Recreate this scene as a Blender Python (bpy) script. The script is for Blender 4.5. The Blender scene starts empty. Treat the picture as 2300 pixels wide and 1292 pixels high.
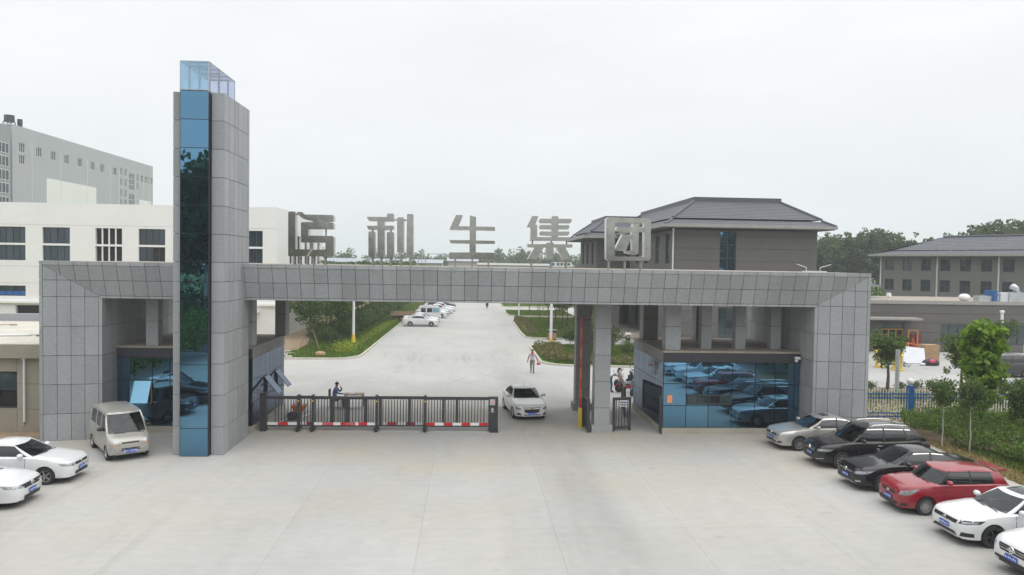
import bpy, bmesh, math, random
import numpy as np
from mathutils import Vector, Matrix
from mathutils.bvhtree import BVHTree

SC = bpy.context.scene
C = SC.collection
R = math.radians

# ------------------------------------------------------------------ camera
cam_d = bpy.data.cameras.new('camera'); cam = bpy.data.objects.new('camera', cam_d); C.objects.link(cam)
cam_d.lens = 26.4; cam_d.sensor_width = 36.0; cam_d.clip_start = 0.5; cam_d.clip_end = 6000
YAW, PITCH, ROLL = 0.0560, 0.0323, 0.0157            # turned a little right, looking a little down
fw = Vector((math.sin(YAW)*math.cos(PITCH), math.cos(YAW)*math.cos(PITCH), -math.sin(PITCH)))
rt = Vector((math.cos(YAW), -math.sin(YAW), 0)); up = rt.cross(fw)
rt2 = rt*math.cos(ROLL)+up*math.sin(ROLL); up2 = -rt*math.sin(ROLL)+up*math.cos(ROLL)
cam.matrix_world = Matrix(((rt2.x, up2.x, -fw.x, 0), (rt2.y, up2.y, -fw.y, 0), (rt2.z, up2.z, -fw.z, 8.0), (0, 0, 0, 1)))
SC.camera = cam

# ------------------------------------------------------------------ sky: bright overcast
SUN_EL, SUN_AZ = R(60), R(125)       # azimuth clockwise from +Y: behind the camera, to the right
wd = bpy.data.worlds.new('World'); SC.world = wd; wd.use_nodes = True
nt = wd.node_tree; nt.nodes.clear()
def wn(t, **k):
    n = nt.nodes.new(t)
    for a, v in k.items(): setattr(n, a, v)
    return n
sky = wn('ShaderNodeTexSky', sky_type='NISHITA', sun_disc=False, sun_elevation=SUN_EL, sun_rotation=SUN_AZ, dust_density=6.0, air_density=1.4)
tc = wn('ShaderNodeTexCoord'); sep = wn('ShaderNodeSeparateXYZ'); nt.links.new(tc.outputs['Generated'], sep.inputs[0])
ramp = wn('ShaderNodeValToRGB'); nt.links.new(sep.outputs[2], ramp.inputs[0])
e = ramp.color_ramp.elements; e[0].position = 0.0; e[0].color = (.61, .645, .665, 1); e[1].position = 1.0; e[1].color = (1.62, 1.63, 1.64, 1)
for p_, c_ in ((.06, (.665, .694, .71, 1)), (.2, (.71, .73, .742, 1)), (.36, (.745, .758, .767, 1)), (.6, (1.05, 1.06, 1.07, 1))):
    q_ = e.new(p_); q_.color = c_
mp = wn('ShaderNodeMapping'); mp.inputs['Scale'].default_value = (1.6, 1.6, 6.0); nt.links.new(tc.outputs['Generated'], mp.inputs[0])
cn = wn('ShaderNodeTexNoise'); cn.inputs['Scale'].default_value = 1.7; cn.inputs['Detail'].default_value = 6; cn.inputs['Roughness'].default_value = .55
nt.links.new(mp.outputs[0], cn.inputs['Vector'])
cr = wn('ShaderNodeMapRange'); cr.inputs['From Min'].default_value = .3; cr.inputs['From Max'].default_value = .7; cr.inputs['To Min'].default_value = .95; cr.inputs['To Max'].default_value = 1.03
nt.links.new(cn.outputs[0], cr.inputs[0])
cm = wn('ShaderNodeVectorMath', operation='SCALE'); nt.links.new(ramp.outputs[0], cm.inputs[0]); nt.links.new(cr.outputs[0], cm.inputs['Scale'])
b1 = wn('ShaderNodeBackground'); b1.inputs['Strength'].default_value = 0.05; nt.links.new(sky.outputs[0], b1.inputs[0])
b2 = wn('ShaderNodeBackground'); b2.inputs['Strength'].default_value = 1.0; nt.links.new(cm.outputs[0], b2.inputs[0])
mx = wn('ShaderNodeMixShader'); mx.inputs[0].default_value = .93
nt.links.new(b1.outputs[0], mx.inputs[1]); nt.links.new(b2.outputs[0], mx.inputs[2])
wo = wn('ShaderNodeOutputWorld'); nt.links.new(mx.outputs[0], wo.inputs[0])

sun_d = bpy.data.lights.new('sun', 'SUN'); sun = bpy.data.objects.new('sun', sun_d); C.objects.link(sun)
sun_d.energy = .85; sun_d.angle = R(78); sun_d.color = (1, .975, .94)
sd = Vector((math.sin(SUN_AZ)*math.cos(SUN_EL), math.cos(SUN_AZ)*math.cos(SUN_EL), math.sin(SUN_EL)))
sun.rotation_euler = sd.to_track_quat('Z', 'Y').to_euler(); sun.location = sd*120

SC.view_settings.view_transform = 'Standard'; SC.view_settings.look = 'None'; SC.view_settings.gamma = 1.0
SC.view_settings.use_curve_mapping = False; SC.view_settings.exposure = 0.47
cy = SC.cycles
cy.use_denoising = True
cy.max_bounces = 7; cy.diffuse_bounces = 3; cy.glossy_bounces = 4; cy.transmission_bounces = 6; cy.transparent_max_bounces = 12; cy.volume_bounces = 1
cy.caustics_reflective = False; cy.caustics_refractive = False
cy.volume_step_rate = 4

# ------------------------------------------------------------------ materials
MATS = {}
def mat(name, col, rough=.6, metal=0., spec=.5, coat=0., noise=None, bump=None, rnd=0., emis=None, vec='pos', island=0., trans=0.):
    """noise=(scale, amount, detail[, stretch]) multiplies the colour; bump=(scale, strength); rnd = per object value jitter"""
    if name in MATS: return MATS[name]
    m = bpy.data.materials.new(name); m.use_nodes = True; n = m.node_tree.nodes; l = m.node_tree.links
    p = n['Principled BSDF']
    p.inputs['Roughness'].default_value = rough; p.inputs['Metallic'].default_value = metal
    p.inputs['Specular IOR Level'].default_value = spec
    if coat: p.inputs['Coat Weight'].default_value = coat; p.inputs['Coat Roughness'].default_value = .03
    rgb = n.new('ShaderNodeRGB'); rgb.outputs[0].default_value = (*col, 1); cur = rgb.outputs[0]
    geo = n.new('ShaderNodeNewGeometry'); pos = geo.outputs['Position']
    if vec == 'obj':
        t = n.new('ShaderNodeTexCoord'); pos = t.outputs['Object']
    for nz in (noise or []):
        sc, am, de = nz[:3]; st = nz[3] if len(nz) > 3 else (1, 1, 1)
        mpn = n.new('ShaderNodeMapping'); mpn.inputs['Scale'].default_value = st; l.new(pos, mpn.inputs[0])
        tx = n.new('ShaderNodeTexNoise'); tx.inputs['Scale'].default_value = sc; tx.inputs['Detail'].default_value = de
        tx.inputs['Roughness'].default_value = .6; l.new(mpn.outputs[0], tx.inputs['Vector'])
        mr = n.new('ShaderNodeMapRange'); mr.inputs['From Min'].default_value = .28; mr.inputs['From Max'].default_value = .72
        mr.inputs['To Min'].default_value = 1-am; mr.inputs['To Max'].default_value = 1+am; l.new(tx.outputs[0], mr.inputs[0])
        vm = n.new('ShaderNodeVectorMath'); vm.operation = 'SCALE'; l.new(cur, vm.inputs[0]); l.new(mr.outputs[0], vm.inputs['Scale']); cur = vm.outputs[0]
    if rnd or island:
        src = None
        if rnd:
            oi = n.new('ShaderNodeObjectInfo'); src = oi.outputs['Random']; am = rnd
        else:
            src = geo.outputs['Random Per Island']; am = island
        mr = n.new('ShaderNodeMapRange'); mr.inputs['To Min'].default_value = 1-am; mr.inputs['To Max'].default_value = 1+am; l.new(src, mr.inputs[0])
        vm = n.new('ShaderNodeVectorMath'); vm.operation = 'SCALE'; l.new(cur, vm.inputs[0]); l.new(mr.outputs[0], vm.inputs['Scale']); cur = vm.outputs[0]
    l.new(cur, p.inputs['Base Color'])
    if bump:
        tx = n.new('ShaderNodeTexNoise'); tx.inputs['Scale'].default_value = bump[0]; tx.inputs['Detail'].default_value = 3; l.new(pos, tx.inputs['Vector'])
        bp = n.new('ShaderNodeBump'); bp.inputs['Strength'].default_value = bump[1]; bp.inputs['Distance'].default_value = bump[2] if len(bump) > 2 else .02
        l.new(tx.outputs[0], bp.inputs['Height']); l.new(bp.outputs[0], p.inputs['Normal'])
    if trans:
        tr = n.new('ShaderNodeBsdfTranslucent'); l.new(cur, tr.inputs[0]); ms = n.new('ShaderNodeMixShader'); ms.inputs[0].default_value = trans
        out = n['Material Output']; l.new(p.outputs[0], ms.inputs[1]); l.new(tr.outputs[0], ms.inputs[2]); l.new(ms.outputs[0], out.inputs[0])
    if emis: p.inputs['Emission Color'].default_value = (*emis[:3], 1); p.inputs['Emission Strength'].default_value = emis[3]
    MATS[name] = m
    return m
def M(name): return MATS[name]

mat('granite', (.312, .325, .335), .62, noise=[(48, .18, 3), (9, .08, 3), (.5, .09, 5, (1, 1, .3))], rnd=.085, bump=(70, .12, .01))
mat('granite_dark_and_shaded', (.24, .235, .228), .65, noise=[(55, .15, 3), (1.2, .06, 3)], rnd=.05)  # side fascias' own tone; on rear columns, granite with shade in its colour
mat('joint', (.045, .045, .047), .8)
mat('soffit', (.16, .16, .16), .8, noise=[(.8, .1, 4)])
mat('plinth', (.36, .335, .28), .75, noise=[(30, .12, 3), (1.5, .1, 4)])
mat('band_metal', (.040, .040, .050), .38, .0, noise=[(.9, .1, 3)], rnd=.08)
mat('anthracite', (.050, .050, .056), .42, .3, noise=[(3, .08, 3)])
def mirror(name, col, rough, bmp):
    m = bpy.data.materials.new(name); m.use_nodes = True; n = m.node_tree.nodes; l = m.node_tree.links; n.remove(n['Principled BSDF'])
    g_ = n.new('ShaderNodeBsdfGlossy'); g_.inputs['Roughness'].default_value = rough; d_ = n.new('ShaderNodeBsdfDiffuse'); d_.inputs[0].default_value = (.02, .03, .04, 1)
    geo = n.new('ShaderNodeNewGeometry'); tx = n.new('ShaderNodeTexNoise'); tx.inputs['Scale'].default_value = .9; tx.inputs['Detail'].default_value = 2; l.new(geo.outputs['Position'], tx.inputs['Vector'])
    bp = n.new('ShaderNodeBump'); bp.inputs['Strength'].default_value = bmp; bp.inputs['Distance'].default_value = .05; l.new(tx.outputs[0], bp.inputs['Height']); l.new(bp.outputs[0], g_.inputs['Normal'])
    oi = n.new('ShaderNodeObjectInfo'); mr = n.new('ShaderNodeMapRange'); mr.inputs['To Min'].default_value = .9; mr.inputs['To Max'].default_value = 1.08; l.new(oi.outputs['Random'], mr.inputs[0])
    vm = n.new('ShaderNodeVectorMath'); vm.operation = 'SCALE'; vm.inputs[0].default_value = col; l.new(mr.outputs[0], vm.inputs['Scale']); l.new(vm.outputs[0], g_.inputs[0])
    ms = n.new('ShaderNodeMixShader'); ms.inputs[0].default_value = .93; l.new(d_.outputs[0], ms.inputs[1]); l.new(g_.outputs[0], ms.inputs[2]); l.new(ms.outputs[0], n['Material Output'].inputs[0]); MATS[name] = m
mirror('mirror_glass', (.135, .30, .455), .012, .03)
mirror('mirror_glass_grey', (.21, .245, .30), .05, .05)
mat('glass_frame', (.022, .026, .038), .35, .4)
mat('window_glass', (.02, .036, .052), .04, 0, .65, bump=(.7, .03, .05), rnd=.5)
mat('window_green', (.02, .04, .042), .04, 0, .8, bump=(.6, .03, .05), rnd=.3)
mat('dark_interior', (.012, .011, .012), .9)
mat('frame_dark', (.035, .042, .05), .45, .2)
mat('frame_white', (.72, .72, .70), .5)
mat('white_render', (.77, .775, .755), .85, noise=[(.25, .025, 4), (2.5, .02, 4)])
mat('white_band', (.78, .78, .76), .7)
mat('grey_render', (.42, .43, .455), .9, noise=[(.1, .04, 4)])
mat('grey_render_dark', (.30, .31, .335), .9)
mat('beige_stone', (.30, .275, .215), .7, noise=[(40, .15, 3), (1.1, .08, 4)], rnd=.05)
mat('soil', (.30, .225, .145), .95, noise=[(1.2, .3, 5), (9, .2, 4)], bump=(6, .8, .08))
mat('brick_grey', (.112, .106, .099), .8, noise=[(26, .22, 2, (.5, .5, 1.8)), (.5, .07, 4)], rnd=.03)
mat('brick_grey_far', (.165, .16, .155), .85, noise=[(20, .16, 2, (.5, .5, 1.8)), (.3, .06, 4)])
mat('roof_tile', (.078, .082, .10), .55, noise=[(6, .18, 3), (.6, .10, 4)])
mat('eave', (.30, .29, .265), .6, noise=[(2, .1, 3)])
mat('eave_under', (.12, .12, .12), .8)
mat('pvc', (.66, .67, .68), .45)
mat('steel_front_dim', (.43, .42, .39), .18, 1.0, noise=[(2.2, .16, 5), (11, .06, 3)], bump=(3.0, .06, .05))  # character fronts: the dark reflected surroundings are partly put into the colour
mat('steel_side_lit', (.72, .72, .70), .3, .9, noise=[(4, .1, 3)])  # same steel as the fronts, coloured lighter for the bright-looking sides
mat('steel_post', (.33, .32, .30), .5, .6)
mat('galv', (.52, .56, .58), .4, .7, noise=[(2, .15, 3)])
mat('white_paint', (.76, .77, .77), .5, noise=[(3, .04, 3)])
mat('yellow_paint', (.70, .50, .03), .5, noise=[(5, .1, 3)])
mat('red_paint', (.55, .015, .025), .45)
mat('blue_paint', (.015, .105, .33), .42, noise=[(3, .12, 3)])
mat('orange_wood', (.42, .215, .05), .5)
mat('cardboard', (.36, .235, .13), .85, noise=[(3, .12, 4)])
mat('timber', (.30, .22, .14), .8, noise=[(4, .2, 4, (1, 1, .2))])
mat('plastic_black', (.018, .018, .019), .5)
mat('rubber', (.022, .022, .023), .8, noise=[(12, .15, 2)])
mat('rim_silver', (.55, .55, .55), .3, .9)
mat('rim_dark', (.06, .06, .065), .35, .7)
mat('chrome', (.80, .80, .80), .12, 1.0)
mat('lamp_glass', (.36, .38, .39), .12, .5, .8)
mat('lamp_amber', (.62, .30, .08), .2, 0, .6)
mat('tail_red', (.35, .01, .012), .2, 0, .6)
mat('plate_blue', (.012, .07, .42), .4)
mat('plate_text', (.72, .76, .82), .5)
mat('car_glass', (.012, .014, .017), .03, 0, .75)
mat('paint_white', (.66, .67, .68), .28, 0, .5, .6)
mat('paint_silver', (.47, .455, .425), .32, .55, .5, .6)
mat('paint_van', (.41, .40, .37), .38, .35, .5, .3, noise=[(1.5, .07, 4)])
mat('paint_black', (.008, .0075, .010), .2, 0, .35, .45)
mat('paint_plum', (.011, .0085, .011), .2, 0, .35, .45)
mat('paint_red', (.25, .008, .018), .26, 0, .5, .7, noise=[(2, .06, 4)])
mat('paint_slate', (.030, .030, .040), .3, 0, .5, .5)
mat('seat_fabric', (.10, .095, .09), .8)
mat('gold', (.62, .42, .12), .3, .9)
mat('bark', (.11, .085, .062), .95, noise=[(8, .3, 4, (1, 1, .25))])
mat('bark_pale', (.42, .40, .35), .9, noise=[(6, .3, 4, (1, 1, .4))])
mat('leaf', (.098, .155, .038), .6, 0, .3, island=.42, trans=.4)
mat('leaf_dark', (.066, .108, .036), .6, 0, .3, island=.42, trans=.35)
mat('leaf_bright', (.17, .29, .025), .55, 0, .35, island=.35, trans=.45)
mat('leaf_far', (.09, .13, .055), .7, 0, .2, island=.4, trans=.35)
mat('hedge_leaf', (.125, .20, .035), .6, 0, .3, island=.45, trans=.4)
mat('rose_leaf', (.17, .16, .06), .7, 0, .2, island=.4, trans=.25)
mat('flower_yellow', (.30, .36, .03), .6, island=.3, trans=.4)
mat('grass', (.13, .205, .03), .7, 0, .2, island=.4, trans=.4)
mat('lawn_soil', (.10, .15, .035), .95, noise=[(.5, .35, 5), (5, .3, 4)])
mat('dry_grass', (.32, .26, .11), .8, island=.35, trans=.25)
mat('skin', (.36, .20, .135), .6)
mat('hair', (.012, .011, .010), .6)
mat('cloth_white', (.72, .72, .76), .8)
mat('cloth_grey', (.42, .42, .44), .8, noise=[(9, .12, 3)])
mat('cloth_olive', (.17, .165, .13), .85)
mat('cloth_blue', (.10, .17, .36), .8)
mat('denim', (.06, .11, .19), .85)
mat('cloth_navy', (.022, .026, .045), .85)
mat('cloth_red', (.42, .02, .03), .75)
mat('shoe', (.04, .035, .03), .6)
mat('orange_paper', (.80, .30, .14), .7)
mat('pink_paper', (.85, .30, .32), .7)
mat('blue_board', (.22, .47, .66), .25, .55)
mat('sheet_white', (.60, .62, .66), .5)
mat('pink', (.62, .07, .16), .6)
mat('maroon', (.16, .018, .03), .55)
mat('orange', (.62, .13, .03), .55)
mat('wheel_gold', (.62, .44, .05), .5)
mat('shed_wall', (.32, .31, .29), .8)
mat('shed_roof', (.30, .33, .37), .6)
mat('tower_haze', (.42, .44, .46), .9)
mat('asphalt', (.06, .06, .06), .9, noise=[(20, .2, 3), (.5, .1, 4)])
mat('kerb', (.50, .475, .415), .85, noise=[(5, .12, 4), (.8, .1, 3)])
mat('roof_slab', (.30, .265, .22), .9, noise=[(1.2, .22, 5), (7, .12, 3)])
mat('olive_bin', (.33, .11, .045), .7)

def concrete(name):
    m = bpy.data.materials.new(name); m.use_nodes = True; n = m.node_tree.nodes; l = m.node_tree.links; p = n['Principled BSDF']
    geo = n.new('ShaderNodeNewGeometry'); oi = n.new('ShaderNodeObjectInfo')
    def noise(sc, de, st=(1, 1, 1), ro=.6):
        a = n.new('ShaderNodeMapping'); a.inputs['Scale'].default_value = st; l.new(geo.outputs['Position'], a.inputs[0])
        t = n.new('ShaderNodeTexNoise'); t.inputs['Scale'].default_value = sc; t.inputs['Detail'].default_value = de; t.inputs['Roughness'].default_value = ro
        l.new(a.outputs[0], t.inputs['Vector']); return t.outputs[0]
    def rng(x, f0, f1, t0, t1, smooth=True):
        r = n.new('ShaderNodeMapRange'); r.inputs['From Min'].default_value = f0; r.inputs['From Max'].default_value = f1
        r.inputs['To Min'].default_value = t0; r.inputs['To Max'].default_value = t1; l.new(x, r.inputs[0]); return r.outputs[0]
    def mul(a, b):
        r = n.new('ShaderNodeMath'); r.operation = 'MULTIPLY'
        for i, v in enumerate((a, b)):
            if isinstance(v, float): r.inputs[i].default_value = v
            else: l.new(v, r.inputs[i])
        return r.outputs[0]
    def mixc(f, a, b):
        r = n.new('ShaderNodeMix'); r.data_type = 'RGBA'
        l.new(f, r.inputs[0]); 
        for i, v in ((6, a), (7, b)):
            if isinstance(v, tuple): r.inputs[i].default_value = (*v, 1)
            else: l.new(v, r.inputs[i])
        return r.outputs[2]
    sp = n.new('ShaderNodeSeparateXYZ'); l.new(geo.outputs['Position'], sp.inputs[0]); X, Y = sp.outputs[0], sp.outputs[1]
    base = mixc(rng(noise(.09, 5), .38, .62, 0, 1), (.355, .356, .345), (.412, .413, .402))
    # sandy dust lying in front of the gate
    sand = mul(mul(rng(noise(.16, 5), .42, .66, 0, 1), rng(Y, 18., 30., 0, 1)), rng(Y, 36., 47., 1, 0))
    base = mixc(mul(sand, .75), base, (.42, .375, .295))
    base = mixc(mul(rng(noise(.07, 4, (1, .6, 1)), .45, .7, 0, 1), .5), base, (.43, .40, .345))
    # traffic lane worn grey, through the open side of the gate
    def lane(c, w):
        a = n.new('ShaderNodeMath'); a.operation = 'SUBTRACT'; l.new(X, a.inputs[0]); a.inputs[1].default_value = c
        b = n.new('ShaderNodeMath'); b.operation = 'ABSOLUTE'; l.new(a.outputs[0], b.inputs[0]); return rng(b.outputs[0], w*.25, w, 1, 0)
    lanes = mul(rng(noise(.5, 5, (1, .12, 1)), .35, .65, .1, 1), lane(3.6, 3.0))
    base = mixc(mul(mul(lanes, rng(Y, 52., 62., 1, .45)), .62), base, (.27, .268, .256))
    tr = mul(rng(noise(1.6, 4, (1, .05, 1)), .52, .66, 0, 1), rng(noise(.12, 3), .45, .6, 0, 1))
    base = mixc(mul(tr, .22), base, (.27, .265, .25))
    # tyre marks of turning traffic: concentric arcs about two kerb corners
    for cx_, cy_, y0, y1 in ((19., 63., 44., 50.), (-24., 62., 44., 50.)):
        dv = n.new('ShaderNodeVectorMath'); dv.operation = 'DISTANCE'; l.new(geo.outputs['Position'], dv.inputs[0]); dv.inputs[1].default_value = (cx_, cy_, 0)
        cb = n.new('ShaderNodeCombineXYZ'); l.new(dv.outputs['Value'], cb.inputs[0]); l.new(mul(Y, .03), cb.inputs[1])
        tn = n.new('ShaderNodeTexNoise'); tn.inputs['Scale'].default_value = 2.4; tn.inputs['Detail'].default_value = 5; l.new(cb.outputs[0], tn.inputs['Vector'])
        am = mul(mul(rng(tn.outputs[0], .50, .66, 0, 1), rng(dv.outputs['Value'], 13., 15., 0, 1)), mul(rng(dv.outputs['Value'], 24., 29., 1, 0), rng(noise(.15, 3), .4, .6, .15, 1)))
        base = mixc(mul(am, .42), base, (.25, .25, .235))
    # brushed marks across, small scuffs
    br = rng(noise(2.2, 6, (.8, 1.3, 1)), .32, .68, .95, 1.04)
    v1 = n.new('ShaderNodeVectorMath'); v1.operation = 'SCALE'; l.new(base, v1.inputs[0]); l.new(br, v1.inputs['Scale'])
    sc = rng(noise(1.5, 5, (.6, 1.5, 1)), .64, .74, 0, 1)
    c2 = mixc(mul(sc, .5), v1.outputs[0], (.26, .255, .24))
    rn = rng(oi.outputs['Random'], 0, 1, .975, 1.02)
    v2 = n.new('ShaderNodeVectorMath'); v2.operation = 'SCALE'; l.new(c2, v2.inputs[0]); l.new(rn, v2.inputs['Scale'])
    fi = rng(noise(40, 3), .3, .7, .95, 1.05)
    v3 = n.new('ShaderNodeVectorMath'); v3.operation = 'SCALE'; l.new(v2.outputs[0], v3.inputs[0]); l.new(fi, v3.inputs['Scale'])
    l.new(v3.outputs[0], p.inputs['Base Color']); p.inputs['Roughness'].default_value = .88; p.inputs['Specular IOR Level'].default_value = .25
    bp = n.new('ShaderNodeBump'); bp.inputs['Strength'].default_value = .18; bp.inputs['Distance'].default_value = .01; l.new(noise(25, 4), bp.inputs['Height']); l.new(bp.outputs[0], p.inputs['Normal'])
    MATS[name] = m
concrete('concrete')

def glass_mat(name, tint, refl, lo=.12, ior=1.6):
    m = bpy.data.materials.new(name); m.use_nodes = True; n = m.node_tree.nodes; l = m.node_tree.links
    n.remove(n['Principled BSDF']); t = n.new('ShaderNodeBsdfTransparent'); t.inputs[0].default_value = (*tint, 1)
    g = n.new('ShaderNodeBsdfGlossy'); g.inputs['Roughness'].default_value = .02; g.inputs[0].default_value = (*refl, 1)
    f = n.new('ShaderNodeFresnel'); f.inputs[0].default_value = ior
    a = n.new('ShaderNodeMapRange'); a.inputs['To Min'].default_value = lo; a.inputs['To Max'].default_value = 1; l.new(f.outputs[0], a.inputs[0])
    s = n.new('ShaderNodeMixShader'); l.new(a.outputs[0], s.inputs[0]); l.new(t.outputs[0], s.inputs[1]); l.new(g.outputs[0], s.inputs[2])
    l.new(s.outputs[0], n['Material Output'].inputs[0]); MATS[name] = m
glass_mat('clear_blue', (.40, .62, .76), (.5, .7, .85), .42)
glass_mat('car_glass_clear', (.50, .54, .53), (.9, .95, 1.0), .015, 1.42)
glass_mat('clear_violet', (.72, .78, .91), (.75, .78, .9))

# ------------------------------------------------------------------ helpers
ORG = {}
def org(p): return ORG.get(p.name, Vector((0, 0, 0))) if p else Vector((0, 0, 0))
def tag(o, label=None, cat=None, group=None, kind=None):
    if label: o['label'] = label
    if cat: o['category'] = cat
    if group: o['group'] = group
    if kind: o['kind'] = kind
    return o
def thing(name, loc, label=None, cat=None, group=None, rz=0.):
    o = bpy.data.objects.new(name, None); C.objects.link(o); o.location = loc; o.rotation_euler[2] = rz
    o.empty_display_size = .2
    ORG[o.name] = Vector(loc)
    return tag(o, label, cat, group)
def link(name, me, parent=None):
    o = bpy.data.objects.new(name, me); C.objects.link(o)
    if parent: o.parent = parent
    return o
def copy_tree(o, parent=None):
    c = o.copy(); C.objects.link(c)
    if parent: c.parent = parent
    for ch in list(o.children): copy_tree(ch, c)
    return c

class MB:
    """collects shapes for ONE mesh object"""
    def __init__(s): s.v = []; s.f = []; s.m = []; s.mi = 0
    def add(s, vs, fs):
        b = len(s.v); s.v += [tuple(v) for v in vs]; s.f += [tuple(b+i for i in f) for f in fs]; s.m += [s.mi]*len(fs); return s
    def box(s, x0, x1, y0, y1, z0, z1):
        return s.add([(x0,y0,z0),(x1,y0,z0),(x1,y1,z0),(x0,y1,z0),(x0,y0,z1),(x1,y0,z1),(x1,y1,z1),(x0,y1,z1)],
                     [(0,3,2,1),(4,5,6,7),(0,1,5,4),(1,2,6,5),(2,3,7,6),(3,0,4,7)])
    def tube(s, pts, rs, n=8, cap=True):
        pts = [Vector(p) for p in pts]
        if not hasattr(rs, '__len__'): rs = [rs]*len(pts)
        rings = []
        for i, p in enumerate(pts):
            d = (pts[min(i+1, len(pts)-1)]-pts[max(i-1, 0)]).normalized()
            u = d.cross(Vector((0, 0, 1)))
            if u.length < .05: u = d.cross(Vector((0, 1, 0)))
            u.normalize(); w = d.cross(u)
            rings.append([p+(u*math.cos(a)+w*math.sin(a))*rs[i] for a in [2*math.pi*k/n for k in range(n)]])
        vs = [q for r in rings for q in r]; fs = []
        for i in range(len(pts)-1):
            for k in range(n): fs.append((i*n+k, i*n+(k+1) % n, (i+1)*n+(k+1) % n, (i+1)*n+k))
        if cap: fs.append(tuple(range(n-1, -1, -1))); fs.append(tuple((len(pts)-1)*n+k for k in range(n)))
        return s.add(vs, fs)
    def lathe(s, prof, c=(0, 0, 0), n=16, axis='z'):
        vs = []; fs = []
        for r, h in prof:
            for k in range(n):
                a = 2*math.pi*k/n; x, y = r*math.cos(a), r*math.sin(a)
                vs.append({'z': (c[0]+x, c[1]+y, c[2]+h), 'y': (c[0]+x, c[1]+h, c[2]+y), 'x': (c[0]+h, c[1]+x, c[2]+y)}[axis])
        for i in range(len(prof)-1):
            for k in range(n): fs.append((i*n+k, i*n+(k+1) % n, (i+1)*n+(k+1) % n, (i+1)*n+k))
        return s.add(vs, fs)
    def sphere(s, c, r, n=12, m=8, sc=(1, 1, 1)):
        prof = [(max(1e-4, r*math.sin(math.pi*i/m)), -r*math.cos(math.pi*i/m)) for i in range(m+1)]
        b = len(s.v); s.lathe(prof, (0, 0, 0), n)
        for i in range(b, len(s.v)): s.v[i] = tuple(c[k]+s.v[i][k]*sc[k] for k in range(3))
        return s
    def prism(s, poly, fn, d0, d1):
        """poly in 2-D, fn(u, v, d) -> 3-D; extruded from d0 to d1"""
        n = len(poly); vs = [fn(u, v, d0) for u, v in poly]+[fn(u, v, d1) for u, v in poly]
        fs = [tuple(range(n)), tuple(range(2*n-1, n-1, -1))]+[(i, n+i, n+(i+1) % n, (i+1) % n) for i in range(n)]
        return s.add(vs, fs)
    def mesh(s, name, mats, smooth=False, off=None, fix=True, angle=None):
        me = bpy.data.meshes.new(name)
        vs = s.v if off is None else [(v[0]-off[0], v[1]-off[1], v[2]-off[2]) for v in s.v]
        me.from_pydata(vs, [], s.f)
        for m_ in (mats if isinstance(mats, (list, tuple)) else [mats]): me.materials.append(M(m_))
        if any(s.m): me.polygons.foreach_set('material_index', s.m)
        if fix:
            bm = bmesh.new(); bm.from_mesh(me); bmesh.ops.recalc_face_normals(bm, faces=bm.faces[:]); bm.to_mesh(me); bm.free()
        if smooth:
            me.polygons.foreach_set('use_smooth', [True]*len(me.polygons))
            if angle: me.set_sharp_from_angle(angle=R(angle))
        me.update(); return me
    def build(s, name, mats, parent=None, smooth=False, world=True, angle=None, fix=True):
        o = link(name, s.mesh(name, mats, smooth, org(parent) if world else None, fix, angle), parent)
        if parent and parent.name in ORG: ORG[o.name] = ORG[parent.name]
        return o

UNIT = {}
def unit(matname):
    if matname not in UNIT: UNIT[matname] = MB().box(-.5, .5, -.5, .5, -.5, .5).mesh('unit_'+matname, matname)
    return UNIT[matname]
def block(name, parent, matname, x0, x1, y0, y1, z0, z1):
    """a plain rectangular piece that shares its mesh with its alike"""
    o = link(name, unit(matname), parent); g = org(parent)
    o.location = ((x0+x1)/2-g.x, (y0+y1)/2-g.y, (z0+z1)/2-g.z); o.scale = (abs(x1-x0), abs(y1-y0), abs(z1-z0)); return o

def clip(poly, a, b, c):
    """keep a*u+b*v <= c"""
    out = []
    for i in range(len(poly)):
        p, q = poly[i], poly[(i+1) % len(poly)]; dp = a*p[0]+b*p[1]-c; dq = a*q[0]+b*q[1]-c
        if dp <= 0: out.append(p)
        if (dp < 0) != (dq < 0) and abs(dp-dq) > 1e-9:
            t = dp/(dp-dq); out.append((p[0]+(q[0]-p[0])*t, p[1]+(q[1]-p[1])*t))
    return out

def wall_mb(u0, u1, z0, z1, openings, fn, depth, mb=None):
    """a wall with real openings; fn(u, d, z) -> world, d measured inwards"""
    mb = mb or MB()
    us = sorted({u0, u1, *[min(max(o[0], u0), u1) for o in openings], *[min(max(o[1], u0), u1) for o in openings]})
    zs = sorted({z0, z1, *[min(max(o[2], z0), z1) for o in openings], *[min(max(o[3], z0), z1) for o in openings]})
    def solid(i, j):
        if i < 0 or j < 0 or i >= len(us)-1 or j >= len(zs)-1: return False
        cu, cz = (us[i]+us[i+1])/2, (zs[j]+zs[j+1])/2
        return not any(o[0] < cu < o[1] and o[2] < cz < o[3] for o in openings)
    for i in range(len(us)-1):
        for j in range(len(zs)-1):
            if not solid(i, j): continue
            a, b, c, d = us[i], us[i+1], zs[j], zs[j+1]
            mb.add([fn(a, 0, c), fn(b, 0, c), fn(b, 0, d), fn(a, 0, d)], [(0, 1, 2, 3)])
            for ok, p, q in ((solid(i-1, j), (a, d), (a, c)), (solid(i+1, j), (b, c), (b, d)), (solid(i, j-1), (a, c), (b, c)), (solid(i, j+1), (b, d), (a, d))):
                if not ok: mb.add([fn(p[0], 0, p[1]), fn(q[0], 0, q[1]), fn(q[0], depth, q[1]), fn(p[0], depth, p[1])], [(0, 1, 2, 3)])
    return mb

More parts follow.
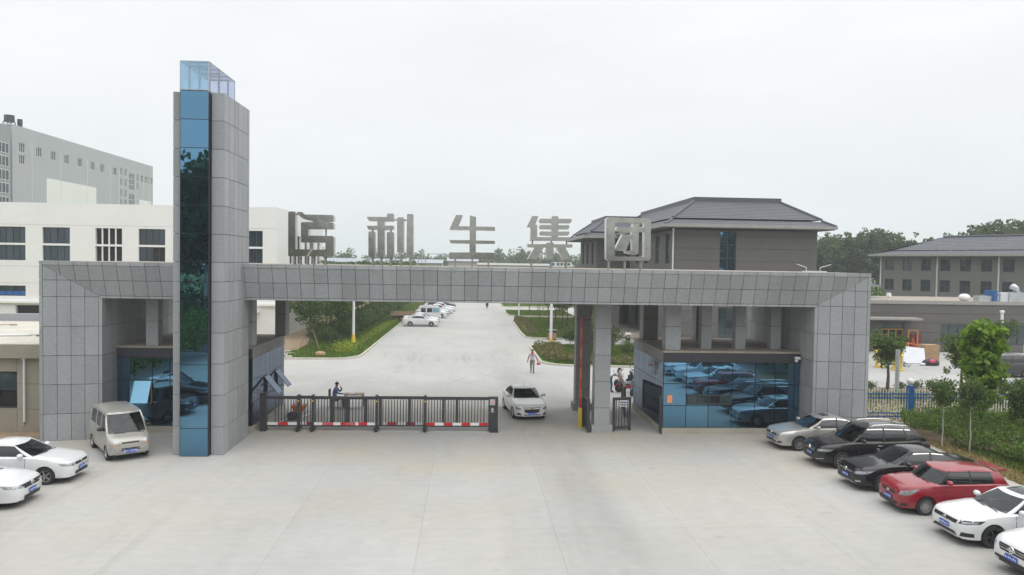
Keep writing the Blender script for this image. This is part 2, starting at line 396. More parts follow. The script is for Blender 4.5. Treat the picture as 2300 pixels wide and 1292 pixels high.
def window(parent, fn, u0, u1, z0, z1, inset, cols=2, rows=1, frame='frame_dark', glass='window_glass', fwid=.06, name='window', open_panes=()):
    """window > frame bars as one mesh, pane children"""
    mb = MB()
    def bar(a, b, c, d):
        vs = [fn(x, t, z) for t in (inset-.03, inset+.05) for x, z in ((a, c), (b, c), (b, d), (a, d))]
        mb.add(vs, [(0,1,2,3),(7,6,5,4),(0,4,5,1),(1,5,6,2),(2,6,7,3),(3,7,4,0)])
    bar(u0, u1, z0, z0+fwid); bar(u0, u1, z1-fwid, z1)
    xs = [u0+(u1-u0)*i/cols for i in range(cols+1)]; zs = [z0+(z1-z0)*i/rows for i in range(rows+1)]
    for i in range(cols+1):
        a = min(max(xs[i]-fwid/2, u0), u1-fwid); bar(a, a+fwid, z0+fwid, z1-fwid)
    for i in range(cols):
        for j in range(1, rows): bar(xs[i]+fwid/2+(fwid/2 if i == 0 else 0), xs[i+1]-fwid/2-(fwid/2 if i == cols-1 else 0), zs[j]-fwid/2, zs[j]+fwid/2)
    w = mb.build(name, frame, parent)
    for i in range(cols):
        for j in range(rows):
            g = glass
            t = inset+.012
            if (i, j) in open_panes: g = 'dark_interior'; t = inset+.04
            pm = MB(); a, b, c, d = xs[i]+.01, xs[i+1]-.01, zs[j]+.01, zs[j+1]-.01
            pm.add([fn(a, t, c), fn(b, t, c), fn(b, t, d), fn(a, t, d)], [(0, 1, 2, 3)])
            pm.build('pane', g, w)
    return w

# ================================================================== SETTING
rng = random.Random(7)
# one ground sheet out to the horizon
g = MB().add([(-2500, -800, -.12), (2500, -800, -.12), (2500, 3000, -.12), (-2500, 3000, -.12)], [(0, 1, 2, 3)]).build('ground', 'lawn_soil'); tag(g, kind='structure')
def sheet(name, poly, z, m, zb=None):
    mb = MB(); mb.add([(x, y, z) for x, y in poly], [tuple(range(len(poly)))])
    o = mb.build(name, m, fix=False); tag(o, kind='structure'); return o
sheet('road', [(-120, -14), (120, -14), (120, -4), (-120, -4)], -.045, 'asphalt')
# concrete paving: slabs with sawn joints on a bed
pv = thing('pavement', (0, 0, 0)); tag(pv, kind='structure')
MB().add([(-60, -4, -.06), (90, -4, -.06), (90, 70.9, -.06), (19.6, 70.9, -.06), (19.6, 60, -.06), (6, 60, -.06), (6, 260, -.06), (-9, 260, -.06), (-9, 60, -.06), (-60, 60, -.06)], [tuple(range(10))]).build('paving_bed', 'concrete', pv, fix=False)
XS = [-1.36+4.0*k for k in range(-6, 7)]; YS = [22.4+7.05*k for k in range(-3, 27)]
for i in range(len(XS)-1):
    for j in range(len(YS)-1):
        xc, yc = (XS[i]+XS[i+1])/2, (YS[j]+YS[j+1])/2
        if yc > 62 and not (-9.4 < xc < 6.6): continue
        if yc > 200: continue
        x0, x1 = XS[i]+.002, XS[i+1]-.002
        if yc > 62: x0 = max(x0, -9.3); x1 = min(x1, 6.6)
        block('slab', pv, 'concrete', x0, x1, YS[j]+.0025, YS[j+1]-.0025, -.05, 0)
for k in range(8):       # yard beyond the fence
    for j in range(3): block('slab', pv, 'concrete', 23+6*k+.01, 29+6*k-.01, 49.0+7.2*j+.01, 56.2+7.2*j-.01, -.05, .0)

def arc(cx, cy_, r, a0, a1, n=6): return [(cx+r*math.cos(R(a0+(a1-a0)*i/n)), cy_+r*math.sin(R(a0+(a1-a0)*i/n))) for i in range(n+1)]
def lawn(name, poly, kerb_to, label=None):
    """a raised bed with a kerb along the first kerb_to points"""
    o = sheet(name, poly, .09, 'lawn_soil')
    mb = MB(); pts = [Vector((x, y, 0)) for x, y in poly[:kerb_to]]
    ccw = sum(poly[i][0]*poly[(i+1) % len(poly)][1]-poly[(i+1) % len(poly)][0]*poly[i][1] for i in range(len(poly))) > 0
    nr = []
    for i, p in enumerate(pts):
        d = (pts[min(i+1, len(pts)-1)]-pts[max(i-1, 0)]).normalized(); n_ = Vector((d.y, -d.x, 0)); nr.append(n_ if ccw else -n_)
    prof = [(.0, -.05), (.0, .13), (-.02, .15), (-.13, .15), (-.15, .13), (-.15, -.05)]
    vs = [pts[i]+nr[i]*a+Vector((0, 0, z)) for i in range(len(pts)) for a, z in prof]; k = len(prof); fs = []
    for i in range(len(pts)-1):
        for j in range(k-1): fs.append((i*k+j, i*k+j+1, (i+1)*k+j+1, (i+1)*k+j))
    fs += [tuple(range(k)), tuple((len(pts)-1)*k+j for j in range(k))]
    mb.add(vs, fs); mb.build('kerb', 'kerb', o, smooth=False)
    return o
LAWNS = {}
LAWNS['left'] = [(-8.0, 230), (-8.95, 64.2)]+arc(-11.2, 63.2, 2.2, 0, -90, 7)+[(-45, 60.4), (-45, 230)]
l1 = LAWNS['left']; lawn('verge', l1, 11)
LAWNS['r1'] = [(17.6, 57.3), (9.0, 58.0)]+arc(8.2, 60.6, 2.45, 260, 180, 6)+[(5.75, 71.2), (6.3, 72.9), (17.6, 72.9)]
lawn('lawn', LAWNS['r1'], 11)
LAWNS['r2'] = [(17.6, 79.0), (7.0, 79.2), (6.0, 80.4), (5.8, 86), (5.85, 103), (6.5, 109.4), (17.6, 109.4)]
lawn('lawn', LAWNS['r2'], 7)
LAWNS['r3'] = [(15.9, 112.6), (7.2, 112.6), (5.9, 114.2), (5.7, 121), (6.2, 125.8), (15.9, 126)]
lawn('lawn', LAWNS['r3'], 6)
LAWNS['r4'] = [(30, 139), (6.6, 136.6), (5.9, 138.5), (5.9, 200), (30, 200)]
lawn('lawn', LAWNS['r4'], 4)
sheet('path', [(6.0, 60), (19.6, 60), (19.6, 137), (6.0, 137)], -.05, 'concrete')
sheet('earth_bank', [(-45, 60.6), (-15.5, 60.6), (-14.2, 64), (-15.8, 75), (-17.6, 90), (-17.6, 140), (-45, 140)], .10, 'soil')
sheet('verge', [(20.6, 14), (20.7, 26), (21.2, 31), (20.6, 37.7), (60, 37.7), (60, 10)], .004, 'soil')
sheet('flower_bed', [(18.6, 38.3), (60, 38.3), (60, 48.6), (18.6, 48.6)], .004, 'soil')
sheet('path', [(25.0, 44.9), (60, 38.2), (60, 41.5), (27.4, 46.2)], .012, 'concrete')
sheet('earth_apron', [(-40, 34.2), (-18.6, 33.6), (-18.6, 36), (-40, 36)], .006, 'soil')

# ================================================================== GATE
# ---- portal frame -------------------------------------------------
gate = thing('gateway', (0, 36, 0), 'wide grey granite gateway with two end pillars and long beam under metal characters', 'gateway')
XLO, XLS, XLI, XLE = -18.46, -18.31, -16.17, -16.02
XRO, XRS, XRI, XRE = 18.27, 18.12, 16.02, 15.87
YF, YI, ZT, ZS_, ZM, ZI, ZB = 33.28, 33.68, 7.79, 7.61, 6.97, 6.30, 6.20
J = .010; TH = .035
MB().box(XLO+.06, XRO-.06, YI+.10, 41.9, ZB+.03, ZT-.03).box(XLO+.05, XRO-.05, YF+.05, YI+.13, ZS_-.02, ZT-.035).build('beam_core', 'joint', gate)
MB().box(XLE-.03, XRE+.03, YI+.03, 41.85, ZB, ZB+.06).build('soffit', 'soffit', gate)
MB().box(XLO+.02, XRO-.02, YF+.2, 41.92, ZT-.03, ZT+.0).build('roof_slab', 'roof_slab', gate)
bx = [-9.24+.6*k for k in range(-16, 48)]
def yplane(z): return YF+(YI-YF)*(ZS_-z)/(ZS_-ZI)
# beam: top strip, two sloping rows, bottom strip
cells = [XLS]+[x for x in bx if XLS+.12 < x < XRS-.12]+[XRS]
beam = MB()
for a, b in zip(cells[:-1], cells[1:]):
    block('coping_panel', gate, 'granite', a+J, b-J, YF, YF+.3, ZS_+J, ZT)
ml = ((XLS, ZS_), (XLI, ZI)); mr = ((XRS, ZS_), (XRI, ZI))
def half(p, q):   # u,v line through p,q: a*u+b*v=c
    a, b = q[1]-p[1], -(q[0]-p[0]); return a, b, a*p[0]+b*p[1]
aL, bL, cL = half(*ml); aR, bR, cR = half(*mr)
ny, nz = (ZS_-ZI), (YI-YF); nl = math.hypot(ny, nz); ny, nz = ny/nl, nz/nl
def bevel_fn(u, v, d): return (u, yplane(v)+ny*d, v+nz*d*1.0)
def add_panel(name, poly, fn, parent, m='granite'):
    if len(poly) < 3: return
    ar = abs(sum(poly[i][0]*poly[(i+1) % len(poly)][1]-poly[(i+1) % len(poly)][0]*poly[i][1] for i in range(len(poly))))/2
    if ar < .006: return
    MB().prism(poly, fn, 0, TH).build(name, m, parent)
shared = {}
for z0, z1 in ((ZM, ZS_), (ZI, ZM)):
    for a, b in zip(cells[:-1], cells[1:]):
        poly = [(a+J, z0+J), (b-J, z0+J), (b-J, z1-J), (a+J, z1-J)]
        p2 = clip(poly, aL, bL, cL-.01) if aL*0+bL*ZS_+aL*0 <= cL else clip(poly, -aL, -bL, -cL-.01)
        p3 = clip(p2, aR, bR, cR-.01) if aR*0+bR*ZS_ <= cR else clip(p2, -aR, -bR, -cR-.01)
        if len(p3) == 4 and p3 == poly and abs((b-a)-.6) < .001:
            key = (z0,)
            cx_, cz_ = (a+b)/2, (z0+z1)/2
            if key not in shared:
                shared[key] = MB().prism([(u-cx_, v) for u, v in poly], lambda u, v, d: bevel_fn(u, v, d), 0, TH).mesh('panel', 'granite', off=(0, 36, 0))
            o = link('panel', shared[key], gate); o.location = (cx_, 0, 0)
        else: add_panel('panel', p3, bevel_fn, gate)
for a, b in zip([x for x in bx if XLI < x < XRI][:-1], [x for x in bx if XLI < x < XRI][1:]):
    block('soffit_trim', gate, 'granite', a+J, b-J, YI-.005, YI+.3, ZB, ZI-J)
xs_ = [x for x in bx if XLI < x < XRI]
block('soffit_trim', gate, 'granite', XLI+J, xs_[0]-J, YI-.005, YI+.3, ZB, ZI-J); block('soffit_trim', gate, 'granite', xs_[-1]+J, XRI-J, YI-.005, YI+.3, ZB, ZI-J)
# pillars
rows = [0, 1.17, 2.44, 3.70, 4.97, 6.25, ZM, ZS_]
for sgn, XO, XS_, XI, XE in ((-1, XLO, XLS, XLI, XLE), (1, XRO, XRS, XRI, XRE)):
    lo, hi = min(XO, XE), max(XO, XE)
    MB().box(lo+.05, hi-.05, YI+.08, 41.85, 0, ZB+.02).box(min(XO, XO-sgn*.5)+.05*(sgn < 0), max(XO, XO-sgn*.5)-.05*(sgn > 0), YF+.07, YI+.1, 0, ZS_).build('pillar_core', 'joint', gate)
    def pf(u, v, d, XS_=XS_, XI=XI): return (u, YF+(YI-YF)*(u-XS_)/(XI-XS_)+d, v)
    xc = [XS_+(XI-XS_)*k/4 for k in range(5)]
    A, B_, Cc = half((XS_, ZS_), (XI, ZI))
    for j in range(len(rows)-1):
        z0, z1 = rows[j], rows[j+1]
        for k in range(4):
            a, b = sorted((xc[k], xc[k+1])); poly = [(a+J, z0+J), (b-J, z0+J), (b-J, z1-J), (a+J, z1-J)]
            inside = A*XI+B_*0 <= Cc
            p2 = clip(poly, A, B_, Cc-.01) if inside else clip(poly, -A, -B_, -Cc-.01)
            add_panel('panel', p2, pf, gate)
        a, b = sorted((XO, XS_)); block('edge_panel', gate, 'granite', a, b-J if sgn < 0 else b, YF, YF+.3, z0+J, z1-J) if sgn < 0 else block('edge_panel', gate, 'granite', a+J, b, YF, YF+.3, z0+J, z1-J)
        a, b = sorted((XI, XE))
        if z1 < 6.3: block('edge_panel', gate, 'granite', a+J*(sgn < 0), b-J*(sgn > 0), YI-.003, YI+.25, z0+J, min(z1, ZB)-J)
    a, b = sorted((XO, XS_)); block('edge_panel', gate, 'granite', a, b, YF, YF+.3, ZS_+J, ZT)
    # inner reveal, 0.62 m wide panels running back
    ys = [YI+.25+.62*k for k in range(14)]
    for j in range(5):
        for k in range(13):
            if ys[k+1] > 42: continue
            x0_, x1_ = (XE-.04, XE) if sgn < 0 else (XE, XE+.04)
            block('reveal_panel', gate, 'granite', x0_, x1_, ys[k]+J, ys[k+1]-J, rows[j]+J, min(rows[j+1], ZB)-J)
# columns standing on the gatehouse roofs and on the ground
def column(x0, x1, y0, y1, z0, z1, zs, m='granite', base=False):
    c = MB().box(x0+.02, x1-.02, y0+.02, y1-.02, z0, z1).build('column', 'joint', gate)
    zz = [z0]+[z for z in zs if z0 < z < z1]+[z1]
    for a, b in zip(zz[:-1], zz[1:]):
        block('panel', c, m, x0, x1, y0, y1, a+J, b-J)
    if base: block('column_base', c, m, x0-.13, x1+.13, y0-.13, y1+.13, 0, .36)
ZC = [1.17, 2.44, 3.70, 4.97]
column(9.36, 10.08, 35.25, 35.95, 3.97, ZB, [5.1]); column(11.29, 11.79, 35.9, 36.4, 3.97, ZB, [5.1])
column(13.0, 13.5, 35.95, 36.45, 3.97, ZB, [5.1]); column(14.78, 15.28, 36.0, 36.5, 3.97, ZB, [5.1])
column(9.45, 10.25, 40.3, 41.2, 3.97, ZB, [5.1], 'granite_dark_and_shaded'); column(12.4, 13.2, 40.4, 41.2, 3.97, ZB, [5.1], 'granite_dark_and_shaded')  # rear columns: shade under the beam put into the granite colour
column(-14.74, -14.2, 35.08, 35.6, 3.97, ZB, [5.1]); column(-10.55, -9.98, 35.25, 35.85, 3.97, ZB, [5.1]); column(-10.22, -9.68, 40.1, 40.9, 3.97, ZB, [5.1], 'granite_dark_and_shaded')
column(6.0, 6.74, 35.32, 36.06, 0, ZB, ZC, base=True); column(5.86, 6.66, 40.75, 41.5, 0, ZB, ZC, 'granite_dark_and_shaded', base=True)

# ---- tower ---------------------------------------------------------
tw = thing('gate_tower', (-10.95, 32.7, 0), 'tall grey granite tower with a blue mirrored glass strip, crossing the gateway beam', 'tower')
TX0, TX1, TY0, TY1 = -11.96, -9.95, 31.0, 34.45
trow = [0, 1.15, 2.45, 3.72, 4.98, 6.25, 7.06, 7.85, 8.98, 10.12, 11.26, 12.40, 13.53, 14.66]
MB().box(TX0+.05, TX1-.05, TY0+.05, TY1-.05, 0, 14.6).build('tower_core', 'joint', tw)
MB().box(TX0+.04, TX1-.04, TY0+.04, TY1-.04, 14.57, 14.63).build('tower_roof', 'roof_slab', tw)
for z0, z1 in zip(trow[:-1], trow[1:]):
    block('panel', tw, 'granite', TX0, -11.60, TY0, TY0+.06, z0+J, z1-J); block('panel', tw, 'granite', -10.44, TX1, TY0, TY0+.06, z0+J, z1-J)
    n_ = 6; w_ = (TY1-TY0-.06)/5.6
    y_ = TY0+.06
    for k in range(n_):
        y2 = min(y_+w_, TY1); block('panel', tw, 'granite', TX1-.05, TX1, y_+.016, y2-.016, z0+J, z1-J); y_ = y2
    block('panel', tw, 'granite', TX0, TX0+.05, TY0+.06, TY1, z0+J, z1-J)
    block('panel', tw, 'granite', TX0+.06, TX1-.06, TY1-.05, TY1, z0+J, z1-J)
GX0, GX1, GY0 = -11.585, -10.47, 30.72
for k, (z0, z1) in enumerate(zip(trow[:-1], trow[1:])):
    pm = block('glass_panel', tw, 'mirror_glass', GX0+.012, GX1-.012, GY0, GY0+.03, z0+.014, z1-.014)
MB().box(GX0+.02, GX1-.02, GY0+.035, TY0-.01, .0, 14.66).build('glass_strip_backing', 'glass_frame', tw)
for z in trow[1:]: block('transom', tw, 'glass_frame', GX0, GX1, GY0-.004, GY0+.034, z-.013, z+.013)
block('side_cheek', tw, 'glass_frame', GX1-.012, GX1, GY0-.004, TY0-.01, 0, 14.65); block('side_cheek', tw, 'glass_frame', GX0, GX0+.012, GY0-.004, TY0-.01, 0, 14.65)
# transparent lantern on top
LZ0, LZ1, LY1 = 14.68, 15.83, 34.0
ln = MB()
for x, y in ((GX0, GY0), (GX1, GY0), (GX0, LY1), (GX1, LY1)): ln.box(x-.012, x+.012, y-.012, y+.012, 14.63, LZ1)
for z in (LZ0, LZ1-.03): ln.box(GX0+.02, GX1-.02, GY0-.015, GY0+.015, z, z+.03).box(GX0+.02, GX1-.02, LY1-.015, LY1+.015, z, z+.03).box(GX0-.015, GX0+.015, GY0+.02, LY1-.02, z, z+.03).box(GX1-.015, GX1+.015, GY0+.02, LY1-.02, z, z+.03)
ln.build('lantern_frame', 'galv', tw)
fr = MB()
for k in range(3):
    y = GY0+.55+k*1.15
    for x in (GX0+.16, (GX0+GX1)/2, GX1-.16): fr.box(x-.03, x+.03, y-.03, y+.03, 14.63, LZ1-.12)
    fr.box(GX0+.1, GX1-.1, y-.03, y+.03, LZ1-.12, LZ1-.06)
fr.build('lantern_posts', 'white_paint', tw)
def pane(nm, pts, m, par): MB().add(pts, [(0, 1, 2, 3)]).build(nm, m, par, fix=False)
pane('lantern_pane', [(GX0+.02, GY0, LZ0+.03), (GX1-.02, GY0, LZ0+.03), (GX1-.02, GY0, LZ1-.03), (GX0+.02, GY0, LZ1-.03)], 'clear_blue', tw)
for k in range(3):
    y0, y1 = GY0+.02+k*1.087, GY0+.01+(k+1)*1.087
    for x in (GX0, GX1): pane('lantern_pane', [(x, y0, LZ0+.03), (x, y1, LZ0+.03), (x, y1, LZ1-.03), (x, y0, LZ1-.03)], 'clear_violet', tw)
pane('lantern_pane', [(GX0+.02, LY1, LZ0+.03), (GX1-.02, LY1, LZ0+.03), (GX1-.02, LY1, LZ1-.03), (GX0+.02, LY1, LZ1-.03)], 'clear_violet', tw)
pane('lantern_pane', [(GX0+.02, GY0+.02, LZ1-.012), (GX1-.02, GY0+.02, LZ1-.012), (GX1-.02, LY1-.02, LZ1-.012), (GX0+.02, LY1-.02, LZ1-.012)], 'clear_violet', tw)

# ---- gatehouses ----------------------------------------------------
def gatehouse(label, x0, x1, y0, y1, gx, side, sidecols):
    t = thing('gatehouse', ((x0+x1)/2, (y0+y1)/2, 0), label, 'gatehouse')
    MB().box(x0+.05, x1-.05, y0+.06, y1-.06, .0, 3.86).build('wall_core', 'glass_frame', t)
    block('plinth', t, 'plinth', x0-.06, x1+.06, y0-.07, y1+.02, 0, .29)
    block('roof_slab', t, 'roof_slab', x0-.05, x1+.05, y0-.06, y1+.05, 3.885, 3.97)
    zz = [.30, 1.36, 2.40, 3.43]
    for a, b in zip(gx[:-1], gx[1:]):
        for c, d in zip(zz[:-1], zz[1:]):
            block('glass_panel', t, 'mirror_glass', a+.016, b-.016, y0, y0+.03, c+.016, d-.016)
    nb = 5
    for k in range(nb):
        a = x0+(x1-x0)*k/nb; b = x0+(x1-x0)*(k+1)/nb
        block('fascia_panel', t, 'band_metal', a+.006, b-.006, y0-.03, y0+.03, 3.44, 3.88)
    xs = side
    n_ = sidecols; w_ = (y1-y0-.1)/n_
    sx0, sx1 = (xs-.0, xs+.03) if xs == x0 else (xs-.03, xs)
    for k in range(n_):
        a, b = y0+.06+k*w_, y0+.06+(k+1)*w_
        for c, d in zip(zz[:-1], zz[1:]): block('side_panel', t, 'mirror_glass_grey', sx0, sx1, a+.01, b-.01, c+.01, d-.01)
    for k in range(n_//2+1):
        a, b = y0+.06+k*2*w_, min(y0+.06+(k+1)*2*w_, y1-.04); 
        if b > a: block('fascia_panel', t, 'granite_dark_and_shaded', sx0-(.02 if xs == x0 else 0), sx1+(.02 if xs == x1 else 0), a+.006, b-.006, 3.44, 3.88)
    return t
ghr = gatehouse('gatehouse with blue mirrored front right of the gate opening, reflecting parked cars', 9.2, 15.86, 35.02, 41.4, [9.23, 10.34, 11.42, 12.55, 13.67, 14.65, 15.59, 15.84], 9.2, 9)
ghl = gatehouse('gatehouse with dark mirrored front behind the tower and silver van', -16.0, -9.95, 35.02, 41.0, [-15.98, -15.21, -14.43, -13.64, -12.86, -12.08, -11.3, -10.52, -9.98], -9.95, 8)
# corner post strip, service window, poster, camera of the right gatehouse
block('corner_post', ghr, 'band_metal', 9.13, 9.19, 34.93, 35.3, .0, 1.75)
def fnR(u, d, z): return (u, 35.0+d, z)
window(ghr, lambda u, d, z: (u, 34.99+d, z), 10.36, 12.52, 1.42, 1.9, -.02, 4, 1, 'frame_dark', 'window_green', .07, 'service_window', open_panes=((2, 0),))
MB().box(9.42, 9.66, 34.985, 34.997, 1.5, 1.86).build('notice', 'orange_paper', ghr)
cctv = thing('security_camera', (15.62, 34.9, 3.6), 'white security camera under the roof corner of the right gatehouse', 'camera')
MB().tube([(15.64, 34.99, 3.66), (15.6, 34.84, 3.66)], .03).build('bracket', 'white_paint', cctv)
MB().box(15.47, 15.68, 34.62, 34.86, 3.66, 3.76).build('housing', 'white_paint', cctv); MB().sphere((15.55, 34.76, 3.58), .085).build('dome', 'white_paint', cctv, smooth=True)
# open top-hung windows: two on the inner side of the left gatehouse, one on its front
for y in (36.9, 38.9):
    o = MB().prism([(y, 0), (y+.8, 0), (y+.8, -1.05), (y, -1.05)], lambda u, v, d: (-9.92-v*.62+d, u, 2.3+v*.78), 0, .035).build('open_sash', 'mirror_glass_grey', ghl)
    MB().box(-9.948, -9.943, y+.03, y+.77, 1.3, 2.28).build('window_opening', 'dark_interior', ghl)
    MB().tube([(-9.94, y+.05, 1.45), (-9.4, y+.05, 1.55)], .012).tube([(-9.94, y+.75, 1.45), (-9.4, y+.75, 1.55)], .012).build('stay', 'steel_post', ghl)
MB().prism([(-15.2, 0), (-14.45, 0), (-14.45, -1.05), (-15.2, -1.05)], lambda u, v, d: (u, 34.98+v*.42-d, 2.38+v*.9), 0, .035).build('open_sash', 'blue_board', ghl)
MB().box(-15.17, -14.48, 34.99, 35.0, 1.4, 2.35).build('window_opening', 'dark_interior', ghl)
MB().box(-14.47, -14.43, 34.95, 35.0, 1.36, 2.4).build('window_jamb', 'orange_wood', ghl)

# ---- sign characters ----------------------------------------------
YL, DL = 34.55, .46
def character(label, strokes, posts, links=()):
    """strokes as outlines in metres (X along the beam, Z up)"""
    cx_ = sum(p[0] for st in strokes for p in st)/sum(len(st) for st in strokes)
    t = thing('sign_character', (cx_, YL, 7.79), label, 'sign', 'metal characters standing on the gateway beam')
    for st in strokes:
        mb = MB(); mb.prism(st, lambda u, v, d: (u, YL+d, v), 0, DL); mb.m = [0, 1]+[1]*len(st)
        mb.build('stroke', ['steel_front_dim', 'steel_side_lit'], t)
    for u, zt in posts:
        for yy in (YL+.08, YL+.36): MB().box(u-.035, u+.035, yy-.03, yy+.03, 7.79, zt+.05).build('post', 'steel_post', t)
    for xa, za, xb, zb in links:
        MB().tube([(xa, YL+.2, za), (xb, YL+.2, zb)], .035).build('connector', 'steel_post', t)
    return t
character('first metal character of the sign, nearest the tower, with a round bolt', [
    [(-8.25,10.15),(-8.22,10.18),(-7.96,10.19),(-7.93,10.15),(-7.92,8.48),(-7.22,8.49),(-7.43,8.18),(-8.21,8.16),(-8.24,8.2)],
    [(-7.87,10.17),(-7.62,10.17),(-7.51,10.06),(-6.26,10.06),(-6.22,10.02),(-6.22,9.78),(-6.55,9.75),(-6.55,9.72),(-6.26,9.72),(-6.22,9.68),(-6.21,9.42),(-7.35,9.4),(-7.35,9.11),(-6.25,9.11),(-6.21,9.07),(-6.21,8.22),(-6.25,8.18),(-7.34,8.17),(-7.15,8.47),(-6.58,8.49),(-6.55,8.52),(-6.55,8.77),(-6.58,8.8),(-7.64,8.79),(-7.67,8.82),(-7.68,9.68),(-7.64,9.71),(-7.15,9.73),(-7.15,9.76),(-7.48,9.83),(-7.65,9.91),(-7.8,10.05)]],
    [(-7.99,8.11),(-7.74,8.11),(-7.41,8.12),(-7.12,8.12),(-6.61,8.13)], [(-6.59,9.4,-6.59,9.12),(-6.58,8.79,-6.58,8.5),(-7.29,8.79,-7.29,8.49),(-7.93,10.07,-7.84,10.07)])
character('second metal character of the sign, with five upright bars', [
    [(-4.72,10.01),(-3.82,10.02),(-3.82,10.15),(-3.8,10.17),(-3.54,10.18),(-3.51,10.15),(-3.51,9.83),(-3.93,9.82),(-3.93,9.62),(-3.54,9.63),(-3.51,9.59),(-3.51,9.47),(-3.55,9.44),(-3.93,9.43),(-3.92,8.18),(-4.23,8.17),(-4.24,9.44),(-4.65,9.43),(-4.73,9.57),(-4.71,9.6),(-4.25,9.61),(-4.25,9.82),(-4.64,9.84),(-4.7,9.94)],
    [(-4.61,9.35),(-4.4,9.35),(-4.36,9.31),(-4.35,8.21),(-4.39,8.17),(-4.6,8.16),(-4.64,8.2),(-4.65,9.31)],
    [(-3.78,9.34),(-3.55,9.34),(-3.51,9.31),(-3.5,8.21),(-3.54,8.17),(-3.77,8.16),(-3.81,8.2),(-3.82,9.3)],
    [(-3.32,10.01),(-3.1,10.02),(-3.06,9.98),(-3.05,8.46),(-3.09,8.42),(-3.3,8.41),(-3.34,8.45),(-3.36,9.97)],
    [(-2.91,10.14),(-2.88,10.17),(-2.66,10.17),(-2.63,10.15),(-2.61,8.21),(-2.64,8.18),(-3.09,8.17),(-3.14,8.3),(-3.12,8.33),(-2.92,8.33)]],
    [(-4.47,8.17),(-4.07,8.17),(-3.65,8.18),(-3.19,8.19),(-2.75,8.19)], [(-4.47,9.43,-4.47,9.33),(-3.65,9.45,-3.65,9.32),(-3.52,9.9,-3.34,9.91),(-3.07,9.9,-2.9,9.9),(-3.05,8.39,-2.92,8.29)])
character('middle metal character of the sign, with three level bars', [
    [(-0.68,10.17),(-0.38,10.17),(-0.39,10.1),(-0.57,9.66),(-0.05,9.66),(-0.05,10.15),(-0.01,10.16),(0.24,10.09),(0.24,9.66),(1.09,9.66),(1.11,9.63),(1.12,9.5),(1.09,9.48),(0.24,9.49),(0.25,9.02),(1.09,9.02),(1.12,9),(1.12,8.88),(0.24,8.87),(0.25,8.47),(1.11,8.47),(1.12,8.44),(1.11,8.17),(-0.95,8.15),(-0.97,8.18),(-0.96,8.45),(-0.04,8.47),(-0.05,8.87),(-0.91,8.87),(-0.97,9),(-0.94,9.02),(-0.04,9.03),(-0.05,9.49),(-0.94,9.48),(-0.97,9.52)]],
    [(-0.69,8.23),(0.09,8.24),(0.84,8.25)], [])
character('fourth metal character of the sign, stacked bars above three spread legs', [
    [(2.81,10.19),(3.11,10.19),(2.97,9.79),(3.06,9.79),(3.07,9.23),(3.73,9.23),(3.73,9.3),(3.24,9.31),(3.17,9.4),(3.21,9.49),(3.73,9.49),(3.73,9.6),(3.23,9.6),(3.16,9.7),(3.2,9.79),(3.72,9.79),(3.72,9.89),(3.23,9.88),(3.15,9.99),(3.2,10.08),(3.72,10.08),(3.72,10.18),(3.75,10.21),(4,10.2),(4.03,10.17),(4.03,10.09),(4.63,10.09),(4.66,10.06),(4.63,9.94),(4.59,9.9),(4.03,9.89),(4.03,9.79),(4.52,9.8),(4.55,9.77),(4.53,9.64),(4.5,9.61),(4.04,9.61),(4.04,9.5),(4.53,9.51),(4.55,9.48),(4.53,9.36),(4.5,9.33),(4.04,9.32),(4.04,9.24),(4.65,9.24),(4.66,9.2),(4.65,9.08),(2.77,9.05),(2.75,9.08),(2.76,9.67),(2.58,9.68)],
    [(2.62,8.89),(3.49,8.91),(3.52,8.98),(3.82,8.98),(3.85,8.91),(4.7,8.92),(4.71,8.89),(4.7,8.77),(4.38,8.76),(4.71,8.21),(4.29,8.19),(3.97,8.76),(3.84,8.76),(3.84,8.19),(3.53,8.19),(3.51,8.75),(3.38,8.75),(3.06,8.19),(2.64,8.2),(2.96,8.74),(2.66,8.75),(2.61,8.84)]],
    [(2.83,8.28),(3.74,8.3),(4.45,8.31)], [(2.86,9.06,2.86,8.88),(3.74,9.07,3.75,8.96),(4.45,9.08,4.46,8.91)])
character('last metal character of the sign, framed like a window, before the hipped roof', [
    [(6.36,10.2),(8.26,10.18),(8.35,10.1),(8.36,9.98),(8.05,9.97),(6.66,9.95),(6.7,8.37),(6.7,8.19),(6.38,8.2),(6.29,8.28),(6.26,10.11)],
    [(8.36,9.97),(8.37,8.32),(8.28,8.22),(6.71,8.19),(6.7,8.39),(8.03,8.4),(8.08,8.45),(8.05,9.97)],
    [(6.73,9.6),(6.78,9.77),(7.51,9.76),(7.51,9.94),(7.81,9.92),(7.81,9.76),(8.02,9.75),(8.03,9.55),(7.8,9.56),(7.8,8.56),(7.73,8.5),(7.4,8.51),(7.23,8.55),(7.16,8.66),(7.51,8.68),(7.49,9.39),(7.47,9.36),(7.22,8.66),(6.67,8.67),(7.04,9.42),(7.48,9.42),(7.49,9.55),(6.81,9.57)]],
    [(6.44,8.34),(7.2,8.36),(7.96,8.37)], [])

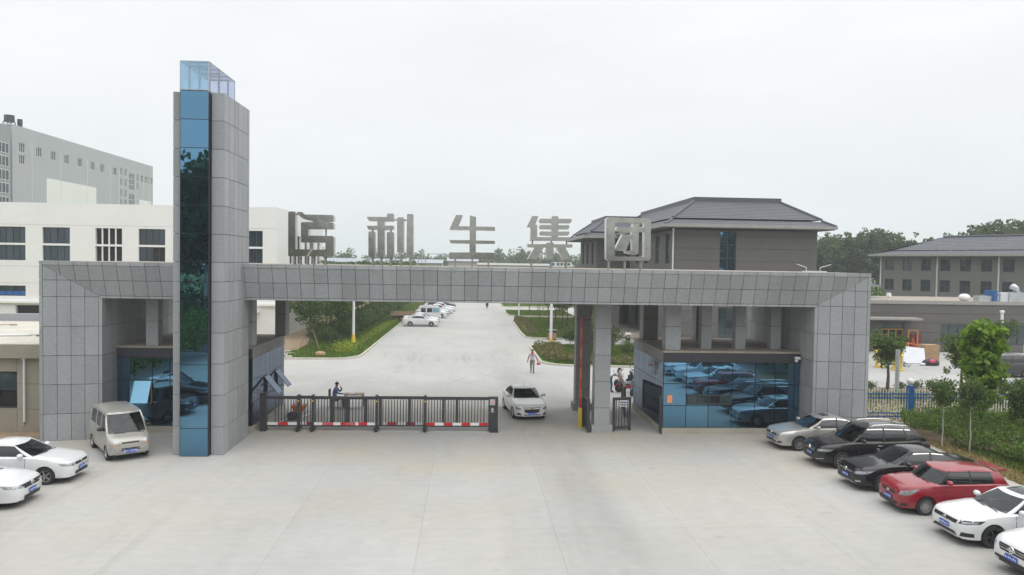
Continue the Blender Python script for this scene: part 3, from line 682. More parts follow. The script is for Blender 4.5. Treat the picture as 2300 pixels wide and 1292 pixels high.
# ---- sliding gate --------------------------------------------------
sg = thing('sliding_gate', (-4.0, 35.42, 0), 'dark grey telescopic sliding gate with red and white striped foot rail', 'gate')
def gx(px): return -9.51+(px-590)*.02068
YG = 35.42
segs = [(596, 667, 0), (667, 699, .10), (699, 842, .0), (842, 952, .10), (952, 1096, .0)]
for k, (a, b, dy) in enumerate(segs):
    x0, x1, y = gx(a), gx(b), YG+dy
    block('top_rail', sg, 'anthracite', x0, x1+.02, y-.04, y+.04, 1.50, 1.64); block('bottom_rail', sg, 'anthracite', x0, x1+.02, y-.04, y+.04, .22, .28)
    # striped guard board
    n_ = max(1, round((x1-x0)/.42)); w_ = (x1-x0-.05)/n_
    for j in range(n_):
        c = 'white_paint' if (j+k*0) % 2 == 0 else 'red_paint'
        if k == 4: c = 'red_paint' if j % 2 == 0 else 'white_paint'
        block('guard_board', sg, c, x0+.04+j*w_+.001, x0+.04+(j+1)*w_-.001, y-.052, y-.041, .285, .42)
bars = [615, 622, 629, 636, 643, 650, 656, 661]+[673, 680, 687, 693]
bars += [705, 711, 718, 724, 731, 738]+[748, 753, 757, 761, 765, 769]+[781, 788, 795, 802, 809, 814]+[824, 829, 834]
bars += [856+6.6*k for k in range(9)]+[922+6.2*k for k in range(5)]+[960+6.5*k for k in range(5)]+[998+6.3*k for k in range(4)]+[1030+7.0*k for k in range(9)]
for p in bars: block('bar', sg, 'anthracite', gx(p)-.02, gx(p)+.02, YG-.01, YG+.02, .30, 1.50)
for p, w_ in ((742, .16), (775, .18), (818, .12), (850, .14), (916, .14), (993, .12), (1024, .13)): block('post', sg, 'anthracite', gx(p)-w_/2, gx(p)+w_/2, YG+.021, YG+.07, .28, 1.50)
for p in (667, 699, 842, 952):
    block('post', sg, 'anthracite', gx(p)-.06, gx(p)+.06, YG-.07, YG+.16, .18, 1.70)
    MB().sphere((gx(p), YG-.075, 1.42), .04, 8, 6).build('reflector', 'yellow_paint', sg)
    cst = MB().box(gx(p)-.12, gx(p)+.12, YG-.28, YG+.25, .10, .19).build('caster', 'anthracite', sg)
    for yy in (YG-.22, YG+.2): MB().lathe([(.01, -.04), (.10, -.04), (.10, .04), (.01, .04)], (gx(p), yy, .10), 14, 'x').build('wheel', 'rubber', cst)
block('end_post', sg, 'anthracite', gx(582), gx(596), YG-.14, YG+.2, 0, 1.78)
hd = block('drive_head', sg, 'anthracite', gx(1096), gx(1118), YG-.13, YG+.13, .06, 1.66)
block('head_foot', sg, 'anthracite', gx(1099), gx(1119), YG-.26, YG+.26, 0, .059)
block('display', sg, 'galv', gx(1099), gx(1111), YG-.145, YG-.131, 1.28, 1.56); block('display_label', sg, 'pink_paper', gx(1100), gx(1110.5), YG-.150, YG-.146, 1.38, 1.46)
MB().lathe([(.005, -.008), (.05, -.008), (.05, 0), (.005, 0)], (gx(1105), YG-.132, 1.06), 12, 'y').build('lock', 'sheet_white', sg)
block('mark', sg, 'sheet_white', gx(1102), gx(1108), YG-.136, YG-.131, 1.12, 1.14); block('mark', sg, 'sheet_white', gx(1101), gx(1109), YG-.136, YG-.131, .95, .98)
def text(s, size, parent, m, mw, name='lettering'):
    """flat lettering, mw = matrix in the parent's space"""
    cu = bpy.data.curves.new('t', 'FONT'); cu.body = s; cu.size = size; cu.align_x = 'CENTER'; cu.align_y = 'CENTER'
    to = bpy.data.objects.new('t', cu); C.objects.link(to)
    dg = bpy.context.evaluated_depsgraph_get(); me = bpy.data.meshes.new_from_object(to.evaluated_get(dg)); bpy.data.objects.remove(to); bpy.data.curves.remove(cu)
    me.materials.clear(); me.materials.append(M(m)); o = link(name, me, parent); o.matrix_local = mw; return o
def front_text(s, size, parent, m, x, y, z):   # facing -Y
    gg = org(parent); return text(s, size, parent, m, Matrix.Translation((x-gg.x, y-gg.y, z-gg.z)) @ Matrix.Rotation(R(90), 4, 'X'))
for p, s_ in ((733, '红 门 ※'), (782, '※ 门 红')):
    block('name_board', sg, 'red_paint', gx(p)-.25, gx(p)+.25, YG-.060, YG-.053, .286, .419)
    front_text(s_, .12, sg, 'sheet_white', gx(p), YG-.0625, .345)

# ---- pedestrian gate and boom barrier ------------------------------
def leaf(label, p0, p1, h=1.62):
    t = thing('pedestrian_gate', (*p0, 0), label, 'gate'); d = Vector((p1[0]-p0[0], p1[1]-p0[1], 0)); L = d.length; d.normalize(); n_ = Vector((-d.y, d.x, 0))
    def bar_(nm, a, b, z0, z1, w):
        pts = []
        for z in (z0, z1):
            for s_, o_ in ((a, -w), (b, -w), (b, w), (a, w)): pts.append(d*s_+n_*o_+Vector((0, 0, z)))
        MB().add(pts, [(0,3,2,1),(4,5,6,7),(0,1,5,4),(1,2,6,5),(2,3,7,6),(3,0,4,7)]).build(nm, 'anthracite', t, world=False)
    bar_('stile', 0, .1, .02, h, .05); bar_('stile', L-.1, L, .02, h, .05); bar_('rail', .1, L-.1, h-.13, h, .045); bar_('rail', .1, L-.1, .1, .22, .045)
    nb = max(2, int((L-.2)/.13))
    for k in range(nb): a = .1+(L-.2)*(k+.5)/nb; bar_('bar', a-.016, a+.016, .22, h-.13, .016)
    return t
lf = leaf('grey pedestrian gate leaf with a white notice, right of the front column', (6.95, 35.6), (7.85, 35.75))
leaf('grey gate leaf standing open edge-on left of the front column', (5.72, 35.2), (5.66, 36.7))
leaf('grey gate leaf swung back behind the pedestrian gate with the notice', (8.6, 41.5), (8.2, 38.8))
nb_ = MB().box(7.25, 7.62, 35.52, 35.535, 1.2, 1.5).build('notice', 'sheet_white', lf)
for zz in (1.28, 1.40):
    for k in range(4): MB().box(7.29+.08*k, 7.35+.08*k, 35.512, 35.518, zz-.03, zz+.04).build('print', 'plastic_black', nb_)
bb = thing('boom_barrier', (5.5, 36.5, 0), 'red and yellow boom barrier arm raised upright beside the rear column', 'barrier')
for k in range(9): block('arm_section', bb, 'red_paint' if k % 2 == 0 else 'orange', 5.46, 5.54, 36.46, 36.54, .95+k*.49, 1.44+k*.49-.002)
block('barrier_box', bb, 'yellow_paint', 5.42, 5.58, 36.35, 36.65, 0, .94)

# ================================================================== BUILDINGS
def FY(Y):   # wall facing -Y at Y
    return lambda u, d, z: (u, Y+d, z)
def FXp(X):  # wall facing +X at X (u runs along Y)
    return lambda u, d, z: (X-d, u, z)
def FXm(X):  # wall facing -X at X
    return lambda u, d, z: (X+d, u, z)

# ---- white workshop behind the gate, left --------------------------
wb = thing('white_building', (-36, 90, 0), 'long white rendered three storey building with dark strip windows behind the gateway', 'building')
WY, WX1, WX0, WZ = 75.0, -19.0, -75.0, 13.0
wins = []
for x0, x1 in ((-62.9, -60.3), (-58.3, -55.7), (-54.0, -51.4), (-50.0, -47.4), (-45.4, -42.85), (-41.26, -38.69), (-36.30, -33.78), (-32.22, -29.69), (-27.9, -25.3), (-22.95, -20.35)):
    wins += [(x0, x1, 9.22, 10.78), (x0, x1, 7.55, 9.02)]
    if x1 < -42: wins += [(x0, x1, 4.1, 5.1)]
doors = [(-43.8, -39.0, .0, 3.22), (-22.6, -21.3, .05, 2.6), (-31, -27, 0, 3.2)]
mbw = wall_mb(WX0, WX1, 0, WZ, wins+doors, FY(WY), .35); 
swins = []
for k in range(5):
    y = 80.3+3.6*k
    swins += [(y, y+1.5, 2.3, 4.75), (y, y+1.5, 7.3, 10.6)]
wall_mb(WY+.351, 98, 0, WZ, swins, FXp(WX1), .35, mbw)
mbw.add([(WX0, WY, WZ), (WX1, WY, WZ), (WX1, 98, WZ), (WX0, 98, WZ)], [(0, 1, 2, 3)])
mbw.build('wall', 'white_render', wb, fix=False)
MB().box(WX0+.3, WX1-.36, WY+.36, 97.9, .02, WZ-.4).build('interior', 'dark_interior', wb)
for k, (x0, x1, z0, z1) in enumerate(wins):
    raw = abs(x0+36.30) < .1
    if raw:
        mb = MB()
        for j in range(1, 4): u = x0+(x1-x0)*j/4; mb.box(u-.055, u+.055, WY+.05, WY+.17, z0, z1)
        mb.build('window_mullion', 'white_band', wb)
    else:
        window(wb, FY(WY), x0, x1, z0, z1, .2, 4, 1, 'frame_dark', 'window_glass', .07, open_panes=((2, 0), (3, 0)) if abs(x0+32.22) < .1 and z0 < 8 else ())
for k, (y0, y1, z0, z1) in enumerate(swins): window(wb, FXp(WX1), y0, y1, z0, z1, .2, 2, 2, 'frame_dark', 'mirror_glass' if k % 6 == 0 else 'window_glass', .07)
for x0, x1, z0, z1 in wins:
    if z0 < 5: block('blue_strip', wb, 'blue_paint', x0+.08, x1-.08, WY+.17, WY+.185, z0+.08, z0+.46)  # flat blue strip across the foot of the lowest windows
block('ledge', wb, 'white_band', WX0, WX1+.06, WY-.32, WY-.002, 3.42, 3.62)
for z in (6.98, 11.0, 5.35): block('joint_line', wb, 'grey_render', WX0, WX1, WY-.006, WY-.001, z, z+.03)
block('canopy', wb, 'white_band', -23.2, -20.6, WY-1.0, WY-.002, 2.75, 2.95)
block('door', wb, 'maroon', -22.58, -21.32, WY+.12, WY+.2, .06, 2.58)
MB().box(WX0, -26, WY+.33, WY+.4, .02, 3.3).build('door_void', 'dark_interior', wb)
# rooftop parapet
MB().box(WX0, WX1, WY+.02, WY+.25, WZ+.002, WZ+.12).box(WX1-.25, WX1-.02, WY+.26, 98, WZ+.002, WZ+.12).build('parapet', 'white_band', wb)

# ---- low annex at the far left -------------------------------------
ax = thing('annex', (-26, 40, 0), 'low beige stone annex with a flat littered roof, left of the gateway', 'annex')
awin = [(-23.0, -20.38, 1.10, 2.76)]
am = wall_mb(-34, -18.62, .0, 3.4, awin, FY(35.0), .3); am.build('wall', 'joint', ax, fix=False)
ucut = [-34, -32.3, -30.6, -28.9, -27.2, -25.5, -23.8, -22.1, -20.38, -18.62]; zcut = [0, 1.05, 2.2, 3.4]
for a, b in zip(ucut[:-1], ucut[1:]):
    for c, d in zip(zcut[:-1], zcut[1:]):
        m_ = wall_mb(a+.008, b-.008, c+.008, d-.008, awin, lambda u, d_, z: (u, 34.97+d_, z), .03)
        if m_.f: m_.build('cladding_panel', 'beige_stone', ax, fix=False)
window(ax, FY(35.0), -23.0, -20.38, 1.10, 2.76, .12, 3, 2, 'frame_dark', 'window_green', .07, open_panes=((2, 0),))
MB().box(-34, -18.64, 35.35, 47.8, .02, 3.38).build('back_volume', 'white_render', ax)
MB().box(-34.2, -18.6, 34.62, 34.90, 3.41, 4.02).build('eaves_band', 'beige_stone', ax)
MB().box(-34.2, -18.6, 34.91, 48, 3.41, 3.95).build('roof_slab', 'kerb', ax)
MB().box(-34.2, -18.6, 48.0, 48.4, 3.41, 4.4).build('rear_parapet', 'grey_render_dark', ax)
rg = random.Random(3)
for k in range(14):
    x, y = rg.uniform(-27, -19.2), rg.uniform(36.5, 46); a = rg.uniform(-.4, .5); L_ = rg.uniform(.8, 2.4); w_ = rg.uniform(.05, .28)
    o = MB().box(-L_/2, L_/2, -w_/2, w_/2, 0, rg.choice((.03, .05, .1))).build('roof_litter', rg.choice(('sheet_white', 'timber', 'galv', 'plastic_black', 'white_paint')), ax, world=False)
    o.location = (x+26, y-40, 3.952+k*.004); o.rotation_euler[2] = a
dp = thing('downpipe', (-20.0, 34.9, .3), 'white plastic downpipe on the beige annex wall', 'pipe')
MB().tube([(-20.0, 34.84, .36), (-20.0, 34.86, .5), (-20.0, 34.86, 3.4)], .055, 10).build('pipe', 'pvc', dp, smooth=True, angle=40); MB().lathe([(.01, 0), (.08, 0), (.1, .1), (.01, .1)], (-20, 34.86, 3.3), 12).build('hopper', 'pvc', dp)

# ---- tall grey block far left --------------------------------------
hb = thing('apartment_block', (-94, 172, 0), 'tall grey slab block with small top windows and two white painted panels, far left', 'building')
HX, HY0, HY1, HZ = -86.0, 146.5, 209.0, 32.6
hw = []
for i, y in enumerate((149.6, 155.3, 160.4, 165.6, 171.0, 176.6, 181.0, 187.2)): hw.append((y-.95, y+.95, 27.7, 29.5))
hw.append((148.65, 150.55, 25.5, 27.2))
for y in (190.5, 192.9):
    for k in range(4): hw += [(y-.5, y+.5, 28.1-5.2*k, 29.9-5.2*k), (y-.5, y+.5, 25.6-5.2*k, 27.4-5.2*k)]
bays = [(194.7, 197.9, 25.0-5.2*k, 29.2-5.2*k) for k in range(4)]
for y in (199.6, 202.3, 204.6, 206.4, 208.2): hw.append((y-.7, y+.7, 27.6, 29.4))
hw.append((198.9, 200.3, 25.4, 27.1))
wall_mb(HY0, HY1, 0, HZ, hw+bays, FXp(HX), .3).build('wall', 'grey_render', hb, fix=False)
MB().box(-104, HX-.31, HY0, HY1, 0, HZ-.3).build('core', 'grey_render_dark', hb)
MB().box(-104, HX-.311, HY0-.25, HY1, HZ-.29, HZ-.001).build('roof', 'grey_render', hb)
MB().box(-104, HX-1.2, HY0-.2, HY0-.003, 0, HZ-.3).build('end_wall', 'grey_render_dark', hb)
for (a, b, c, d) in hw: window(hb, FXp(HX), a, b, c, d, .15, 3 if b-a > 1.3 else 2, 1, 'frame_white', 'window_glass', .09)
for (a, b, c, d) in bays: window(hb, FXp(HX), a, b, c, d, .12, 4, 3, 'frame_white', 'window_green', .09)
for y in (152.6, 163.0, 174.0, 184.6, 189.4, 193.9, 198.3, 202.9, 206.2): block('downpipe', hb, 'pvc', HX+.002, HX+.14, y-.07, y+.07, 0, 29.8)
block('painted_panel', hb, 'white_render', HX+.001, HX+.10, 157.8, 178.0, 0, 23.8); block('painted_panel', hb, 'white_render', HX+.001, HX+.10, 200.4, 207.6, 0, 23.0)
# projecting left wing with barred windows
MB().box(-104, HX+1.2, 136, 143.9, 0, 31.7).build('wing', 'grey_render_dark', hb); MB().box(-104, HX-.6, 143.91, HY0-.26, 0, 31.5).build('wing_link', 'grey_render_dark', hb)
for k in range(6):
    for z in (26.6-4.9*k, 24.2-4.9*k): window(hb, FXp(HX+1.2), 140.2, 143.4, z, z+1.9, -.03, 3, 1, 'frame_white', 'window_glass', .09)
tk = thing('water_tank', (-87.5, 148.2, 32.6), 'dark round water tank on the roof of the tall grey block', 'tank')
MB().lathe([(.01, .6), (.86, .6), (.9, .75), (.86, 1.9), (.01, 2.0)], (-87.5, 148.2, 32.6), 18).build('barrel', 'frame_dark', tk, smooth=True, angle=40)
MB().lathe([(.01, .5), (.45, .5), (.45, 1.5), (.01, 1.55)], (-86.6, 150.0, 32.6), 12).build('small_barrel', 'frame_dark', tk, smooth=True, angle=40); MB().box(-86.9, -86.3, 149.7, 150.3, 32.6, 33.1).build('stand', 'frame_dark', tk)
for dx, dy in ((-1, -1), (1, -1), (1, 1), (-1, 1)): MB().box(-87.5+dx*.7-.06, -87.5+dx*.7+.06, 148.2+dy*.7-.06, 148.2+dy*.7+.06, 32.6, 33.3).build('leg', 'frame_dark', tk)

# ---- hip roof helper -----------------------------------------------
def tiled(mb, quad, course=.42, wave=.30, amp=.035):
    """a roof plane of overlapping tile courses with a rolled profile: quad = eave-left, eave-right, ridge-right, ridge-left"""
    A, B, Cc, D = [Vector(p) for p in quad]; n_ = (B-A).cross(D-A).normalized()
    if n_.z < 0: n_ = -n_
    h = max(((D+Cc)/2-(A+B)/2).length, .1); nc = max(2, int(h/course)); L = (B-A).length; nu = max(2, int(L/wave)*2)
    rows_ = []
    for j in range(nc):
        for k, (t, lift) in enumerate(((j/nc, .03), ((j+.96)/nc, .0))):
            a = A.lerp(D, t); b = B.lerp(Cc, t); w_ = (b-a).length; ax_ = (b-a).normalized() if w_ > 1e-4 else (B-A).normalized()
            r = []
            for i in range(nu+1):
                u = i/nu; p = a.lerp(b, u)
                ph = (p-A).dot((B-A).normalized())/wave*math.pi*2
                r.append(p+n_*(lift+amp*(.5+.5*math.cos(ph))))
            rows_.append(r)
    vs = [p for r in rows_ for p in r]; k = nu+1; fs = []
    for j in range(len(rows_)-1):
        for i in range(nu): fs.append((j*k+i, j*k+i+1, (j+1)*k+i+1, (j+1)*k+i))
    mb.add(vs, fs)
def hip(parent, o, i, ze, zr, course=.42, wave=.30, dz=.30):
    """two-stage hipped roof: eave rectangle o, ridge rectangle i (may shrink to a line), skirt then main pitch"""
    x0, x1, y0, y1 = o; a0, a1, b0, b1 = i
    c = [Vector((x0, y0, ze)), Vector((x1, y0, ze)), Vector((x1, y1, ze)), Vector((x0, y1, ze))]
    tops = [Vector((a0, b0, zr)), Vector((a1, b0, zr)), Vector((a1, b1, zr)), Vector((a0, b1, zr))]
    mids = [c[k].lerp(tops[k], .24)-Vector((0, 0, dz*.35)) for k in range(4)]; mids2 = [m_+Vector((0, 0, .13)) for m_ in mids]
    for k in range(4):
        j = (k+1) % 4
        mb = MB(); tiled(mb, (c[k], c[j], mids[j], mids[k]), course, wave); tiled(mb, (mids2[k], mids2[j], tops[j], tops[k]), course, wave)
        mb.build('roof_slope', 'roof_tile', parent, fix=False)
    rd = MB()
    for k in range(4): rd.tube([mids2[k]+Vector((0, 0, .08)), tops[k]+Vector((0, 0, .1))], .13, 6).tube([c[k]+Vector((0, 0, .08)), mids[k]+Vector((0, 0, .1))], .12, 6)
    rd.box(a0-.18, a1+.18, b0-.18, b0+.18, zr-.1, zr+.42).box(a0-.18, a0+.18, b0+.181, b1+.18, zr-.1, zr+.419).box(a1-.18, a1+.18, b0+.181, b1+.18, zr-.1, zr+.418)
    rd.box(a0+.19, a1-.19, b0+.19, b1, zr-.09, zr+.02)
    rd.build('ridge', 'roof_tile', parent)
    gt = MB(); o_ = .10
    gt.box(x0-o_, x1+o_, y0-o_, y0+.1, ze-.22, ze+.05).box(x0-o_, x1+o_, y1-.1, y1+o_, ze-.22, ze+.05).box(x0-o_, x0+.1, y0+.1, y1-.1, ze-.22, ze+.05).box(x1-.1, x1+o_, y0+.1, y1-.1, ze-.22, ze+.05)
    gt.build('gutter', 'eave', parent)
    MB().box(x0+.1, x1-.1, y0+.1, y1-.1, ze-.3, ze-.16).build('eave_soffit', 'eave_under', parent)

def banded(parent, u0, u1, z0, z1, openings, fn, step=1.22, m='brick_grey'):
    z = z0
    while z < z1-.05:
        z2 = min(z+step, z1)
        cuts = sorted({round((o[0]+o[1])/2, 3) for o in openings if o[2] < z2 and o[3] > z})
        for a, b in zip([u0]+cuts, cuts+[u1]):      # one piece from window to window
            wm = wall_mb(a, b, z+.012, z2-.012, openings, fn, .25)
            if wm.f: wm.build('cladding_band', m, parent, fix=False)
        z = z2

# ---- grey brick office with hipped roof ----------------------------
ob = thing('office_building', (27, 84, 0), 'dark grey brick office with hipped tile roof behind the right gatehouse', 'building')
OX0, OX1, OY0, OZ = 19.7, 33.95, 72.0, 11.55
fo = [(24.24, 25.86, 4.9, 11.45), (24.24, 25.86, .4, 4.0)]
banded(ob, OX0, OX1, 0, OZ, fo, FY(OY0))
so = []
for y in (73.4, 77.5, 82.6, 87.0):
    so += [(y, y+1.7, 8.2, 11.2), (y, y+1.7, 4.4, 7.2), (y, y+1.7, .9, 3.4)]
banded(ob, OY0+.26, 92.0, 0, OZ, so, FXm(OX0))
MB().box(OX0+.26, OX1-.02, OY0+.27, 106, .0, OZ-.02).build('core', 'dark_interior', ob)
MB().box(OX1-.26, OX1, OY0+.26, 106, 0, OZ).build('side_wall', 'brick_grey', ob)
window(ob, FY(OY0), 24.24, 25.86, 4.9, 11.45, .14, 2, 5, 'frame_dark', 'mirror_glass', .08); window(ob, FY(OY0), 24.24, 25.86, .4, 4.0, .14, 2, 3, 'frame_dark', 'window_green', .08)
for a, b, c, d in so: window(ob, FXm(OX0), a, b, c, d, .14, 2, 2, 'frame_dark', 'window_glass', .07)
hip(ob, (18.45, 35.2, 70.7, 107), (23.2, 32.1, 77.0, 101), 11.95, 14.75)
# wing toward the avenue
wo_ = []
for y in (97.5, 101.6, 105.6): wo_ += [(y, y+1.5, 8.0, 11.0), (y, y+1.5, 4.4, 7.0), (y, y+1.5, .9, 3.4)]
banded(ob, 95.0, 109.0, 0, 11.3, wo_, FXm(16.05)); banded(ob, 16.05+.26, 19.69, 0, 11.3, [], FY(95.0))
MB().box(16.32, 19.68, 95.27, 109, 0, 11.2).build('wing_core', 'dark_interior', ob)
for a, b, c, d in wo_: window(ob, FXm(16.05), a, b, c, d, .14, 2, 2, 'frame_dark', 'window_glass', .07)
hip(ob, (14.3, 24.0, 93.2, 111), (17.6, 22.0, 97.0, 108), 11.55, 13.9)
# entrance porch and steps between wing and office
for k in range(4): block('step', ob, 'kerb', 14.4+.35*k, 19.6, 80.2+.4*k, 94.9, .0+.13*k, .13*(k+1))
for y in (82.0, 87.5, 93.6): block('porch_column', ob, 'brick_grey', 15.8, 16.5, y, y+.7, .52, 4.3)
block('porch_roof', ob, 'eave', 15.3, 19.65, 81.4, 94.9, 4.31, 4.7)
dpo = thing('downpipe', (19.62, 71.9, 0), 'white downpipe on the corner of the grey brick office', 'pipe')
MB().tube([(19.60, 71.88, .1), (19.60, 71.88, 11.55)], .075, 10).build('pipe', 'pvc', dpo, smooth=True, angle=40); MB().lathe([(.01, 0), (.1, 0), (.13, .16), (.01, .16)], (19.60, 71.88, 11.45), 12).build('hopper', 'pvc', dpo)

# ---- three storey building at the right ----------------------------
rb = thing('dormitory_building', (62.9, 112, 0), 'grey three storey building with tiled roof and rows of windows, far right', 'building', rz=0)
P0, P1 = Vector((62.9, 112.0, 0)), Vector((75.6, 88.0, 0)); dr = (P1-P0).normalized(); nrm = Vector((dr.y, -dr.x, 0)); LR = (P1-P0).length
if nrm.x > 0: nrm = -nrm
def FR(u, d, z): p = P0+dr*u-nrm*d; return (p.x, p.y, z)
ro = []
for k in range(9):
    u = .75+2.78*k
    ro += [(u, u+1.45, 7.85, 9.55), (u, u+1.45, 4.85, 6.55), (u, u+1.45, 1.6, 3.3)]
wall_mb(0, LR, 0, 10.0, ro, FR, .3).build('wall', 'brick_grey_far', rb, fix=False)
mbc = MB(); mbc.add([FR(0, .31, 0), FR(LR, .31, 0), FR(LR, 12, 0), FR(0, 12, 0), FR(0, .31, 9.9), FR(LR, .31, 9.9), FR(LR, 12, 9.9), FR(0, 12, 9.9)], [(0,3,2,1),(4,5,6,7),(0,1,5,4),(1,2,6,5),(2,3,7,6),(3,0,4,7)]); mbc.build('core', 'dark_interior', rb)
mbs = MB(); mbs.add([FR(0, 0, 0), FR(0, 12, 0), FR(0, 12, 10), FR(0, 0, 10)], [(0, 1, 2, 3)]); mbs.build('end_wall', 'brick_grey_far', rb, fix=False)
for a, b, c, d in ro: window(rb, FR, a, b, c, d, .18, 2, 2, 'frame_dark', 'window_glass', .09)
def FRv(u, d, z): return Vector(FR(u, d, z))
mb = MB(); tiled(mb, (FRv(-1.2, -1.3, 10.15), FRv(LR+2, -1.3, 10.15), FRv(LR+2, 1.2, 10.75), FRv(1.2, 1.2, 10.75)), .6, .45); tiled(mb, (FRv(1.2, 1.2, 10.85), FRv(LR+2, 1.2, 10.85), FRv(LR+2, 6.2, 12.9), FRv(6.0, 6.2, 12.9)), .6, .45); mb.build('roof_slope', 'roof_tile', rb, fix=False)
mb = MB(); tiled(mb, (FRv(-1.2, 13.6, 10.15), FRv(-1.2, -1.3, 10.15), FRv(6.0, 6.1, 12.9), FRv(6.0, 6.2, 12.9)), .6, .45); mb.build('roof_slope', 'roof_tile', rb, fix=False)
gm = MB()
for (ua, da, ub, db) in ((-1.3, -1.4, LR+2, -1.25), (-1.35, -1.2, -1.2, 13.5)): gm.add([FR(u, d, z) for z in (9.95, 10.2) for u, d in ((ua, da), (ub, da), (ub, db), (ua, db))], [(0,3,2,1),(4,5,6,7),(0,1,5,4),(1,2,6,5),(2,3,7,6),(3,0,4,7)])
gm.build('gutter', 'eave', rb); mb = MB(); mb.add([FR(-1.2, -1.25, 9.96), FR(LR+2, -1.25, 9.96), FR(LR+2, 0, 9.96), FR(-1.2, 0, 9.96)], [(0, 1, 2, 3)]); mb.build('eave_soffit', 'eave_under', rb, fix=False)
mb = MB().tube([FRv(6, 6.2, 13.0), FRv(LR+2, 6.2, 13.0)], .2, 6); mb.build('ridge', 'roof_tile', rb)
for u in (.12, 8.75, 17.0): q = FRv(u, -.12, 0); MB().tube([(q.x, q.y, .1), (q.x, q.y, 9.9)], .11, 8).build('downpipe', 'pvc', rb)

# ---- low flat-roofed building --------------------------------------
lb = thing('canteen_building', (50, 75, 0), 'low flat-roofed grey building with canopy and dark windows behind the yard', 'building')
lo_ = [(46.15, 48.8, .7, 2.66), (53.2, 55.9, .7, 2.66), (40.2, 42.4, .0, 2.75), (59.5, 62, .7, 2.66)]
banded(lb, 33.9, 72, 0, 4.62, lo_, FY(71.0), .93)
MB().box(33.95, 72, 71.26, 88, 0, 4.6).build('core', 'dark_interior', lb); MB().box(33.8, 72.1, 70.9, 71.2, 4.63, 4.98).box(33.8, 34.1, 71.21, 88, 4.63, 4.98).build('parapet', 'eave', lb); MB().box(34.11, 72, 71.21, 88, 4.63, 4.75).build('roof', 'roof_slab', lb)
for a, b, c, d in lo_:
    if c > .1: window(lb, FY(71.0), a, b, c, d, .14, 3, 2, 'frame_dark', 'window_green', .07)
block('canopy', lb, 'eave', 36.5, 43.2, 69.2, 70.98, 3.16, 3.36)
window(lb, FY(71.0), 40.2, 42.4, .02, 2.2, .1, 3, 1, 'orange_wood', 'dark_interior', .12, 'door'); window(lb, FY(71.0), 40.2, 42.4, 2.22, 2.74, .1, 1, 1, 'frame_dark', 'window_green', .06)
od = MB().box(42.2, 42.32, 69.9, 70.0, 0, 2.2).box(43.1, 43.22, 69.9, 70.0, 0, 2.2).box(42.32, 43.1, 69.9, 70.0, 2.08, 2.2).build('open_door_leaf', 'orange_wood', lb)
du = thing('roof_duct', (55, 76, 4.75), 'galvanised ventilation duct with white fan housing on the low roof', 'duct')
MB().box(53.2, 55.4, 75.6, 76.6, 4.76, 5.35).build('duct_run', 'galv', du); MB().box(56.3, 58.4, 75.4, 76.8, 4.76, 5.75).build('plenum', 'galv', du)
MB().sphere((51.9, 76.1, 5.15), .55, 14, 8, (1.1, .9, .72)).build('fan_cowl', 'white_paint', du, smooth=True); MB().box(54.6, 54.95, 75.3, 76.9, 4.76, 5.95).build('blue_frame', 'blue_paint', du)
MB().box(55.41, 56.29, 75.5, 76.7, 4.76, 5.7).build('filter_box', 'sheet_white', du); MB().tube([(57.6, 76, 5.7), (57.4, 76, 6.2), (57.0, 76, 6.4)], [.3, .3, .34], 12).build('outlet', 'galv', du, smooth=True)
vp = thing('roof_vent', (42.5, 74, 4.75), 'small white vent pipe on the low roof edge', 'vent'); MB().tube([(42.5, 74, 4.75), (42.5, 74, 5.3)], .1, 8).lathe([(.1, .5), (.26, .5), (.2, .85), (.01, .85)], (42.5, 74, 4.75), 10).build('vent_pipe', 'white_paint', vp)
pvl = thing('roof_pavilion', (43.5, 84, 4.75), 'little dark pavilion with tiled pyramid roof behind the low parapet', 'pavilion')
MB().box(42.3, 45.2, 83, 85.6, 4.76, 6.0).build('drum', 'dark_interior', pvl); mb = MB()
for q in (((41, 82, 6.0), (46.6, 82, 6.0)), ((46.6, 82, 6.0), (46.6, 86.6, 6.0)), ((46.6, 86.6, 6.0), (41, 86.6, 6.0)), ((41, 86.6, 6.0), (41, 82, 6.0))): tiled(mb, (q[0], q[1], (43.81, 84.3, 7.0), (43.79, 84.3, 7.0)), .5, .4)
mb.build('roof', 'roof_tile', pvl, fix=False)

# ---- far sheds and haze-grey towers --------------------------------
def shed(label, x0, x1, y0, y1, ze, zr, roof='shed_roof'):
    t = thing('shed', ((x0+x1)/2, y0, 0), label, 'shed'); MB().box(x0, x1, y0, y1, 0, ze).build('wall', 'shed_wall', t)
    ym = (y0+y1)/2
    mb = MB(); mb.add([(x0-.5, y0-.6, ze), (x1+.5, y0-.6, ze), (x1+.5, ym, zr), (x0-.5, ym, zr), (x0-.5, y1+.6, ze), (x1+.5, y1+.6, ze)], [(0, 1, 2, 3), (3, 2, 5, 4)]); mb.add([(x0, y0, ze), (x0, y1, ze), (x0, ym, zr)], [(0, 1, 2)]); mb.add([(x1, y0, ze), (x1, y1, ze), (x1, ym, zr)], [(0, 1, 2)]); mb.build('roof', roof, t, fix=False)
    return t
shed('long low grey shed beyond the left roadside trees', -52, -10, 262, 280, 7.6, 8.9)
shed('blue-grey shed with steep gable in the far distance behind the middle sign characters', -7, 2.2, 240, 258, 8.4, 9.6)
shed('pale flat shed in the distance behind the fourth sign character', 2.5, 40, 290, 308, 7.2, 8.0, 'shed_wall')
bs = thing('signboard', (24.2, 210, 0), 'white signboard with a blue round emblem glimpsed over the beam', 'sign')
MB().box(22.4, 28.5, 210, 210.3, 7.2, 8.5).build('board', 'sheet_white', bs); MB().box(22.6, 22.9, 210.05, 210.25, 0, 7.2).build('post', 'steel_post', bs); MB().box(28.0, 28.3, 210.05, 210.25, 0, 7.2).build('post', 'steel_post', bs)
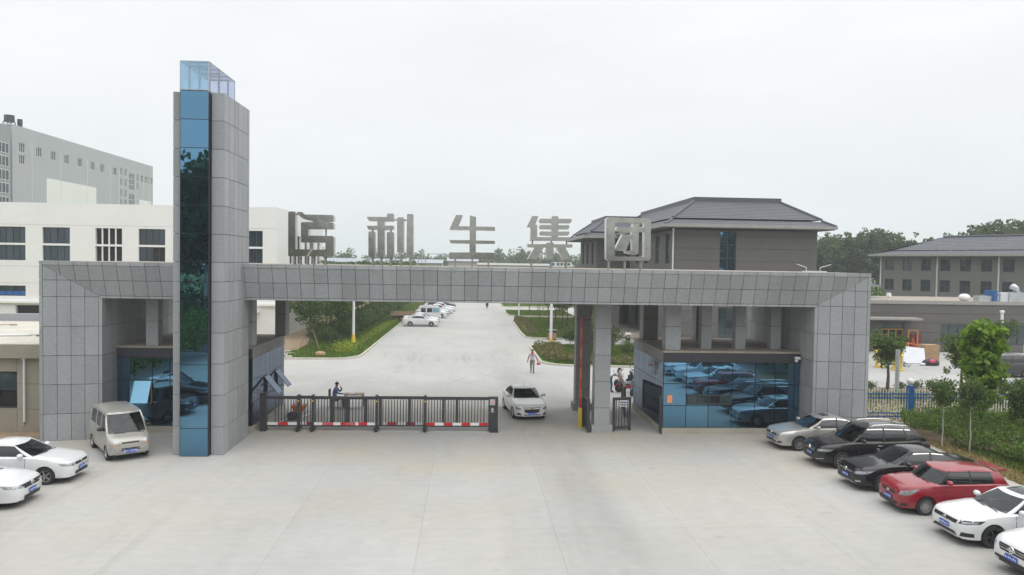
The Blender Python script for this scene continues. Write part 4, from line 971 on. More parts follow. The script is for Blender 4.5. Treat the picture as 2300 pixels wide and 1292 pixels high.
MB().lathe([(.01, -.02), (.45, -.02), (.45, 0), (.01, 0)], (23.2, 209.99, 7.9), 16, 'y').build('emblem', 'blue_paint', bs)
for k in range(4): MB().box(24.3+1.0*k, 25.0+1.0*k, 209.97, 209.99, 7.6, 8.3).build('lettering', 'frame_dark', bs)
for k, (x, y, w_, h) in enumerate(((116, 700, 16, 28), (132, 760, 14, 24))):
    t = thing('tower_block', (x, y, 0), ('hazy high-rise on the horizon left of the hipped roof', 'second, lower hazy high-rise on the horizon left of the hipped roof')[k], 'building')
    MB().box(x-w_/2, x+w_/2, y, y+14, 0, h).build('wall', 'tower_haze', t)
    for j in range(7): block('window_row', t, 'grey_render_dark', x-w_/2+1, x+w_/2-1, y-.1, y-.01, 3+3.3*j, 4.6+3.3*j)

# ---- blue and white yard fence -------------------------------------
fc = thing('yard_fence', (30, 37.95, 0), 'white picket fence with blue double rails right of the gateway', 'fence')
FY0 = 37.95
for z in (1.26, 1.46, .28, .46): block('rail', fc, 'blue_paint', 18.35, 44, FY0-.10, FY0-.056, z, z+.06)
k = 0; x = 18.5
while x < 38:
    block('picket', fc, 'white_paint', x-.014, x+.014, FY0-.055, FY0-.022, .12, 1.72); x += .15; k += 1
pm_ = MB()
while x < 44: pm_.box(x-.014, x+.014, FY0-.055, FY0-.022, .12, 1.72); x += .15
tag(pm_.build('picket_run', 'white_paint', fc), kind='stuff')
for px_ in (23.12, 30.0, 36.9):
    post = block('post', fc, 'blue_paint', px_-.13, px_+.13, FY0-.16, FY0+.16, 0, 1.92)
    MB().lathe([(.01, 0), (.09, 0), (.09, .05), (.01, .05)], (px_, FY0, 1.92), 12).build('post_cap', 'white_paint', fc)
    MB().sphere((px_, FY0, 2.12), .18, 16, 10).build('globe', 'frame_white', fc, smooth=True)

# ---- lamp posts ----------------------------------------------------
def lamp(label, x, y, h=7.5, r=.085, foot=True):
    t = thing('lamp_post', (x, y, .09), label, 'lamp post', 'white lamp posts along the avenue')
    if foot: MB().lathe([(.01, .0), (.25, 0), (.20, .35), (.15, .85), (.12, .92), (.01, .92)], (x, y, .09), 14).build('footing', 'yellow_paint', t, smooth=True, angle=35)
    MB().tube([(x, y, .9 if foot else .09), (x, y, h)], [r, r*.7], 12).build('pole', 'white_paint', t, smooth=True, angle=40)
    MB().tube([(x, y, h-.1), (x+.7, y, h+.1)], .035, 8).box(x+.5, x+1.15, y-.12, y+.12, h+.06, h+.16).build('lamp_head', 'white_paint', t)
lamp('white lamp post with yellow footing in the left roadside grass', -11.1, 72.6, 7.2, .14)
lamp('white lamp post with yellow footing on the front right lawn', 7.75, 70.8, 7.2, .14)
lamp('more distant white lamp post beside the far row of parked cars', -11.7, 130, 7.2, .11, False)
lamp('more distant white lamp post on the second right lawn', 7.3, 111.0, 7.2, .11, False)
yl = thing('lamp_post', (48.65, 66, 0), 'white lamp post standing before the low grey building', 'lamp post'); MB().tube([(48.65, 66, 0), (48.65, 66, 4.3)], .12, 12).lathe([(.13, 4.15), (.2, 4.2), (.2, 4.35), (.01, 4.4)], (48.65, 66, 0), 12).build('pole', 'white_paint', yl, smooth=True, angle=40)
yp = thing('utility_pole', (26.9, 45.6, 0), 'pale green concrete pole standing beyond the yard fence', 'pole'); MB().tube([(26.9, 45.6, 0), (26.9, 45.6, 2.95)], .13, 10).build('shaft', 'galv', yp, smooth=True, angle=40)
ant = thing('roof_antenna', (17.0, 36.5, 7.79), 'thin pair of aerial rods on the right end of the beam', 'antenna'); MB().box(16.6, 17.6, 36.2, 36.8, 7.79, 7.85).build('base', 'sheet_white', ant); MB().tube([(16.7, 36.5, 7.85), (16.7, 36.5, 8.02), (16.2, 36.5, 8.18)], .015, 6).tube([(17.4, 36.5, 7.85), (17.4, 36.5, 8.02), (17.95, 36.5, 8.18)], .015, 6).build('rods', 'white_paint', ant)
pyl = thing('pylon', (-15, 235, 0), 'small lattice pylon over the far sheds', 'pylon'); MB().tube([(-18, 235, 0), (-15.2, 235, 12)], .15, 5).tube([(-12, 235, 0), (-14.8, 235, 12)], .15, 5).tube([(-15, 233, 0), (-15, 235, 12)], .15, 5).box(-13.8, -4, 234.9, 235.1, 10.4, 10.6).build('mast', 'grey_render_dark', pyl)

# ================================================================== VEHICLES
def curve(pts):
    xs = [p[0] for p in pts]; ys = [p[1] for p in pts]; n = len(xs)
    d = [(ys[i+1]-ys[i])/(xs[i+1]-xs[i]) for i in range(n-1)]
    m = [d[0]]+[0 if d[i-1]*d[i] <= 0 else 2*d[i-1]*d[i]/(d[i-1]+d[i]) for i in range(1, n-1)]+[d[-1]]
    def f(x):
        if x <= xs[0]: return ys[0]
        if x >= xs[-1]: return ys[-1]
        i = max(k for k in range(n-1) if xs[k] <= x); h = xs[i+1]-xs[i]; t = (x-xs[i])/h
        return (2*t**3-3*t**2+1)*ys[i]+(t**3-2*t**2+t)*h*m[i]+(-2*t**3+3*t**2)*ys[i+1]+(t**3-t**2)*h*m[i+1]
    return f

def wheel_mesh(r, w, rim, spokes, style):
    t = MB(); k = r
    t.lathe([(.60*k, -w*.42), (.72*k, -w*.5), (.93*k, -w*.5), (k, -w*.36), (k, w*.36), (.93*k, w*.5), (.72*k, w*.5), (.60*k, w*.42)], n=24, axis='y')
    tm = t.mesh('tyre', 'rubber', smooth=True, angle=40)
    m = MB(); rr = .66*k
    m.lathe([(rr, w*.46), (rr*.93, w*.47), (rr*.9, w*.30), (rr*.9, -w*.3)], n=24, axis='y')
    m.mi = 1; m.lathe([(.001, w*.12), (rr*.9, w*.12)], n=20, axis='y'); m.mi = 0
    m.lathe([(.001, w*.42), (rr*.2, w*.40), (rr*.22, w*.2)], n=12, axis='y')
    for i in range(spokes):
        a = 2*math.pi*i/spokes; c, s = math.cos(a), math.sin(a); h0, h1 = rr*(.11 if spokes > 8 else .16), rr*(.07 if spokes > 8 else .11)
        pts = []
        for q, hh, yy in ((rr*.12, h0, w*.42), (rr*.92, h1, w*.44), (rr*.92, h1, w*.30), (rr*.12, h0, w*.2)):
            for sg_ in (-1, 1): pts.append((c*q-s*hh*sg_, yy, s*q+c*hh*sg_))
        m.add(pts, [(0, 1, 3, 2), (2, 3, 5, 4), (4, 5, 7, 6), (0, 2, 4, 6), (1, 7, 5, 3)])
    rm = m.mesh('rim', [rim, 'plastic_black'])
    return tm, rm

def sections(spec):
    L, W, zb0 = spec['L'], spec['W']/2, spec.get('clear', .2)
    w = curve(spec.get('wid', [(0, .68), (.012, .79), (.035, .885), (.075, .95), (.14, .985), (.25, 1), (.75, 1), (.88, .975), (.95, .92), (.985, .83), (1, .72)]))
    zd = curve(spec['deck']); zs = curve(spec['shoulder']); zb = curve([(0, zb0+.08), (.02, zb0+.02), (.07, zb0+.0), (.9, zb0), (.96, zb0+.06), (1, zb0+.18)])
    st = [0, .008, .02, .04, .065, .095, .13, .17, .21, .25, .29, .34, .4, .46, .52, .58, .64, .7, .75, .8, .84, .88, .92, .95, .972, .988, 1]
    rows = []
    for t in st:
        ww = w(t)*W; a = zb(t); s = zs(t); d = zd(t); h = s-a
        half = [(0, a), (.78*ww, a), (.93*ww, a+.035), (.965*ww, a+.10*h), (.985*ww, a+.30*h), (1.0*ww, a+.55*h), (.998*ww, a+.70*h), (.985*ww, a+.86*h), (.955*ww, s), (.88*ww, s+.72*(d-s)), (.6*ww, d-.006), (.3*ww, d), (0, d+.004)]
        ring = half+[(-y, z) for y, z in reversed(half[1:-1])]
        rows.append((t*L, ring))
    return rows

def build_car(name, spec):
    """car at the origin facing +X, wheels on z = 0; returns the Empty"""
    L, W, H = spec['L'], spec['W'], spec['H']; rw = spec['rw']; paint = spec['paint']
    xf = L/2   # s=0 at x=+L/2
    root = thing(name, (0, 0, 0))
    rows = sections(spec); n = len(rows[0][1])
    vs = [(xf-s, y, z) for s, ring in rows for y, z in ring]; fs = []
    for i in range(len(rows)-1):
        for k in range(n): fs.append((i*n+k, i*n+(k+1) % n, (i+1)*n+(k+1) % n, (i+1)*n+k))
    fs.append(tuple(range(n))); fs.append(tuple(reversed([(len(rows)-1)*n+k for k in range(n)])))
    mb = MB().add(vs, fs); me = mb.mesh('body', [paint, 'plastic_black'])
    body = link('body', me)
    axf, axr = xf-spec['fo'], xf-spec['fo']-spec['wb']
    # wheel arches are cut out of the shell
    cut = MB()
    for ax_ in (axf, axr):
        for sg_ in (-1, 1):
            y0 = sg_*(W/2-.32); y1 = sg_*(W/2+.3)
            cut.lathe([(.001, min(y0, y1)), (rw+.045, min(y0, y1)), (rw+.045, max(y0, y1)), (.001, max(y0, y1))], (ax_, 0, rw+.01), 28, 'y')
    cme = cut.mesh('cut', 'plastic_black'); bmx = bmesh.new(); bmx.from_mesh(cme); bmesh.ops.remove_doubles(bmx, verts=bmx.verts[:], dist=.0012); bmesh.ops.recalc_face_normals(bmx, faces=bmx.faces[:]); bmx.to_mesh(cme); bmx.free()
    co = link('cut', cme); md = body.modifiers.new('b', 'BOOLEAN'); md.object = co; md.operation = 'DIFFERENCE'; md.solver = 'EXACT'
    dg = bpy.context.evaluated_depsgraph_get(); nm = bpy.data.meshes.new_from_object(body.evaluated_get(dg)); bpy.data.objects.remove(co)
    body.modifiers.clear(); body.data = nm; body.parent = root
    nm.materials.clear(); nm.materials.append(M(paint)); nm.materials.append(M('plastic_black'))
    lowz = spec.get('clear', .2)+spec.get('skirt', .06)
    for p in nm.polygons:
        c = p.center; inside = False
        for ax_ in (axf, axr):
            d = math.hypot(c.x-ax_, c.z-rw-.01)
            if d < rw+.04 and abs(c.y) < W/2-.05 and abs(c.y) > W/2-.36: inside = True
        sc_ = xf-c.x; g0 = spec['gh']
        cabin = g0['wb']+.12 < sc_ < g0['rb']-.05 and abs(c.y) < .72*W/2 and c.z > .8
        p.material_index = 1 if inside or c.z < lowz or cabin else 0
        p.use_smooth = True
    nm.set_sharp_from_angle(angle=R(38))
    bvh = BVHTree.FromPolygons([v.co.copy() for v in nm.vertices], [tuple(p.vertices) for p in nm.polygons])
    # ---- greenhouse: columns run from belt to roof edge
    gh = spec['gh']; zd = curve(spec['deck'])
    def belt(s): return zd(s/L)-.03
    yb, yt = gh['yb']*W/2, gh['yt']*W/2; zt = H-gh.get('crown', .07)
    sp_ = (gh['wt']+gh['rt'])/2; kf, kr = gh.get('arc', (.035, .085))
    def arc_(s): return kf*max(0, (sp_-s)/(sp_-gh['wt']))**2+kr*max(0, (s-sp_)/(gh['rt']-sp_))**2
    cols = []   # (base xyz, top xyz)
    nW = 5
    def wf(i): return [0, .35, .65, .88, 1.][i]
    for i in range(nW):
        q = wf(i); sb = gh['wb']+gh['bow']*q*q; s1 = gh['wt']+gh['bow']*.7*q*q
        cols.append(((sb, q*(yb-.06)), (s1, q*(yt-.05))))
    sides = gh['side']     # list of (s_base, s_top, type of the cell that FOLLOWS)
    for sb, s1, _ in sides: cols.append(((sb, yb), (s1, yt)))
    for i in reversed(range(nW)):
        q = wf(i); sb = gh['rb']-gh['bow']*.8*q*q; s1 = gh['rt']-gh['bow']*.6*q*q
        cols.append(((sb, q*(yb-.08)), (s1, q*(yt-.05))))
    types = ['windshield']*(nW-1)+['pillar']+[s[2] for s in sides[:-1]]+['pillar']+['rear']*(nW-1)
    ts = [0, .06, .30, .60, .86, .92, 1.0]; blg = gh.get('bulge', .03)
    def P(ci, t, sgn):
        (sb, y0), (s1, y1) = cols[ci]; zb_ = belt(sb); s = sb+(s1-sb)*t
        if nW-1 < ci < len(cols)-nW: s = sb+(s1-sb)*(t**gh.get('sp', 1.0))
        y = y0+(y1-y0)*t+(blg*math.sin(math.pi*t) if y0 > .3 else 0)
        z = zb_+(zt-arc_(s1)-zb_)*t
        return (xf-s, sgn*y, z)
    roofm = MB(); parts = {}
    nc = len(cols)
    pillar_i = 0 if not spec.get('black_pillars') else 2
    for sgn in (1, -1):
        for ci in range(nc-1):
            ty = types[ci]
            for k in range(len(ts)-1):
                q = [P(ci, ts[k], sgn), P(ci+1, ts[k], sgn), P(ci+1, ts[k+1], sgn), P(ci, ts[k+1], sgn)]
                win = ty in ('windshield', 'rear') and 0 <= k <= 4 or ty.startswith('win') and 1 <= k <= 3
                trim = ty.startswith('win') and k in (0, 4)
                if win:
                    key = ty if ty in ('windshield', 'rear') else ty+str(sgn)
                    parts.setdefault(key, MB()).add(q, [(0, 1, 2, 3)])
                else:
                    roofm.mi = 1 if (trim and spec.get('chrome')) else (2 if (ty == 'black' or (trim and spec.get('black_pillars')) or (ty == 'pillar' and k < 5 and ci < nW and spec.get('black_pillars'))) else 0)
                    roofm.add(q, [(0, 1, 2, 3)])
    roofm.mi = 0
    # roof skin: between the two rows of roof-edge points, crowned
    crown = gh.get('crown', .07); sf, sr = cols[0][1][0], cols[-1][1][0]
    NU, NV = 14, 10
    edge = [(xf-c[1][0], c[1][1]) for c in cols]
    def half_y(x):
        for a, b in zip(edge[:-1], edge[1:]):
            if b[0] <= x <= a[0] and a[0] > b[0]: return a[1]+(b[1]-a[1])*(a[0]-x)/(a[0]-b[0])
        return edge[-1][1]
    def xedge(y, front):   # x of front/rear roof edge at lateral y
        lst = edge[:nW] if front else list(reversed(edge[-nW:]))
        for a, b in zip(lst[:-1], lst[1:]):
            if a[1] <= y <= b[1]: return a[0]+(b[0]-a[0])*(y-a[1])/max(b[1]-a[1], 1e-6)
        return lst[-1][0]
    grid = []
    sxs = [xf-c[1][0] for c in cols[nW:-nW]]
    for i in range(NU+1):
        row = []
        for j in range(-NV, NV+1):
            v = abs(j)/NV; y = v*yt if v == 1 else v*yt
            fx, rx = xedge(min(y, yt-.05), True), xedge(min(y, yt-.05), False)
            if v == 1: fx, rx = sxs[0], sxs[-1]
            u = i/NU; x = fx+(rx-fx)*u
            z = zt+crown*(1-v**2.6)*(1-abs(2*u-1)**3.0*.85 if 0 < u < 1 else .15 if 0 < v < 1 else .15)*1.0
            if u in (0, 1): z = zt+ .0
            if v == 1: z = zt
            row.append((x, math.copysign(y, j) if j else 0, z-arc_(xf-x)))
        grid.append(row)
    base = len(roofm.v); wd_ = 2*NV+1
    rf = [(i*wd_+j, i*wd_+j+1, (i+1)*wd_+j+1, (i+1)*wd_+j) for i in range(NU) for j in range(2*NV)]
    roofm.add([p for r in grid for p in r], rf)
    sr_ = spec.get('sunroof')
    if sr_:
        for idx, (i, j) in enumerate([(i, j) for i in range(NU) for j in range(2*NV)]):
            if sr_[0] <= i < sr_[1] and abs(j-NV+.5) < sr_[2]*NV: roofm.m[len(roofm.m)-len(rf)+idx] = 3
    rme = roofm.mesh('roof', [paint, 'chrome', 'plastic_black', 'car_glass'], fix=True)
    b2_ = bmesh.new(); b2_.from_mesh(rme); bmesh.ops.remove_doubles(b2_, verts=b2_.verts[:], dist=.002); bmesh.ops.recalc_face_normals(b2_, faces=b2_.faces[:]); b2_.to_mesh(rme); b2_.free()
    rme.polygons.foreach_set('use_smooth', [True]*len(rme.polygons)); rme.set_sharp_from_angle(angle=R(40))
    link('roof', rme, root)
    for key, m_ in parts.items():
        nm_ = 'windshield' if key == 'windshield' else 'rear_window' if key == 'rear' else 'side_window'
        mm = m_.mesh(nm_, 'car_glass_clear' if key == 'windshield' else 'car_glass'); bq = bmesh.new(); bq.from_mesh(mm); bmesh.ops.remove_doubles(bq, verts=bq.verts[:], dist=.002); bmesh.ops.recalc_face_normals(bq, faces=bq.faces[:]); bq.to_mesh(mm); bq.free()
        mm.polygons.foreach_set('use_smooth', [True]*len(mm.polygons)); link(nm_, mm, root)
    # ---- cabin seen through the windscreen
    zs_ = belt(gh['wt']); s1 = max(gh['wt']+.12, gh['wb']+.85); wd2 = W/2
    for y_ in (.40, -.40):
        MB().prism([(xf-s1, zs_-.1), (xf-s1-.12, zs_-.1), (xf-s1-.18, zs_+.17), (xf-s1-.07, zs_+.17)], lambda u, v, d: (u, d, v), y_*wd2-.21, y_*wd2+.21).box(xf-s1-.19, xf-s1-.09, y_*wd2-.11, y_*wd2+.11, zs_+.19, zs_+.32).build('seat', 'seat_fabric', root, world=False)
    sd_ = gh['wb']+gh['bow']+.30
    MB().box(xf-sd_-.12, xf-sd_+.12, -.62*wd2, .62*wd2, belt(sd_)-.05, belt(sd_)+.05).build('dashboard', 'plastic_black', root, world=False)
    MB().lathe([(.16, 0), (.18, .012), (.16, .024)], (xf-sd_-.22, .40*wd2, belt(sd_)+.09), 16, 'x').build('steering_wheel', 'plastic_black', root, world=False)
    # ---- wheels
    tm, rm = wheel_mesh(rw, .215, spec.get('rim', 'rim_silver'), spec.get('spokes', 10), 0)
    for ax_ in (axf, axr):
        for sg_ in (-1, 1):
            o = link('wheel', tm, root); o.location = (ax_, sg_*(W/2-.125), rw)
            q = link('rim', rm, o)
            if sg_ < 0: o.rotation_euler[2] = math.pi
    # ---- conforming details
    def cast(p, d):
        h = bvh.ray_cast(Vector(p)+Vector(d)*4, -Vector(d)); return h[0]
    def patch(nm_, corners, d, m_, off=.006, nu=6, nv=3, parent=root):
        """corners (a,z)x4: a measured sideways (front/rear) or along x (side)"""
        d = Vector(d).normalized(); lat = Vector((-d.y, d.x, 0)); mb = MB(); idx = {}
        for i in range(nu+1):
            for j in range(nv+1):
                u, v = i/nu, j/nv
                a = (1-v)*((1-u)*corners[0][0]+u*corners[1][0])+v*((1-u)*corners[3][0]+u*corners[2][0])
                z = (1-v)*((1-u)*corners[0][1]+u*corners[1][1])+v*((1-u)*corners[3][1]+u*corners[2][1])
                h = cast(lat*a+Vector((0, 0, z)), d)
                if h is not None: idx[i, j] = len(mb.v); mb.v.append(tuple(h+d*off))
        for i in range(nu):
            for j in range(nv):
                ks = [(i, j), (i+1, j), (i+1, j+1), (i, j+1)]
                if all(k in idx for k in ks): mb.f.append(tuple(idx[k] for k in ks)); mb.m.append(0)
        if not mb.f: return None
        b = len(mb.v)
        return link(nm_, mb.mesh(nm_, m_, smooth=True), parent)
    F, B = (1, 0, 0), (-1, 0, 0)
    fz = spec.get('fz', 0)
    up_ = lambda z: z+fz if z > .5 else z
    fr_ = [(it[0], it[1], [(*q[:-1], up_(q[-1])) for q in it[2]], *it[3:]) for it in spec['front']]
    for it in fr_:
        nm_, m_, pts, *op = it; both = op[0] if op else False; ang = op[1] if len(op) > 1 else 0; off = op[2] if len(op) > 2 else .006
        for sg_ in ((1, -1) if both else (1,)):
            if ang:
                d = Vector((math.cos(R(ang)), sg_*math.sin(R(ang)), 0)); lat = Vector((-d.y, d.x, 0))
                cs = []
                for s_, y_, z_ in pts: p = Vector((xf-s_, sg_*y_, 0)); cs.append((p.dot(lat), z_))
                patch(nm_, cs, d, m_, off)
            else: patch(nm_, [(sg_*y_, z_) for y_, z_ in pts], F, m_, off)
    if 'plate' in spec:
        z_ = spec['plate']; pl = patch('number_plate', [(-.22, z_-.07), (.22, z_-.07), (.22, z_+.07), (-.22, z_+.07)], F, 'plate_blue', .03, 4, 2)
        tx_ = spec.get('plate_text')
        if pl:
            xx = max(v.co.x for v in pl.data.vertices)+.004
            if tx_:
                text(tx_, .115, pl, 'plate_text', Matrix.Translation((xx, 0, z_)) @ Matrix(((0, 0, 1, 0), (1, 0, 0, 0), (0, 1, 0, 0), (0, 0, 0, 1))))
            else:
                mb = MB()
                for k in range(7):
                    yy = -.17+.057*k; mb.box(xx, xx+.002, yy-.014, yy+.014, z_-.032+.012*(k % 2), z_+.032-.01*((k+1) % 3))
                mb.build('lettering', 'plate_text', pl, world=False)
    for it in spec.get('rear', []):
        nm_, m_, pts, *op = it
        for sg_ in ((1, -1) if op and op[0] else (1,)): patch(nm_, [(-sg_*y_, z_) for y_, z_ in pts], B, m_)
    zsl = curve(spec['shoulder'])
    for sg_ in (1, -1):
        d = (0, sg_, 0)
        def sx(s): return -(xf-s)*sg_    # lat coordinate for direction d
        for it in spec.get('sidebits', []):
            nm_, m_, pts = it; patch(nm_, [(sx(s_), z_) for s_, z_ in pts], d, m_)
        for ds in spec['doors']:
            patch('door_seam', [(sx(ds-.007), .30), (sx(ds+.007), .30), (sx(ds+.007), belt(ds)-.03), (sx(ds-.007), belt(ds)-.03)], d, 'plastic_black', .002, 1, 8)
        for hs in spec['handles']:
            hz = belt(hs)-.13; patch('door_handle', [(sx(hs), hz), (sx(hs+.2), hz+.01), (sx(hs+.2), hz+.045), (sx(hs), hz+.035)], d, 'chrome' if spec.get('chrome') else paint, .035, 4, 1)
        ms = spec['mirror']; mz = belt(ms)+.10
        mr_ = MB().sphere((xf-ms, sg_*(W/2+.09), mz), .12, 12, 8, (.75, 1.15, .68)); mm = mr_.build('mirror', spec.get('mirror_paint', paint), root, smooth=True, world=False)
        MB().tube([(xf-ms, sg_*(W/2-.06), mz-.07), (xf-ms, sg_*(W/2+.05), mz-.04)], .03, 6).build('mirror_arm', 'plastic_black', mm, world=False)
    wp = MB()
    for y_ in (.35, -.2):
        a = P(0, .02, 1); s0 = gh['wb']; wp.tube([(xf-s0-.02, y_+.25, belt(s0)+.03), (xf-s0-.10, y_-.25, belt(s0)+.09)], .012, 5)
    wp.build('wiper', 'plastic_black', root, world=False)
    if spec.get('rails'):
        for sg_ in (1, -1):
            x0, x1 = xf-gh['wt']-.25, xf-gh['rt']+.2
            MB().tube([(x0, sg_*(yt-.04), zt+.0), (x0-.15, sg_*(yt-.05), zt+.075), ((x0+x1)/2, sg_*(yt-.05), zt+.10), (x1+.15, sg_*(yt-.05), zt+.075), (x1, sg_*(yt-.04), zt+.0)], .022, 8).build('roof_rail', 'chrome', root, smooth=True, world=False)
    if spec.get('spoiler'):
        x1 = xf-gh['rt']
        MB().prism([(x1+.1, zt+.01), (x1-.22, zt+.02), (x1-.30, zt-.03), (x1, zt-.04)], lambda u, v, d: (u, d, v), -yt+.06, yt-.06).build('spoiler', paint, root, world=False)
    if spec.get('antenna'): MB().tube([(xf-gh['wt']-.15, .0, H-.02), (xf-gh['wt']-.35, .0, H+.14)], [.012, .006], 5).build('antenna', 'plastic_black', root, world=False)
    for it in spec.get('emblem', []):
        kind, z_, m_, *r = it; z_ = up_(z_); h = cast((0, 0, z_), F)
        if h is None: continue
        rr = r[0] if r else .06
        mb = MB()
        if kind == 'ring':
            mb.lathe([(rr, 0), (rr, .02), (rr*.78, .02), (rr*.78, 0)], (h.x+.005, 0, z_), 16, 'x')
            mb.box(h.x+.006, h.x+.02, -rr*.12, rr*.12, z_-rr*.8, z_+rr*.1); mb.box(h.x+.006, h.x+.021, -rr*.6, rr*.6, z_+rr*.12, z_+rr*.3)
        elif kind == 'bow': mb.prism([(-rr*2, -.6*rr), (-rr*.8, -.6*rr), (-rr*.7, -rr), (rr*.7, -rr), (rr*.8, -.6*rr), (rr*2, -.6*rr), (rr*1.7, .5*rr), (rr*.7, .5*rr), (rr*.6, rr), (-rr*.6, rr), (-rr*.7, .5*rr), (-rr*1.7, .5*rr)], lambda u, v, d: (h.x+d, u, z_+v), .006, .03)
        elif kind == 'diamond': mb.prism([(-rr*.7, 0), (0, -rr*1.3), (rr*.7, 0), (0, rr*1.3)], lambda u, v, d: (h.x+d, u, z_+v), .006, .03)
        else:
            mb.lathe([(rr, 0), (rr, .02), (rr*.7, .02), (rr*.7, 0)], (h.x+.005, 0, z_), 14, 'x'); mb.box(h.x+.006, h.x+.02, -rr*1.6, rr*1.6, z_-.012, z_+.012)
        mb.build('emblem', m_, root, world=False)
    return root

# ---- profiles -------------------------------------------------------
SED_D = [(0, .67), (.01, .74), (.03, .80), (.06, .845), (.12, .895), (.2, .94), (.27, .98), (.34, .985), (.5, 1.0), (.7, 1.02), (.8, 1.045), (.87, 1.055), (.95, 1.035), (.985, .96), (1, .86)]
SED_S = [(0, .60), (.01, .65), (.03, .705), (.06, .76), (.12, .825), (.2, .88), (.27, .92), (.34, .93), (.5, .945), (.7, .965), (.8, .985), (.87, .99), (.95, .96), (.985, .87), (1, .78)]
def sc_prof(p, k, add=0): return [(t, z*k+add) for t, z in p]
def sedan(L=4.62, W=1.78, H=1.47, wb=2.65, fo=.90, rw=.315, paint='paint_white', **k):
    a = L/4.62
    sp = dict(L=L, W=W, H=H, wb=wb, fo=fo, rw=rw, paint=paint, deck=SED_D, shoulder=SED_S, clear=.17, fz=.055,
        gh=dict(wb=1.16*a, wt=1.98*a, bow=.16, yb=.88, yt=.655, crown=.07, rb=3.98*a, rt=3.16*a,
            side=[(1.42*a, 2.06*a, 'pillar'), (1.50*a, 2.10*a, 'winA'), (2.02*a, 2.30*a, 'winA'), (2.52*a, 2.62*a, 'black'), (2.60*a, 2.69*a, 'winB'), (3.10*a, 2.96*a, 'winB'), (3.55*a, 3.05*a, 'pillar'), (3.82*a, 3.10*a, 'pillar')]),
        front=[('grille', 'plastic_black', [(-.46, .555), (.46, .555), (.50, .635), (-.50, .635)]),
               ('lower_intake', 'plastic_black', [(-.62, .30), (.62, .30), (.66, .375), (-.66, .375)]),
               ('headlight', 'lamp_glass', [(.10, .50, .56), (.38, .80, .60), (.50, .84, .70), (.14, .50, .65)], True, 32),
               ('fog_lamp', 'plastic_black', [(.60, .32), (.76, .34), (.76, .42), (.64, .41)], True)],
        plate=.46, rear=[('tail_lamp', 'tail_red', [(.52, .78), (.80, .80), (.80, .94), (.50, .92)], True)], doors=[1.55*a, 2.60*a, 3.62*a], handles=[2.28*a, 3.30*a], mirror=1.66*a)
    sp.update(k); return sp
def hatch_side(a, van=False): return None

specs = {}
specs['silver_sedan'] = sedan(4.64, 1.78, 1.47, paint='paint_silver', chrome=True, rim='rim_silver', spokes=10, sunroof=(2, 6, .55), emblem=[('ring', .62, 'chrome', .07)])
specs['black_sedan'] = sedan(4.85, 1.83, 1.47, 2.80, .93, .33, 'paint_black', chrome=True, spokes=10, emblem=[('ring', .60, 'chrome', .075)],
    front=[('grille', 'plastic_black', [(-.46, .53), (.46, .53), (.50, .63), (-.50, .63)]), ('grille_bar', 'chrome', [(-.45, .575), (.45, .575), (.46, .59), (-.46, .59)], False, 0, .012),
           ('headlight', 'lamp_glass', [(.08, .48, .54), (.42, .82, .60), (.58, .88, .71), (.12, .50, .65)], True, 34), ('lower_intake', 'plastic_black', [(-.6, .29), (.6, .29), (.62, .37), (-.62, .37)]),
           ('fog_lamp', 'lamp_glass', [(.64, .33), (.78, .35), (.78, .41), (.64, .40)], True, 0), ('bumper_trim', 'chrome', [(-.66, .275), (.66, .275), (.66, .29), (-.66, .29)], False, 0, .01)])
specs['white_sunroof_sedan'] = sedan(4.63, 1.79, 1.47, paint='paint_white', rim='rim_dark', spokes=5, rw=.33, sunroof=(1, 7, .62),
    front=[('grille', 'plastic_black', [(-.50, .565), (.50, .565), (.54, .67), (-.54, .67)]), ('headlight', 'plastic_black', [(.10, .52, .59), (.52, .84, .64), (.64, .88, .735), (.16, .54, .70)], True, 36),
           ('headlamp_lens', 'lamp_glass', [(.16, .58, .62), (.45, .80, .65), (.52, .82, .70), (.20, .60, .675)], True, 36, .012),
           ('lower_intake', 'plastic_black', [(-.60, .26), (.60, .26), (.45, .38), (-.45, .38)]), ('bumper_blade', 'rim_silver', [(-.55, .27), (.55, .27), (.5, .30), (-.5, .30)], False, 0, .014),
           ('fog_lamp', 'plastic_black', [(.14, .55, .30), (.40, .80, .31), (.36, .82, .42), (.14, .62, .43)], True, 36)], plate=.49, emblem=[('oval', .62, 'rim_silver', .05)])
specs['santana'] = sedan(4.48, 1.71, 1.47, 2.60, .86, .305, 'paint_white', spokes=5, emblem=[('ring', .605, 'chrome', .06)],
    front=[('grille', 'plastic_black', [(-.44, .56), (.44, .56), (.47, .645), (-.47, .645)]), ('headlight', 'lamp_glass', [(.08, .46, .55), (.36, .78, .59), (.46, .80, .68), (.10, .48, .655)], True, 32),
           ('lower_intake', 'plastic_black', [(-.70, .28), (.70, .28), (.66, .39), (-.66, .39)])])
specs['white_wing_sedan'] = sedan(4.62, 1.80, 1.49, paint='paint_white', spokes=10, emblem=[('oval', .62, 'chrome', .075)],
    front=[('grille', 'plastic_black', [(-.42, .53), (.42, .53), (.60, .67), (-.60, .67)]), ('grille_wing', 'chrome', [(-.62, .66), (.62, .66), (.64, .68), (-.64, .68)], False, 0, .012), ('headlight', 'lamp_glass', [(.08, .46, .57), (.46, .82, .61), (.56, .84, .71), (.12, .5, .68)], True, 34),
           ('lower_intake', 'plastic_black', [(-.72, .25), (.72, .25), (.62, .36), (-.62, .36)])])
